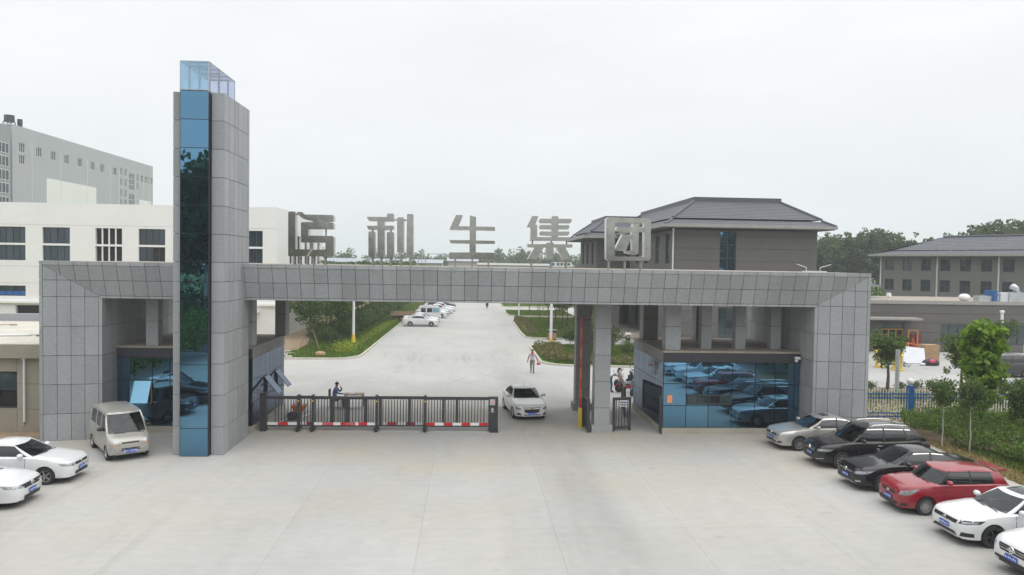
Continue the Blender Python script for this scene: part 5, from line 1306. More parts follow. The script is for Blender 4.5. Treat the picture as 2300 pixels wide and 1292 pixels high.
specs['gate_sedan'] = sedan(4.30, 1.735, 1.50, 2.50, .86, .30, 'paint_white', spokes=10, antenna=True, emblem=[('bow', .575, 'gold', .036)], plate=.37,
    front=[('upper_slot', 'plastic_black', [(-.46, .60), (.46, .60), (.50, .635), (-.50, .635)]), ('grille', 'plastic_black', [(-.34, .42), (.34, .42), (.44, .54), (-.44, .54)]), ('headlight', 'lamp_glass', [(.06, .46, .52), (.34, .80, .54), (.56, .86, .72), (.14, .50, .62)], True, 34),
           ('lower_intake', 'plastic_black', [(-.42, .29), (.42, .29), (.42, .33), (-.42, .33)]), ('fog_lamp', 'plastic_black', [(.54, .30), (.76, .32), (.74, .41), (.60, .41)], True)])
# SUV
SUV_D = [(0, .72), (.01, .80), (.03, .88), (.06, .93), (.12, .985), (.2, 1.03), (.27, 1.075), (.34, 1.09), (.5, 1.10), (.7, 1.13), (.85, 1.17), (.95, 1.17), (.985, 1.10), (1, .98)]
SUV_S = [(0, .64), (.01, .70), (.03, .78), (.06, .84), (.12, .91), (.2, .965), (.27, 1.01), (.34, 1.03), (.5, 1.04), (.7, 1.065), (.85, 1.10), (.95, 1.08), (.985, .98), (1, .88)]
def suv(L=4.67, W=1.85, H=1.69, wb=2.70, fo=.92, rw=.355, paint='paint_plum', **k):
    a = L/4.67
    sp = dict(L=L, W=W, H=H, wb=wb, fo=fo, rw=rw, paint=paint, deck=SUV_D, shoulder=SUV_S, clear=.22, skirt=.12,
        gh=dict(wb=1.18*a, wt=1.92*a, bow=.16, yb=.90, yt=.70, crown=.06, arc=(.02, .07), rb=4.56*a, rt=3.98*a,
            side=[(1.44*a, 2.0*a, 'pillar'), (1.52*a, 2.06*a, 'winA'), (2.05*a, 2.30*a, 'winA'), (2.58*a, 2.64*a, 'black'), (2.66*a, 2.71*a, 'winB'), (3.55*a, 3.48*a, 'black'), (3.62*a, 3.54*a, 'winC'), (4.14*a, 3.72*a, 'pillar'), (4.44*a, 3.94*a, 'pillar')]),
        front=[('grille', 'plastic_black', [(-.42, .60), (.42, .60), (.50, .78), (-.50, .78)]), ('grille_bar', 'chrome', [(-.42, .66), (.42, .66), (.43, .675), (-.43, .675)], False, 0, .012), ('grille_bar', 'chrome', [(-.44, .72), (.44, .72), (.45, .735), (-.45, .735)], False, 0, .012),
               ('headlight', 'lamp_glass', [(.10, .52, .67), (.46, .84, .71), (.60, .88, .80), (.14, .52, .77)], True, 34), ('lower_intake', 'plastic_black', [(-.64, .30), (.64, .30), (.60, .44), (-.60, .44)]), ('bumper_trim', 'chrome', [(.50, .34), (.82, .40), (.82, .42), (.50, .36)], True, 0, .012)],
        plate=.50, rear=[('tail_lamp', 'tail_red', [(.45, .86), (.82, .88), (.82, 1.0), (.45, .98)], True)], doors=[1.58*a, 2.66*a, 3.62*a], handles=[2.35*a, 3.34*a], mirror=1.70*a)
    sp.update(k); return sp
specs['black_suv'] = suv(chrome=True, rails=True, spokes=10, sunroof=(1, 12, .7), emblem=[('diamond', .70, 'chrome', .08)], sidebits=[('side_strake', 'chrome', [(1.0, .80), (1.75, .83), (1.75, .85), (1.0, .825)])], mirror_paint='plastic_black')
specs['white_suv'] = suv(4.55, 1.83, 1.66, 2.65, .9, .345, 'paint_white', emblem=[('oval', .70, 'chrome', .09)], sunroof=(2, 7, .5), spokes=5)
specs['slate_mpv'] = suv(4.75, 1.80, 1.74, 2.80, .92, .33, 'paint_slate')
# hatchback
HB_D = [(0, .74), (.012, .83), (.035, .90), (.07, .945), (.13, .98), (.2, 1.01), (.26, 1.03), (.34, 1.03), (.5, 1.035), (.7, 1.05), (.9, 1.07), (.97, 1.06), (.99, 1.0), (1, .9)]
HB_S = [(0, .65), (.012, .72), (.035, .79), (.07, .84), (.13, .895), (.2, .935), (.26, .96), (.34, .965), (.5, .975), (.7, .985), (.9, 1.0), (.97, .97), (.99, .90), (1, .82)]
specs['red_hatch'] = dict(L=3.77, W=1.69, H=1.51, wb=2.39, fo=.80, rw=.30, paint='paint_red', deck=HB_D, shoulder=HB_S, clear=.17, fz=.05, black_pillars=True, spoiler=True, spokes=14,
    gh=dict(wb=.98, wt=1.50, bow=.20, yb=.90, yt=.72, crown=.075, arc=(.03, .06), rb=3.70, rt=3.42, side=[(1.26, 1.64, 'black'), (1.36, 1.72, 'winA'), (1.80, 1.95, 'winA'), (2.28, 2.32, 'black'), (2.34, 2.38, 'winB'), (2.98, 2.95, 'winB'), (3.12, 3.06, 'pillar'), (3.58, 3.38, 'pillar')]),
    front=[('grille', 'plastic_black', [(-.36, .54), (.36, .54), (.40, .64), (-.40, .64)]), ('lower_intake', 'plastic_black', [(-.50, .25), (.50, .25), (.52, .38), (-.52, .38)]), ('headlight', 'lamp_glass', [(.10, .50, .58), (.34, .76, .62), (.62, .80, .82), (.20, .52, .72)], True, 36), ('fog_lamp', 'plastic_black', [(.12, .56, .29), (.26, .74, .31), (.24, .76, .39), (.12, .60, .39)], True, 36)],
    plate=.45, rear=[('tail_lamp', 'tail_red', [(.58, .72), (.76, .72), (.76, .98), (.60, .98)], True)], doors=[1.42, 2.34, 3.05], handles=[2.05, 2.9], mirror=1.50, emblem=[('oval', .59, 'chrome', .05)])
# microvan
VN_D = [(0, .72), (.01, .80), (.03, .88), (.06, .93), (.11, .99), (.15, 1.06), (.2, 1.10), (.4, 1.12), (.7, 1.13), (.95, 1.13), (.99, 1.10), (1, 1.05)]
VN_S = [(0, .64), (.01, .70), (.03, .78), (.06, .85), (.11, .93), (.15, 1.0), (.2, 1.06), (.4, 1.08), (.7, 1.09), (.95, 1.09), (.99, 1.02), (1, .95)]
def microvan(**k):
    sp = dict(L=3.80, W=1.56, H=1.88, wb=2.50, fo=.62, rw=.285, paint='paint_van', deck=VN_D, shoulder=VN_S, clear=.22, spokes=5,
        wid=[(0, .80), (.012, .88), (.03, .94), (.06, .98), (.12, 1), (.95, 1), (.985, .97), (1, .90)],
        gh=dict(wb=.42, wt=1.08, bow=.13, yb=.94, yt=.82, crown=.09, arc=(.03, .03), rb=3.76, rt=3.60, bulge=.02, side=[(.62, 1.14, 'pillar'), (.74, 1.22, 'winA'), (1.1, 1.40, 'winA'), (1.48, 1.54, 'pillar'), (1.62, 1.66, 'winB'), (2.36, 2.38, 'pillar'), (2.50, 2.50, 'winC'), (3.38, 3.30, 'pillar'), (3.68, 3.56, 'pillar')]),
        front=[('grille', 'plastic_black', [(-.30, .70), (.30, .70), (.33, .76), (-.33, .76)]), ('lower_intake', 'plastic_black', [(-.32, .48), (.32, .48), (.32, .52), (-.32, .52)]), ('lower_intake', 'plastic_black', [(-.34, .42), (.34, .42), (.34, .46), (-.34, .46)]),
               ('headlight', 'lamp_glass', [(.36, .68), (.66, .66), (.69, .86), (.42, .82)], True), ('indicator', 'lamp_amber', [(.40, .655), (.66, .635), (.66, .675), (.40, .69)], True, 0, .012), ('fog_lamp', 'lamp_glass', [(.50, .45), (.60, .45), (.60, .54), (.50, .54)], True)],
        plate=.40, plate_text='鲁A A2680', rear=[], doors=[.80, 1.58, 2.45], handles=[1.3, 1.75], mirror=.95, mirror_paint='plastic_black')
    sp.update(k); return sp
specs['van'] = microvan()
specs['white_van'] = microvan(paint='paint_white', plate_text=None, L=4.2, H=1.9)

PROTO = {}; USED = set()
def car(kind, label, x, y, heading, cat='car', group=None, name='parked_car'):
    """heading: direction of the nose, degrees from +X, counter-clockwise"""
    if kind not in PROTO: PROTO[kind] = build_car(name, specs[kind])
    o = PROTO[kind] if kind not in USED else copy_tree(PROTO[kind])
    if kind in USED: o.name = name
    USED.add(kind)
    o.location = (x, y, 0); o.rotation_euler[2] = R(heading); tag(o, label, cat, group); return o
GR, GL_ = 'cars parked nose-in on the right of the forecourt', 'cars parked nose-in on the left of the forecourt'
def atwheel(kind, xw, yw, side, heading):
    """place so that the near front wheel touches (xw, yw); side +1 = left wheel"""
    s = specs[kind]; a = R(heading); lx, ly = s['L']/2-s['fo'], side*(s['W']/2-.02)
    return xw-(lx*math.cos(a)-ly*math.sin(a)), yw-(lx*math.sin(a)+ly*math.cos(a))
def rcar(kind, label, xw, yw, h=180): x, y = atwheel(kind, xw, yw, 1, h); return car(kind, label, x, y, h, 'car', GR)
rcar('silver_sedan', 'silver sedan with dark sunroof, nearest the right gatehouse', 14.45, 31.75, 181)
rcar('black_suv', 'black SUV with chrome window surround and roof rails, between silver and black sedans', 14.9, 28.85, 180)
rcar('black_sedan', 'black sedan with chrome window line, between the black SUV and the red hatchback', 14.87, 25.83, 180)
rcar('red_hatch', 'red hatchback with black windscreen pillars and rear spoiler', 14.9, 23.37, 180)
rcar('white_sunroof_sedan', 'white sedan with dark sunroof and dark five-spoke wheels beside the red hatchback', 15.15, 20.55, 180)
rcar('white_suv', 'white SUV with barred chrome grille cut off by the lower right picture corner', 15.15, 17.75, 181)
x, y = atwheel('santana', -14.73, 26.83, -1, 3); car('santana', 'white sedan with blue plate parked left, nearer the granite pillar', x, y, 3, 'car', GL_)
x, y = atwheel('white_wing_sedan', -14.95, 24.05, -1, 3); car('white_wing_sedan', 'white sedan with chrome winged grille cut off by the left picture edge', x, y, 3, 'car', GL_)
a_ = math.degrees(math.atan2(-.80, .60)); x, y = atwheel('van', -14.22, 30.15, -1, a_); car('van', 'dusty silver microvan parked before the left pillar', x, y, a_, 'van', None, 'parked_van')
h_ = math.degrees(math.atan2(-.990, .139)); x, y = atwheel('gate_sedan', 2.28, 38.55, -1, h_); car('gate_sedan', 'white sedan with gold grille emblem driving out through the gate', x, y, h_, 'car', None, 'car')
# rest of the rows, beside and behind the camera (they show in the mirrored glass)
GX_ = 'further cars of the rows, seen in the mirrored glass'
x, y = atwheel('white_sunroof_sedan', 15.2, 14.9, 1, 180); car('white_sunroof_sedan', 'white sedan seen only as a reflection in the right gatehouse glass', x, y, 180, 'car', GX_)
x, y = atwheel('black_sedan', -15.0, 21.2, -1, 2); car('black_sedan', 'black sedan on the left seen only as a reflection in the tower glass', x, y, 2, 'car', GX_)
x, y = atwheel('black_suv', -15.0, 18.2, -1, 2); car('black_suv', 'black SUV on the left seen only as a reflection in the tower glass', x, y, 2, 'car', GX_)
# far row along the avenue
GF = 'vehicles parked along the left of the avenue'
def fcar(kind, label, xw, yw, cat='car', name='parked_car'): x, y = atwheel(kind, xw, yw, -1, 0); return car(kind, label, x, y, 0, cat, GF, name)
fcar('santana', 'white sedan nearest in the row of cars along the avenue kerb', -4.72, 93.0)
fcar('silver_sedan', 'pale sedan second in the avenue row, beside the flatbed truck', -4.85, 96.2) if False else fcar('white_wing_sedan', 'white sedan second in the avenue row, beside the flatbed truck', -4.8, 96.3)
fcar('white_suv', 'white SUV just beyond the flatbed truck in the avenue row', -4.1, 107.0)
fcar('white_sunroof_sedan', 'white sedan behind the avenue SUV, fifth vehicle of the row', -3.9, 111.5)
fcar('santana', 'white sedan sixth vehicle of the avenue row', -3.4, 116.5)
fcar('white_wing_sedan', 'white sedan seventh vehicle of the avenue row', -3.2, 121.5)
fcar('slate_mpv', 'dark car at the far end of the avenue row', -3.3, 127.5)
x, y = atwheel('slate_mpv', 39.9, 53.9, -1, 2); car('slate_mpv', 'dark slate people carrier parked in the yard beyond the fence, by the right picture edge', x+2.0, y, 178, 'car')

# flatbed crew-cab truck in the avenue row
tr = thing('flatbed_truck', (-6.6, 101.2, 0), 'white crew-cab truck with timber flatbed parked in the avenue row', 'truck', GF)
TXf, TYc = -3.9, 101.2
prof = [(TXf, .62), (TXf+.02, 1.15), (TXf-.30, 1.98), (TXf-.52, 2.10), (TXf-2.75, 2.12), (TXf-2.85, 2.0), (TXf-2.85, .62)]
MB().prism(prof, lambda u, v, d: (u, TYc+d, v), -.9, .9).build('cab', 'paint_white', tr)
for x0, x1 in ((-2.55, -1.95), (-1.75, -1.05)): MB().box(TXf+x0, TXf+x1, TYc-.915, TYc-.902, 1.32, 1.86).build('side_window', 'car_glass', tr)
MB().prism([(TXf-.95, 1.30), (TXf-.14, 1.30), (TXf-.33, 1.86), (TXf-.95, 1.86)], lambda u, v, d: (u, TYc+d, v), -.915, -.902).build('side_window', 'blue_board', tr)
MB().prism([(TXf+.012, 1.22), (TXf+.03, 1.22), (TXf-.24, 1.90), (TXf-.26, 1.90)], lambda u, v, d: (u, TYc+d, v), -.8, .8).build('windshield', 'car_glass', tr)
MB().box(TXf-6.6, TXf-2.95, TYc-.98, TYc+.98, .82, .95).build('bed_floor', 'timber', tr)
for yy in (-.98, .94): MB().box(TXf-6.6, TXf-2.95, TYc+yy, TYc+yy+.04, .951, 1.28).build('bed_side', 'timber', tr)
MB().box(TXf-6.6, TXf-6.56, TYc-.935, TYc+.935, .951, 1.28).build('tailboard', 'timber', tr); MB().box(TXf-6.4, TXf-.2, TYc-.4, TYc+.4, .5, .81).build('chassis', 'plastic_black', tr)
MB().box(TXf-5.9, TXf-5.7, TYc-.96, TYc-.93, .6, .8).build('side_guard', 'maroon', tr)
tm_, rm_ = wheel_mesh(.36, .24, 'rim_silver', 5, 0)
for xx in (TXf-.75, TXf-5.1):
    for sg_ in (-1, 1): o = link('wheel', tm_, tr); o.location = (xx+6.6, sg_*.80, .36); q = link('rim', rm_, o); o.rotation_euler[2] = math.pi if sg_ < 0 else 0
for o_ in (MB().box(TXf+.02, TXf+.10, TYc-.9, TYc+.9, .45, .72).build('bumper', 'paint_white', tr),): pass

# ================================================================== VEGETATION
NP = np.random.RandomState(11)
def leaves_mesh(name, pos, size, m, aspect=.6, upbias=0., rs=None):
    """one small folded-free quad per leaf; pos (N,3)"""
    rs = rs or NP; n = len(pos)
    u = rs.normal(size=(n, 3)); u /= np.linalg.norm(u, axis=1)[:, None]
    w = rs.normal(size=(n, 3)); w[:, 2] += upbias*2
    v = np.cross(w, u); v /= (np.linalg.norm(v, axis=1)[:, None]+1e-9)
    s = (size*rs.uniform(.6, 1.3, n))[:, None]
    V = np.stack([pos-u*s, pos+v*s*aspect, pos+u*s, pos-v*s*aspect], 1).reshape(-1, 3)
    me = bpy.data.meshes.new(name); me.vertices.add(4*n); me.vertices.foreach_set('co', V.astype(np.float32).ravel())
    me.loops.add(4*n); me.loops.foreach_set('vertex_index', np.arange(4*n, dtype=np.int32)); me.polygons.add(n)
    me.polygons.foreach_set('loop_start', np.arange(0, 4*n, 4, dtype=np.int32)); me.polygons.foreach_set('loop_total', np.full(n, 4, np.int32))
    me.materials.append(M(m)); me.update(); me.validate(); return me
def tree_meshes(seed, h, trunk_h, rx, nbranch, nleaf, leaf, lm, bm_, tr=.1, lean=.0, shape='oval', clump=.55, loose=0.0):
    rs = np.random.RandomState(seed); r = random.Random(seed)
    tb = MB(); pts = []; x = y = 0.
    for i in range(8):
        t = i/7; pts.append((x, y, h*.86*t)); x += r.uniform(-.06, .06)*h/7+lean*h/7; y += r.uniform(-.06, .06)*h/7
    tb.tube(pts, [tr*(1-.82*i/7) for i in range(8)], 8)
    cl = []
    for b in range(nbranch):
        t = trunk_h/h/.86+(1-trunk_h/h/.86)*((b+.5)/nbranch)**.9; t = min(t, .98); i = min(int(t*7), 6); f = t*7-i
        p = Vector(pts[i]).lerp(Vector(pts[i+1]), f); a = b*2.4+r.uniform(-.4, .4)
        hh = (p.z-trunk_h)/(h-trunk_h)
        if shape == 'oval': k = math.sqrt(max(.05, 1-(2*hh-.85)**2*.8))
        elif shape == 'poplar': k = .45+.55*math.sin(math.pi*min(1, hh*.9+.12))
        elif shape == 'vase': k = .35+.75*hh
        else: k = 1.0-.55*hh
        L = rx*k*r.uniform(.7, 1.12); rise = (h-p.z)*r.uniform(.25, .6)
        mid = p+Vector((math.cos(a)*L*.55, math.sin(a)*L*.55, rise*.4)); end = p+Vector((math.cos(a)*L, math.sin(a)*L, rise*.8))
        rb_ = tr*(1-.8*t)*.55
        tb.tube([p, mid, end], [rb_, rb_*.6, rb_*.2], 5)
        for q in (.45, .75, 1.0):
            c = p.lerp(mid, q*2) if q < .5 else mid.lerp(end, (q-.5)*2); cl.append((c, clump*(.8+.5*r.random())*(1 if q > .5 else .8)))
            for _ in range(1 if loose < .5 else 2): cl.append((c+Vector((r.gauss(0, 1), r.gauss(0, 1), r.gauss(0, .8)))*clump*.9, clump*.6))
    cl.append((Vector((pts[-1][0], pts[-1][1], h*.93)), clump))
    wts = np.array([c[1]**2 for c in cl]); wts /= wts.sum(); cnt = rs.multinomial(nleaf, wts); P_ = []
    for (c, rr), k in zip(cl, cnt):
        d = rs.normal(size=(k, 3)); d /= np.linalg.norm(d, axis=1)[:, None]+1e-9; rad = rr*rs.uniform(.35, 1.0, k)**.6
        P_.append(np.array(c)+d*rad[:, None]*np.array([1, 1, .75]))
    P_ = np.concatenate(P_); P_ = P_[P_[:, 2] > trunk_h*.7]
    return tb.mesh('trunk', bm_, smooth=True, angle=60), leaves_mesh('crown', P_, leaf, lm, rs=rs)
def tree(ms, name, label, x, y, z=0, s=1., rz=0., group=None, cat='tree', sz=None):
    t = thing(name, (x, y, z), label, cat, group, rz); t.scale = (s, s, sz or s)
    link('trunk', ms[0], t); link('crown', ms[1], t); return t

# meshes of each kind, shared by their copies
T_ROAD = [tree_meshes(20+i, 7.6, 1.6, 2.3, 15, 5200, .13, 'leaf_dark' if i % 2 else 'leaf', 'bark', .11, 0, 'oval', .75) for i in range(3)]
T_BUSH = [tree_meshes(30+i, 2.6, .25, 1.35, 12, 3200, .085, 'leaf_dark' if i else 'leaf', 'bark', .05, 0, 'oval', .55) for i in range(2)]
T_SLIM = [tree_meshes(40+i, 6.2, 2.2, 1.2, 12, 2600, .11, 'leaf', 'bark', .07, 0, 'oval', .5) for i in range(2)]
T_GLOBE = [tree_meshes(50, 3.9, 1.5, 1.05, 15, 4800, .085, 'leaf', 'bark', .12, 0, 'vase', .42), tree_meshes(51, 3.9, 1.5, 1.0, 14, 4800, .085, 'leaf', 'bark', .12, .03, 'vase', .42)]
T_MAPLE = tree_meshes(60, 5.6, .6, .62, 26, 3000, .165, 'leaf_bright', 'bark', .07, 0, 'poplar', .36)
T_SAP = [tree_meshes(61+i, 3.2, 1.7, .34, 10, 1800, .06, 'leaf', 'bark_pale', .035, .0, 'oval', .34) for i in range(2)]
T_FAR = [tree_meshes(70+i, 15.5, 3.5, 3.4, 20, 6500, .30, 'leaf_far', 'bark', .22, 0, 'oval', 1.25, 1) for i in range(4)]
T_POP = [tree_meshes(80+i, 19, 4.0, 4.2, 22, 7500, .36, 'leaf_dark', 'bark_pale', .26, .02, 'oval', 1.35) for i in range(2)]
T_SHRUB = [tree_meshes(90+i, .62, .06, .36, 9, 420, .055, 'leaf', 'bark', .02, 0, 'oval', .2) for i in range(2)]

rg = random.Random(5)
# left roadside belt
GB = 'trees of the belt along the left of the avenue'
spots = [(-14.2, 68, .80), (-15.4, 79, .86), (-13.2, 73, .80), (-13.4, 77, .85), (-15.3, 81, 1.0), (-13.2, 84.5, .92), (-16.2, 88, 1.05), (-13.6, 92, .98), (-15.2, 97, 1.02), (-13.2, 102, .98), (-15.4, 108, 1.06), (-13.3, 114, 1.0), (-15.0, 121, 1.05), (-13.2, 129, 1.03), (-14.8, 138, 1.08), (-13.2, 148, 1.06), (-14.8, 160, 1.1), (-13.4, 174, 1.12)]
ordn = ['first', 'second', 'third', 'fourth', 'fifth', 'sixth', 'seventh', 'eighth', 'ninth', 'tenth', 'eleventh', 'twelfth', 'thirteenth', 'fourteenth', 'fifteenth', 'sixteenth', 'seventeenth', 'eighteenth', 'nineteenth', 'twentieth']
for i, (x, y, s) in enumerate(spots):
    lab = 'staked young tree with bare lower trunk, nearest the white wall in the left belt' if i == 0 else f'dark leafy tree, {ordn[i]} from the gate in the belt left of the avenue'
    tree(T_ROAD[i % 3], 'roadside_tree', lab, x, y, .09, s, rg.uniform(0, 6), GB)
st = thing('tree_stake', (-14.2, 68, .09), 'pair of pale timber props bracing the first roadside tree', 'stake')
MB().tube([(-15.1, 67.6, .09), (-14.25, 68, 2.3)], .045, 6).build('prop', 'timber', st); MB().tube([(-13.35, 67.5, .09), (-14.15, 68, 2.3)], .045, 6).build('prop', 'timber', st)
bsp = [(-13.3, 71.5, .6), (-14.4, 74.6, .7), (-12.5, 76, .7), (-12.4, 80, 1.0), (-12.0, 84, .95), (-11.9, 88.5, 1.0), (-11.8, 93, 1.0), (-11.7, 98, 1.05), (-11.6, 104, 1.0), (-11.6, 110, 1.05), (-11.6, 117, 1.0), (-11.5, 125, 1.1)]
for i, (x, y, s) in enumerate(bsp): tree(T_BUSH[i % 2], 'roadside_shrub', f'rounded dark shrub, {ordn[i]} from the gate before the left tree belt', x, y, .09, s, rg.uniform(0, 6), 'shrubs before the left tree belt', 'shrub')
# grass as tufts
def inpoly(poly, n, rs):
    P_ = np.array(poly); lo, hi = P_.min(0), P_.max(0); out = []
    while sum(len(o) for o in out) < n:
        q = rs.uniform(lo, hi, (n*2, 2)); ins = np.zeros(len(q), bool); j = len(P_)-1
        for i in range(len(P_)):
            c = ((P_[i, 1] > q[:, 1]) != (P_[j, 1] > q[:, 1])) & (q[:, 0] < (P_[j, 0]-P_[i, 0])*(q[:, 1]-P_[i, 1])/(P_[j, 1]-P_[i, 1]+1e-12)+P_[i, 0]); ins ^= c; j = i
        out.append(q[ins])
    return np.concatenate(out)[:n]
def tufts(name, label, poly, n, h, m, z0=.09, cat='grass'):
    rs = np.random.RandomState(len(name)+n); q = inpoly(poly, n, rs); hh = h*rs.uniform(.5, 1.3, n); a = rs.uniform(0, 6.28, n); w = h*.35
    b = np.column_stack([q, np.full(n, z0-.01)]); d = np.column_stack([np.cos(a), np.sin(a), np.zeros(n)])*w
    tip = b+np.column_stack([rs.normal(0, h*.45, n), rs.normal(0, h*.45, n), hh])
    V = np.stack([b-d, b+d, tip], 1).reshape(-1, 3); me = bpy.data.meshes.new(name); me.vertices.add(3*n); me.vertices.foreach_set('co', V.astype(np.float32).ravel())
    me.loops.add(3*n); me.loops.foreach_set('vertex_index', np.arange(3*n, dtype=np.int32)); me.polygons.add(n); me.polygons.foreach_set('loop_start', np.arange(0, 3*n, 3, dtype=np.int32)); me.polygons.foreach_set('loop_total', np.full(n, 3, np.int32))
    me.materials.append(M(m)); me.update(); me.validate(); o = link(name, me); tag(o, label, cat, kind='stuff'); return o
tufts('roadside_grass', 'rough green grass along the left avenue kerb', [(-8.4, 150), (-9.15, 64.2), (-10.2, 62), (-11.2, 61.3), (-17, 60.9), (-15, 66), (-15, 150)], 62000, .17, 'grass')
tufts('lawn_grass', 'green lawn nearest the gate, right of the avenue', [(17.4, 57.6), (9.0, 58.3), (7.2, 58.9), (6.1, 61), (6.0, 71.2), (6.5, 72.7), (17.4, 72.7)], 26000, .17, 'grass')
tufts('lawn_grass', 'second green lawn right of the avenue', [(17.4, 79.2), (7.0, 79.4), (6.2, 81), (6.1, 103), (6.7, 109.2), (15.6, 109.2)], 26000, .18, 'grass')
tufts('lawn_grass', 'third narrow lawn right of the avenue', [(15.7, 112.8), (7.3, 112.8), (6.0, 115), (6.0, 125.5), (15.7, 125.8)], 10000, .2, 'grass')
tufts('lawn_grass', 'farthest lawn right of the avenue', [(29, 139.4), (6.8, 137), (6.2, 139), (6.2, 190), (29, 190)], 16000, .25, 'grass')
def lowplants(name, label, poly, n, zlo, zhi, leaf, m, cat='ground cover'):
    rs = np.random.RandomState(n); q = inpoly(poly, n, rs); hgt = zlo+(zhi-zlo)*(.5+.5*np.sin(q[:, 0]*2.1+np.cos(q[:, 1]*1.7)*1.3)*np.sin(q[:, 1]*1.9+q[:, 0]*.6))
    z = hgt*rs.uniform(.25, 1, n)**.7; P_ = np.column_stack([q, z+.05]); o = link(name, leaves_mesh(name, P_, leaf, m, rs=rs)); tag(o, label, cat, kind='stuff'); return o
lowplants('rose_bed', 'brownish rose bushes edging the front right lawn', [(9.0, 58.4), (16.5, 57.8), (16.5, 59.5), (9, 60.2), (8.2, 64), (8.6, 70.5), (6.2, 71.5), (6.0, 62), (6.8, 59.6)], 9000, .3, .75, .075, 'rose_leaf')
lowplants('rose_bed', 'brownish rose bushes on the outer edge of the second lawn', [(6.2, 82), (7.6, 82), (8.2, 104), (6.6, 108), (6.1, 103)], 5000, .3, .7, .09, 'rose_leaf')
lowplants('flower_border', 'yellow flowering plants in the grass along the left kerb', [(-10.2, 64), (-11.3, 64), (-10.6, 100), (-9.4, 100)], 2600, .12, .5, .05, 'flower_yellow')
lowplants('undergrowth', 'dark undergrowth beneath the left tree belt', [(-12.2, 72), (-16.5, 76), (-17.2, 150), (-11.2, 150)], 26000, .2, .9, .10, 'leaf_dark')
yb2 = thing('flowering_bush', (-10.7, 65.2, .09), 'bright yellow-green bush at the corner of the left grass', 'bush'); link('crown', leaves_mesh('crown', np.random.RandomState(2).normal(size=(900, 3))*np.array([.5, .45, .28])+np.array([0, 0, .5]), .06, 'flower_yellow'), yb2)
# right lawn trees
sl = [(9.4, 82, 1.0, 0), (10.6, 85, .95, 1), (11.6, 88.5, 1.0, 0), (12.8, 91, 1.0, 1), (9.8, 93, 1.0, 0), (11.2, 97, 1.05, 1), (9.6, 102, 1.05, 0), (13.0, 83.5, .8, 1), (9.2, 116, 1.05, 0), (10.8, 118, 1.0, 1), (12.6, 121, 1.0, 0)]
for i, (x, y, s, k) in enumerate(sl): tree(T_SLIM[k], 'lawn_tree', f'slim young tree, {ordn[i]} from the gate on the right lawns', x, y, .09, s, rg.uniform(0, 6), 'young trees on the right lawns')
for i, (x, y, s) in enumerate(((11.3, 69.5, .95), (9.7, 71.6, .62))): tree(T_BUSH[0], 'lawn_shrub', ('dark shrub beside the front lawn lamp post', 'smaller shrub on the edge of the front right lawn')[i], x, y, .09, s*(1.1), 0, None, 'shrub')
tree(T_SLIM[0], 'lawn_tree', 'leafy young tree on the front lawn left of the rear column', 10.2, 66.4, .09, .62, 1.0)
tree(T_BUSH[1], 'lawn_shrub', 'bright shrub between the front column and the right gatehouse', 12.0, 66.0, .09, .95, 2, None, 'shrub'); tree(T_BUSH[0], 'lawn_shrub', 'round dark shrub on the front lawn by the right gatehouse', 13.6, 63.5, .09, .5, 1, None, 'shrub')
# yard trees
tree(T_GLOBE[0], 'yard_tree', 'round-crowned young tree in the yard, left of the pale pole', 27.45, 47.6, 0, 1.0, .3); tree(T_GLOBE[1], 'yard_tree', 'round-crowned young tree before the dark yard window', 32.4, 47.5, 0, 1.0, 2.2); tree(T_GLOBE[0], 'yard_tree', 'small tree beside the yard lamp post', 47.2, 64, 0, .95, 4)
for i in range(16):
    x = 25.4+1.05*i
    if abs(x-27.4) < .5 or abs(x-32.4) < .5: continue
    tree(T_SHRUB[i % 2], 'border_shrub', f'small clipped shrub, number {i+1} of the row along the yard edge' if False else f'small clipped shrub, {ordn[i]} from the gateway in the yard-edge row', x, 47.9+rg.uniform(-.15, .15), 0, rg.uniform(.85, 1.25), rg.uniform(0, 6), 'row of small shrubs along the yard edge', 'shrub')
for i in range(9): tree(T_SHRUB[i % 2], 'border_shrub', f'low shrub, {ordn[i]} of the slanting row inside the fence', 23.9+.95*i, 43.9-.38*i, 0, 1.15, i, 'slanting row of shrubs inside the fence', 'shrub')
tree(T_MAPLE, 'maple_tree', 'bright green big-leaved sapling rising over the fence behind the cars', 24.4, 34.2, 0, 1.06, .5)
tree(T_SAP[0], 'sapling', 'thin sapling with pale trunk, left of the pair before the fence', 21.3, 32.4, 0, 1.0, 0); tree(T_SAP[1], 'sapling', 'thin sapling with pale trunk, right of the pair before the fence', 21.95, 31.5, 0, 1.05, 1)
tree(T_GLOBE[1], 'bank_tree', 'dark small tree at the right picture edge on the hedge bank', 25.0, 32.2, 0, .82, 1)
lowplants('hedge', 'dense green hedge and weeds on the bank behind the right cars', [(20.9, 34.6), (22.2, 37.3), (38, 37.3), (38, 26), (22.9, 25.5), (22.3, 29), (21.9, 32.0)], 75000, .5, 1.3, .07, 'hedge_leaf')
tufts('bank_grass', 'dry yellowish grass on the earth strip behind the right cars', [(20.6, 22), (20.8, 30), (21.3, 34.5), (22.4, 32), (23.2, 25), (23, 20)], 9000, .14, 'dry_grass', .004); tufts('bank_grass', 'green weeds at the foot of the hedge bank', [(21.4, 20), (22.0, 33), (24, 30), (26, 20)], 9000, .2, 'grass', .004)
tufts('bed_grass', 'thin weeds in the soil bed inside the fence', [(18.6, 38.4), (40, 38.4), (40, 47), (18.6, 47)], 7000, .14, 'grass', .004)
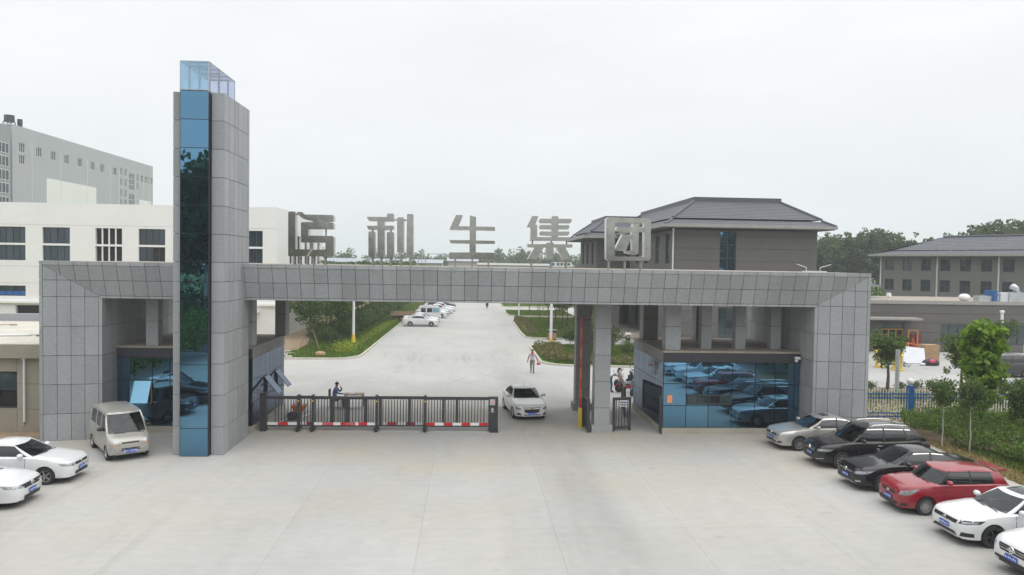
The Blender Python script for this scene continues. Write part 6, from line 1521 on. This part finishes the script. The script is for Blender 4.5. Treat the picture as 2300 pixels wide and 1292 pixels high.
# tall trees behind the right buildings
i = 0
for x, y, s in ((68, 152, .84), (72, 149, .92), (76.5, 153, .97), (80, 149, 1.02), (84.5, 152, 1.07), (88, 150, .98), (64, 150, .8), (91, 154, .86), (70, 160, .9), (78.5, 161, 1.0)):
    tree(T_FAR[i % 4], 'tall_tree', f'tall hazy tree, {ordn[i]} of the clump between the office and the right building', x, y, 0, s, rg.uniform(0, 6), 'tall trees behind the yard'); i += 1
i = 0
for x, y, s in ((85, 128, .92), (89, 125, 1.08), (93.5, 127, 1.05), (97, 122, 1.12), (101, 126, 1.2), (105, 120, 1.25)):
    tree(T_FAR[(i+1) % 4], 'tall_tree', f'tall tree, {ordn[i]} from the left above the right tiled roof', x, y, 0, s, rg.uniform(0, 6), 'tall trees above the right roof'); i += 1
tree(T_BUSH[0], 'yard_bush', 'green bush between the gateway end and the grey three storey building', 52.5, 98, 0, 2.2, 1, None, 'bush')
# far wood on the horizon, read as one mass
rs = np.random.RandomState(99); P_ = []
for k in range(150):
    x = -95+1.75*k+rs.uniform(-2, 2); y = 330+rs.uniform(0, 30); hh = rs.uniform(8.5, 13.5)*(1+.15*math.sin(x*.06)); rr = rs.uniform(2.2, 3.6)
    n = 330; d = rs.normal(size=(n, 3)); d /= np.linalg.norm(d, axis=1)[:, None]; rad = rs.uniform(.3, 1.15, n)[:, None]
    P_.append(np.array([x, y, hh*.58])+d*rad*np.array([rr, rr, hh*.42]))
tag(link('distant_wood', leaves_mesh('distant_wood', np.concatenate(P_), .75, 'leaf_far')), 'hazy wood along the horizon beyond the avenue', 'wood', kind='stuff')
rs = np.random.RandomState(98); P_ = []
for k in range(120):
    x = -560+9.5*k+rs.uniform(-4, 4); y = 620+rs.uniform(0, 60); hh = rs.uniform(12, 19); n = 150; d = rs.normal(size=(n, 3)); d /= np.linalg.norm(d, axis=1)[:, None]; P_.append(np.array([x, y, hh*.5])+d*rs.uniform(.3, 1.1, n)[:, None]*np.array([5.5, 5.5, hh*.5]))
tag(link('distant_wood', leaves_mesh('distant_wood', np.concatenate(P_), 1.7, 'leaf_far')), 'faint second line of trees on the far horizon', 'wood', kind='stuff')
for i, (x, y, s) in enumerate(((-9, 150, .9), (-30, 165, .9), (-22, 190, .95), (-12, 210, .85), (3, 225, .75), (10, 215, .8), (24, 230, .78))): tree(T_ROAD[i % 3], 'avenue_tree', f'green tree top, {ordn[i]} from the left showing over the beam', x, y, 0, s*1.12, i, 'tree tops showing over the gateway beam')
# trees across the road behind the camera: the mirrored glass shows them
for i, (x, y, s) in enumerate(((-27, -17, 1.0), (-35, -19, .84), (-20, -20, .78), (-31, -21, .9), (-12, -21, .6), (2, -19, .6), (17, -20, .6), (31, -18, .75), (44, -19, .8), (-46, -18, .95), (58, -19, .9))): tree(T_POP[i % 2], 'street_tree', f'tall street tree across the road, {ordn[i]} from the left, seen in the mirrored glass' if False else ('tall pale-trunked tree reflected in the tower glass' if i == 0 else f'street tree behind the viewer, {ordn[i]} of those mirrored in the glass'), x, y, 0, s, i*1.3, 'street trees mirrored in the glass')
lowplants('roadside_hedge', 'hedge across the road, seen only mirrored in the gatehouse glass', [(-60, -16), (70, -16), (70, -22), (-60, -22)], 30000, 2.0, 6.5, .26, 'leaf_dark')
lowplants('hedge', 'bank of shrubs left of the forecourt, seen only mirrored in the glass', [(-20.6, -4), (-20.6, 26), (-30, 26), (-30, -4)], 50000, 1.6, 4.2, .14, 'hedge_leaf')
lowplants('hedge', 'bank of shrubs right of the forecourt behind the viewer, seen only mirrored', [(21.9, -4), (21.9, 22.5), (31, 23.5), (31, -4)], 50000, 1.4, 3.8, .14, 'hedge_leaf')

# ================================================================== PEOPLE
def person(name, label, loc, rz, joints, cols, extra=None, hair=True):
    """joints: dict name->(x,y,z,r); body grown with a Skin modifier then coloured by nearest bone"""
    bones = [('pelvis', 'waist'), ('waist', 'chest'), ('chest', 'neck'), ('neck', 'head0'), ('head0', 'head1')]
    for s in 'lr': bones += [('chest', 'sh'+s), ('sh'+s, 'el'+s), ('el'+s, 'wr'+s), ('wr'+s, 'pa'+s), ('pelvis', 'hi'+s), ('hi'+s, 'kn'+s), ('kn'+s, 'an'+s), ('an'+s, 'to'+s)]
    nm_ = list(joints); ix = {n_: i for i, n_ in enumerate(nm_)}
    me = bpy.data.meshes.new(name); me.from_pydata([joints[n_][:3] for n_ in nm_], [(ix[a], ix[b]) for a, b in bones], [])
    o = bpy.data.objects.new('tmp', me); C.objects.link(o); md = o.modifiers.new('s', 'SKIN'); sv = me.skin_vertices[0].data
    for n_ in nm_: rr = joints[n_][3]; sv[ix[n_]].radius = (rr, rr) if not hasattr(rr, '__len__') else rr; sv[ix[n_]].use_root = n_ == 'pelvis'
    ss = o.modifiers.new('u', 'SUBSURF'); ss.levels = 2; ss.render_levels = 2
    dg = bpy.context.evaluated_depsgraph_get(); bm_ = bpy.data.meshes.new_from_object(o.evaluated_get(dg)); bpy.data.objects.remove(o)
    # fingers: four unequal bent chains and a thumb at each palm
    bmx = bmesh.new(); bmx.from_mesh(bm_)
    for s in 'lr':
        p, w = Vector(joints['pa'+s][:3]), Vector(joints['wr'+s][:3]); d = (p-w).normalized(); side = d.cross(Vector((0, 1, .2))).normalized(); nn = d.cross(side)
        fb = MB()
        for k, (o_, L_) in enumerate(((-.03, .065), (-.01, .075), (.01, .07), (.03, .055))): a = p+side*o_; b = a+d*L_*.55+nn*.012; fb.tube([a, b, b+d*L_*.4+nn*.03], [.009, .0085, .007], 5)
        a = w.lerp(p, .45)-side*.03; fb.tube([a, a-side*.025+d*.03, a-side*.03+d*.06], [.011, .01, .008], 5)
        tmp = bpy.data.meshes.new('f'); tmp.from_pydata(fb.v, [], fb.f); bmx.from_mesh(tmp)
    hd = Vector(joints['head1'][:3]); nk = Vector(joints['head0'][:3]); u_ = (hd-nk).normalized(); c_ = nk.lerp(hd, .5); f_ = Vector((0, -1, 0))
    f_ = joints.get('_face', None) or f_
    f_ = Vector(f_).normalized(); s_ = u_.cross(f_).normalized()
    fe = MB(); fe.tube([c_+f_*.095+u_*.01, c_+f_*.125-u_*.025], [.008, .016], 6)
    for sg_ in (-1, 1): fe.sphere(c_+s_*sg_*.085-u_*.01, .022, 6, 5, (.5, 1, 1.4)); 
    tmp = bpy.data.meshes.new('f'); tmp.from_pydata(fe.v, [], fe.f); bmx.from_mesh(tmp)
    bmx.to_mesh(bm_); bmx.free()
    root = thing(name, loc, label, 'person', None, rz)
    order = []
    for k in ('shirt', 'trousers', 'skin', 'shoe'):
        order.append(cols.get(k, {'skin': 'skin', 'shoe': 'shoe'}.get(k))); 
    bm_.materials.clear()
    for m_ in order: bm_.materials.append(M(m_))
    J3 = {n_: Vector(joints[n_][:3]) for n_ in nm_}
    def seg(p, a, b): d = b-a; t = max(0, min(1, (p-a).dot(d)/max(d.length_squared, 1e-9))); return (a+d*t-p).length, t
    for p in bm_.polygons:
        best = min(((*seg(p.center, J3[a], J3[b]), a, b) for a, b in bones), key=lambda q: q[0]); d_, t_, a, b = best
        if b.startswith('head') or a.startswith('head'): k = 2
        elif b == 'neck': k = 2 if t_ > .75 else 0
        elif a.startswith('sh'): k = 0 if t_ < cols.get('sleeve', .75) else 2
        elif a.startswith('el') or a.startswith('wr'): k = 2 if cols.get('sleeve', .75) < 1 else (0 if a.startswith('el') and t_ < .92 else 2)
        elif a.startswith('an'): k = 3
        elif a == 'pelvis' and b.startswith('hi') or a.startswith('hi') or a.startswith('kn'): k = 1 if not (a.startswith('kn') and t_ > .97) else 3
        elif a == 'pelvis': k = 1 if t_ < .25 else 0
        else: k = 0
        p.material_index = k; p.use_smooth = True
    link('body', bm_, root)
    if hair:
        hm = MB().sphere(c_+u_*.035-f_*.012, .112, 12, 8, (.92, 1.0, .95)); 
        hm.f = [q for q in hm.f if (sum((Vector(hm.v[i]) for i in q), Vector())/len(q)-c_).dot(u_)-.55*((sum((Vector(hm.v[i]) for i in q), Vector())/len(q)-c_).dot(f_)) > .012]; hm.m = [0]*len(hm.f)
        hm.build('hair', cols.get('hair', 'hair'), root, smooth=True, world=False)
    em = MB()
    for sg_ in (-1, 1): em.sphere(c_+f_*.098+s_*sg_*.033+u_*.012, .010, 6, 4)
    em.build('eyes', 'hair', root, world=False)
    return root
def stand(**k):
    j = dict(pelvis=(0, 0, .95, .145), waist=(0, 0, 1.08, .135), chest=(0, 0, 1.32, (.175, .125)), neck=(0, 0, 1.49, .06), head0=(0, -.01, 1.555, .075), head1=(0, -.02, 1.70, .082),
        shl=(.20, 0, 1.40, .075), ell=(.27, .03, 1.12, .055), wrl=(.29, -.04, .88, .038), pal=(.29, -.06, .80, .042), shr=(-.20, 0, 1.40, .075), elr=(-.27, .03, 1.12, .055), wrr=(-.29, -.04, .88, .038), par=(-.29, -.06, .80, .042),
        hil=(.10, 0, .88, .105), knl=(.11, -.02, .48, .072), anl=(.11, .02, .09, .05), tol=(.12, -.14, .04, .045), hir=(-.10, 0, .88, .105), knr=(-.11, -.02, .48, .072), anr=(-.11, .02, .09, .05), tor=(-.12, -.14, .04, .045))
    j.update(k); return j
def P_clean(j): return {k: v for k, v in j.items() if not k.startswith('_')}
# walking worker with red neckerchief, red hard hat in hand
wk = person('person', 'person in grey work shirt and red scarf walking with a red helmet in hand', (4.62, 54.4, 0), R(-8), stand(knl=(.10, -.20, .52, .072), anl=(.10, -.10, .13, .05), tol=(.11, -.25, .05, .045), knr=(-.10, .06, .48, .072), anr=(-.10, .30, .15, .05), tor=(-.11, .18, .04, .045), ell=(.30, .06, 1.14, .055), wrl=(.38, -.02, .92, .038), pal=(.40, -.05, .84, .042), elr=(-.29, .08, 1.13, .055), wrr=(-.34, .06, .90, .038), par=(-.35, .04, .82, .042)), dict(shirt='cloth_grey', trousers='cloth_olive', sleeve=.8))
MB().lathe([(.055, 1.44), (.10, 1.46), (.115, 1.50), (.08, 1.54)], (0, 0, 0), 12).prism([(-.06, 1.48), (.06, 1.48), (0, 1.24)], lambda u, v, d: (u, d, v), -.165, -.14).build('scarf', 'cloth_red', wk, smooth=True, world=False)
hh = thing('hard_hat', (5.07, 54.28, .74), 'red hard hat held by the walking person', 'helmet'); MB().lathe([(.16, .0), (.165, .02), (.13, .03), (.125, .08), (.09, .13), (.005, .15)], (5.07, 54.28, .66), 16).build('shell', 'cloth_red', hh, smooth=True, angle=60); MB().lathe([(.175, 0), (.155, .012)], (5.07, 54.28, .655), 16).build('brim', 'cloth_red', hh)
# person standing on the porch with folded arms
person('person', 'person in white shirt standing with folded arms by the office steps', (15.15, 70.8, .09), R(-5), stand(ell=(.26, -.06, 1.14, .055), wrl=(.05, -.20, 1.17, .038), pal=(-.06, -.20, 1.19, .042), elr=(-.26, -.06, 1.14, .055), wrr=(-.05, -.23, 1.22, .038), par=(.06, -.23, 1.24, .042)), dict(shirt='cloth_white', trousers='cloth_navy', sleeve=.8))
# person bending over the red e-bike
person('person', 'person in white shirt and jeans bending over the red electric bicycle', (8.95, 46.5, 0), R(75), stand(pelvis=(0, .10, .93, .145), waist=(0, .0, 1.06, .135), chest=(0, -.22, 1.24, (.175, .125)), neck=(0, -.36, 1.36, .06), head0=(0, -.42, 1.40, .075), head1=(0, -.52, 1.50, .082), shl=(.19, -.26, 1.28, .075), shr=(-.19, -.26, 1.28, .075), ell=(.24, -.42, 1.06, .055), elr=(-.24, -.42, 1.06, .055), wrl=(.22, -.58, .92, .038), wrr=(-.22, -.58, .92, .038), pal=(.21, -.65, .89, .042), par=(-.21, -.65, .89, .042), hil=(.10, .08, .87, .105), hir=(-.10, .08, .87, .105)), dict(shirt='cloth_white', trousers='denim', sleeve=.7))
# guard at the desk
gd = person('person', 'person in blue uniform shirt seated at the desk behind the sliding gate', (-7.25, 41.2, 0), R(90), stand(pelvis=(0, .05, .55, .145), waist=(0, .05, .70, .135), chest=(0, -.02, .95, (.175, .125)), neck=(0, -.05, 1.12, .06), head0=(0, -.08, 1.18, .075), head1=(0, -.11, 1.33, .082), shl=(.20, -.02, 1.03, .075), shr=(-.20, -.02, 1.03, .075), ell=(.24, -.22, .82, .055), wrl=(.12, -.34, 1.00, .038), pal=(.06, -.26, 1.10, .042), elr=(-.25, -.2, .80, .055), wrr=(-.2, -.42, .78, .038), par=(-.18, -.5, .78, .042), hil=(.10, 0, .52, .105), hir=(-.10, 0, .52, .105), knl=(.12, -.42, .50, .072), knr=(-.12, -.42, .50, .072), anl=(.12, -.42, .09, .05), anr=(-.12, -.42, .09, .05), tol=(.13, -.56, .04, .045), tor=(-.13, -.56, .04, .045)), dict(shirt='cloth_blue', trousers='cloth_navy', sleeve=1.0))
ch = thing('chair', (-7.3, 41.2, 0), 'dark office chair under the seated person', 'chair'); MB().box(-7.52, -7.06, 40.98, 41.42, .36, .42).build('seat', 'plastic_black', ch); MB().box(-7.58, -7.52, 40.98, 41.42, .5, 1.0).build('backrest', 'plastic_black', ch)
for dx, dy in ((-7.5, 41.0), (-7.08, 41.0), (-7.5, 41.4), (-7.08, 41.4)): MB().box(dx-.02, dx+.02, dy-.02, dy+.02, 0, .36).build('leg', 'steel_post', ch)
dk = thing('desk', (-6.3, 41.2, 0), 'small timber desk in front of the seated person', 'desk'); MB().box(-6.72, -5.72, 40.85, 41.55, .71, .75).build('top', 'timber', dk)
for dx, dy in ((-6.68, 40.9), (-5.76, 40.9), (-6.68, 41.5), (-5.76, 41.5)): MB().box(dx-.025, dx+.025, dy-.025, dy+.025, 0, .71).build('leg', 'plastic_black', dk)
pp = thing('register', (-6.35, 41.15, .752), 'open white register lying on the desk', 'book'); MB().box(-6.5, -6.2, 41.0, 41.3, .752, .775).build('pages', 'sheet_white', pp); MB().box(-6.52, -6.18, 40.98, 41.32, .7505, .7519).build('cover', 'cloth_blue', pp)

# ================================================================== E-BIKES
def ebike(label, x, y, rz, paint, basket=False, s=1.0):
    t = thing('electric_bicycle', (x, y, 0), label, 'e-bike', 'two-wheelers beside the right gatehouse', rz); t.scale = (s, s, s)
    for wx in (-.58, .58):
        w = MB(); pr = [(.20+.045*math.cos(a), .045*math.sin(a)) for a in [2*math.pi*k/8 for k in range(9)]]; w.lathe(pr, (wx, 0, .245), 20, 'y'); o = w.build('wheel', 'rubber', t, smooth=True, world=False)
        h = MB().lathe([(.005, -.03), (.17, -.015), (.17, .015), (.005, .03)], (wx, 0, .245), 14, 'y').build('rim', 'rim_dark', o, world=False)
    MB().prism([(-.30, .30), (.28, .26), (.42, .62), (.52, .86), (.44, .90), (.30, .52), (.18, .40), (-.20, .42), (-.26, .66), (-.80, .66), (-.82, .55), (-.42, .48)], lambda u, v, d: (u, d, v), -.11, .11).build('body', paint, t, world=False)
    MB().tube([(.58, -.07, .245), (.50, -.06, .62), (.44, 0, .92), (.40, 0, 1.04)], .022, 6).tube([(.58, .07, .245), (.50, .06, .62)], .02, 6).build('fork', 'steel_post', t, world=False)
    MB().tube([(.30, -.33, 1.06), (.38, -.16, 1.03), (.40, 0, 1.03), (.38, .16, 1.03), (.30, .33, 1.06)], .016, 6).build('handlebar', 'plastic_black', t, world=False)
    MB().prism([(-.80, .67), (-.20, .67), (-.14, .74), (-.30, .80), (-.80, .82)], lambda u, v, d: (u, d, v), -.13, .13).build('saddle', 'plastic_black', t, world=False)
    MB().prism([(.36, .255), (.52, .40), (.72, .50), (.80, .40), (.66, .52), (.48, .49)], lambda u, v, d: (u, d, v), -.06, .06).build('mudguard', paint, t, world=False)
    MB().lathe([(.07, 0), (.06, .05), (.005, .07)], (.50, 0, .92), 10, 'x').build('headlamp', 'lamp_glass', t, world=False)
    for sy in (-.3, .3): MB().sphere((.34, sy, 1.19), .055, 8, 6, (.3, 1, .7)).tube([(.36, sy*.9, 1.05), (.34, sy, 1.16)], .008, 5).build('mirror', 'plastic_black', t, world=False)
    if basket: MB().box(.52, .84, -.17, .17, .72, .74).box(.52, .54, -.17, .17, .74, .98).box(.82, .84, -.17, .17, .74, .98).box(.54, .82, -.17, -.15, .74, .98).box(.54, .82, .15, .17, .74, .98).build('basket', 'plastic_black', t, world=False)
    return t
ebike('red electric bicycle being handled by the bending person', 10.0, 46.5, R(178), 'cloth_red')
ebike('dark electric scooter with basket behind the red electric bicycle', 10.3, 48.0, R(160), 'galv', True, 1.1); ebike('blue electric scooter nearest the right gatehouse wall', 10.35, 45.5, R(-130), 'cloth_blue', False, 1.05)
ebike('tan-covered electric scooter among the parked two-wheelers', 10.9, 46.9, R(-150), 'cardboard', True, 1.1); ebike('black electric scooter at the back of the parked two-wheelers', 11.1, 48.6, R(-160), 'plastic_black', False, 1.15)
rd_ = thing('motor_scooter', (3.1, 132.9, 0), 'scooter ridden down the far end of the avenue', 'scooter', None, R(-95))
for wx in (-.58, .58): MB().lathe([(.15, -.05), (.26, -.05), (.26, .05), (.15, .05)], (wx, 0, .26), 14, 'y').build('wheel', 'rubber', rd_, world=False)
MB().prism([(-.7, .5), (-.2, .35), (.3, .3), (.5, .9), (.4, .95), (.15, .45), (-.2, .7), (-.8, .75)], lambda u, v, d: (u, d, v), -.13, .13).build('body', 'maroon', rd_, world=False); MB().tube([(.35, -.33, 1.03), (.45, 0, 1.0), (.35, .33, 1.03)], .018, 6).build('handlebar', 'plastic_black', rd_, world=False)
person('person', 'person riding the scooter at the far end of the avenue', (3.1, 133.2, 0), R(-4), stand(pelvis=(0, .15, .85, .145), waist=(0, .1, 1.0, .135), chest=(0, 0, 1.25, (.175, .125)), neck=(0, -.04, 1.42, .06), head0=(0, -.06, 1.48, .075), head1=(0, -.08, 1.63, .082), shl=(.2, 0, 1.33, .075), shr=(-.2, 0, 1.33, .075), ell=(.3, -.22, 1.12, .055), elr=(-.3, -.22, 1.12, .055), wrl=(.3, -.46, 1.06, .038), wrr=(-.3, -.46, 1.06, .038), pal=(.3, -.52, 1.05, .042), par=(-.3, -.52, 1.05, .042), hil=(.1, .1, .82, .105), hir=(-.1, .1, .82, .105), knl=(.2, -.28, .72, .072), knr=(-.2, -.28, .72, .072), anl=(.18, -.2, .36, .05), anr=(-.18, -.2, .36, .05), tol=(.18, -.34, .33, .045), tor=(-.18, -.34, .33, .045)), dict(shirt='cloth_olive', trousers='cloth_navy', sleeve=1.0))

# ================================================================== SMALL THINGS
bn = thing('litter_bin', (8.75, 78.8, -.05), 'brown slatted litter bin with dark lid behind the right lamp post', 'bin')
for dx in (-.42, .04): 
    MB().box(8.75+dx, 8.75+dx+.38, 78.6, 79.0, .05, .75).build('compartment', 'olive_bin', bn)
    for k in range(4): MB().box(8.75+dx+.02+.09*k, 8.75+dx+.08+.09*k, 78.585, 78.599, .1, .72).build('slat', 'cardboard', bn)
MB().box(8.3, 9.2, 78.55, 79.05, .78, 1.0).build('lid', 'plastic_black', bn); MB().box(8.28, 9.22, 78.53, 79.07, 1.001, 1.05).build('rain_cover', 'galv', bn); MB().box(8.35, 9.15, 78.65, 78.95, -.05, .05).build('foot', 'plastic_black', bn)
# items by the inner wall of the left gatehouse
wc = thing('wheelbarrow', (-8.6, 38.6, 0), 'rust-brown barrow with dark load standing by the left gatehouse wall', 'barrow')
MB().prism([(-8.95, .62), (-8.25, .62), (-8.38, .30), (-8.8, .30)], lambda u, v, d: (u, d, v), 38.3, 38.95).build('tray', 'orange', wc); MB().lathe([(.06, -.05), (.18, -.05), (.18, .05), (.06, .05)], (-8.5, 38.15, .18), 14, 'x').build('wheel', 'rubber', wc); MB().tube([(-8.85, 39.3, .6), (-8.8, 38.2, .25)], .02, 6).tube([(-8.35, 39.3, .6), (-8.4, 38.2, .25)], .02, 6).build('handle', 'steel_post', wc)
MB().tube([(-8.85, 38.95, .02), (-8.82, 38.9, .3)], .02, 6).build('leg', 'steel_post', wc); MB().tube([(-8.35, 38.95, .02), (-8.38, 38.9, .3)], .02, 6).build('leg', 'steel_post', wc)
bg = thing('sack', (-8.75, 38.0, 0), 'dark bulging sack in front of the brown barrow', 'sack'); MB().sphere((-8.75, 37.85, .2), .26, 12, 8, (1.2, 1, .8)).build('bag', 'cloth_navy', bg, smooth=True)
ho = thing('hose', (-9.3, 37.0, 0), 'pale hose lying along the left gatehouse wall', 'hose'); MB().tube([(-9.6, 35.9, .04), (-9.3, 36.6, .04), (-9.15, 37.3, .05), (-8.95, 37.9, .04), (-8.4, 38.4, .04), (-8.0, 39.5, .04)], .04, 8).build('tube', 'sheet_white', ho, smooth=True)
# yard clutter
def clutter(name, label, cat, shape): t = thing(name, shape[0], label, cat); return t
bd = thing('board', (38.6, 62.0, 0), 'large pale board leaning on a crate in the yard', 'board'); MB().prism([(37.0, .005), (38.8, .005), (38.8, .03), (37.0, .03)], lambda u, v, d: (u, 61.5+d*1.0, v+d*.0), 0, .01).build('foot_strip', 'sheet_white', bd)
MB().add([(36.9, 61.6, .06), (38.8, 61.6, .04), (39.2, 62.5, 1.22), (37.2, 62.5, 1.42), (36.9, 61.66, .03), (38.8, 61.66, .01), (39.2, 62.56, 1.19), (37.2, 62.56, 1.39)], [(0,1,2,3),(7,6,5,4),(0,4,5,1),(1,5,6,2),(2,6,7,3),(3,7,4,0)]).build('panel', 'sheet_white', bd)
cb = thing('packing_case', (40.2, 63.5, 0), 'tall brown packing case in the yard', 'case'); MB().box(39.6, 40.9, 63.0, 64.0, 0, 1.45).build('case', 'cardboard', cb); MB().box(39.58, 40.92, 62.985, 62.999, .7, .78).build('tape', 'timber', cb)
tb_ = thing('tarpaulin', (38.6, 60.6, 0), 'black tarpaulin heap with pink patch lying before the packing case', 'tarpaulin'); MB().sphere((38.6, 60.6, .18), .5, 14, 8, (1.5, .8, .8)).build('sheet', 'plastic_black', tb_, smooth=True); MB().sphere((38.5, 60.2, .4), .22, 10, 7, (1.2, .7, .8)).build('pink_patch', 'pink', tb_, smooth=True); MB().sphere((37.8, 60.4, .12), .17, 10, 7, (1.6, .8, .7)).build('white_patch', 'sheet_white', tb_, smooth=True)
for lab, x, y, w_, h, m_ in (('blue crate with white top in the yard clutter', 40.6, 60.0, .4, .3, 'blue_paint'), ('blue and red crate right of the smaller blue crate', 41.4, 60.2, .55, .36, 'blue_paint')):
    t = thing('crate', (x, y, 0), lab, 'crate'); MB().box(x-w_/2, x+w_/2, y-.2, y+.2, 0, h).build('tub', m_, t); MB().box(x-w_/2-.04, x+w_/2+.04, y-.22, y+.22, h+.001, h+.06).build('lid', 'sheet_white' if m_ == 'blue_paint' and w_ < .5 else 'maroon', t)
t = thing('rocking_toy', (42.3, 61.0, 0), 'orange and yellow ride-on playground toy in the yard clutter', 'toy'); MB().sphere((42.3, 61.0, .5), .3, 10, 8, (1.3, .8, .9)).build('body', 'orange', t, smooth=True); MB().sphere((42.6, 61.0, .85), .18, 10, 8).build('head', 'wheel_gold', t, smooth=True); MB().box(41.95, 42.7, 60.8, 61.2, 0, .26).build('base', 'wheel_gold', t)
for k, (x, y) in enumerate(((33.4, 59.2), (34.4, 58.4), (33.9, 57.4))):
    t = thing('play_lantern', (x, y, 0), ('yellow playground lantern nearest the gateway end', 'second yellow playground lantern beyond the round tree', 'front yellow playground lantern beside the tree trunk')[k], 'toy'); MB().lathe([(.01, 0), (.4, 0), (.4, .12), (.32, .14), (.01, .14)], (x, y, 0), 12).build('base', 'wheel_gold', t)
    for j in range(4): a = j*1.57; MB().box(x+.28*math.cos(a)-.04, x+.28*math.cos(a)+.04, y+.28*math.sin(a)-.04, y+.28*math.sin(a)+.04, .14, 1.2).build('post', 'wheel_gold', t)
    MB().lathe([(.45, 1.2), (.42, 1.28), (.15, 1.5), (.01, 1.62)], (x, y, 0), 12).build('roof', 'yellow_paint', t, smooth=True, angle=40); MB().sphere((x, y, .65), .2, 8, 6).build('bell', 'sheet_white', t, smooth=True)
t = thing('red_cabinet', (43.1, 70.2, 0), 'dark red upright panel against the low grey wall', 'cabinet'); MB().box(42.6, 43.65, 70.1, 70.5, 0, 1.75).build('panel', 'maroon', t); MB().box(42.7, 43.55, 70.085, 70.099, .1, 1.65).build('door', 'maroon', t)
t = thing('slide_frame', (39.6, 65.2, 0), 'orange tube frame sticking up behind the pale board', 'frame'); MB().tube([(39.4, 65.2, 0), (39.2, 65.2, 1.7)], .06, 8).tube([(39.25, 65.2, 1.4), (40.4, 65.2, 1.2)], .05, 8).tube([(40.4, 65.2, 0), (39.8, 65.2, 1.8)], .05, 8).build('tube', 'orange', t)
t = thing('white_cabinet', (44.6, 59.6, 0), 'white cabinet behind the slate people carrier', 'cabinet'); MB().box(46.2, 48.0, 59.0, 60.0, 0, 1.9).build('body', 'sheet_white', t); MB().box(46.25, 47.08, 58.98, 58.999, .1, 1.8).build('door', 'frame_white', t); MB().box(47.12, 47.95, 58.98, 58.999, .1, 1.8).build('door', 'frame_white', t)
t = thing('rubble', (-16.6, 62.2, .1), 'pale rubble and bricks on the earth beside the left gatehouse', 'rubble'); mb = MB(); rr = random.Random(9)
for k in range(60): x, y, s = rr.uniform(-18.5, -14.2), rr.uniform(61, 66), rr.uniform(.05, .22); mb.box(x-s, x+s, y-s*.7, y+s*.7, .08, .1+s*.8)
mb.build('bricks', 'kerb', t); t['kind'] = 'stuff'
t = thing('stone', (-12.2, 62.2, .09), 'tan lump of stone in the grass near the kerb corner', 'stone'); MB().sphere((-12.2, 62.3, .28), .38, 9, 6, (1.2, .9, .7)).build('lump', 'cardboard', t)
# air
hz = MB().box(-760, 760, -60, 900, -1.2, 37).build('haze', 'joint'); tag(hz, 'even pale air haze', 'haze', kind='stuff')
hm_ = bpy.data.materials.new('haze'); hm_.use_nodes = True; hn = hm_.node_tree.nodes; hn.remove(hn['Principled BSDF']); pvn = hn.new('ShaderNodeVolumePrincipled')
pvn.inputs['Color'].default_value = (.86, .91, .95, 1); pvn.inputs['Density'].default_value = .00065; pvn.inputs['Anisotropy'].default_value = .2
hm_.node_tree.links.new(pvn.outputs[0], hn['Material Output'].inputs['Volume']); hz.data.materials.clear(); hz.data.materials.append(hm_)
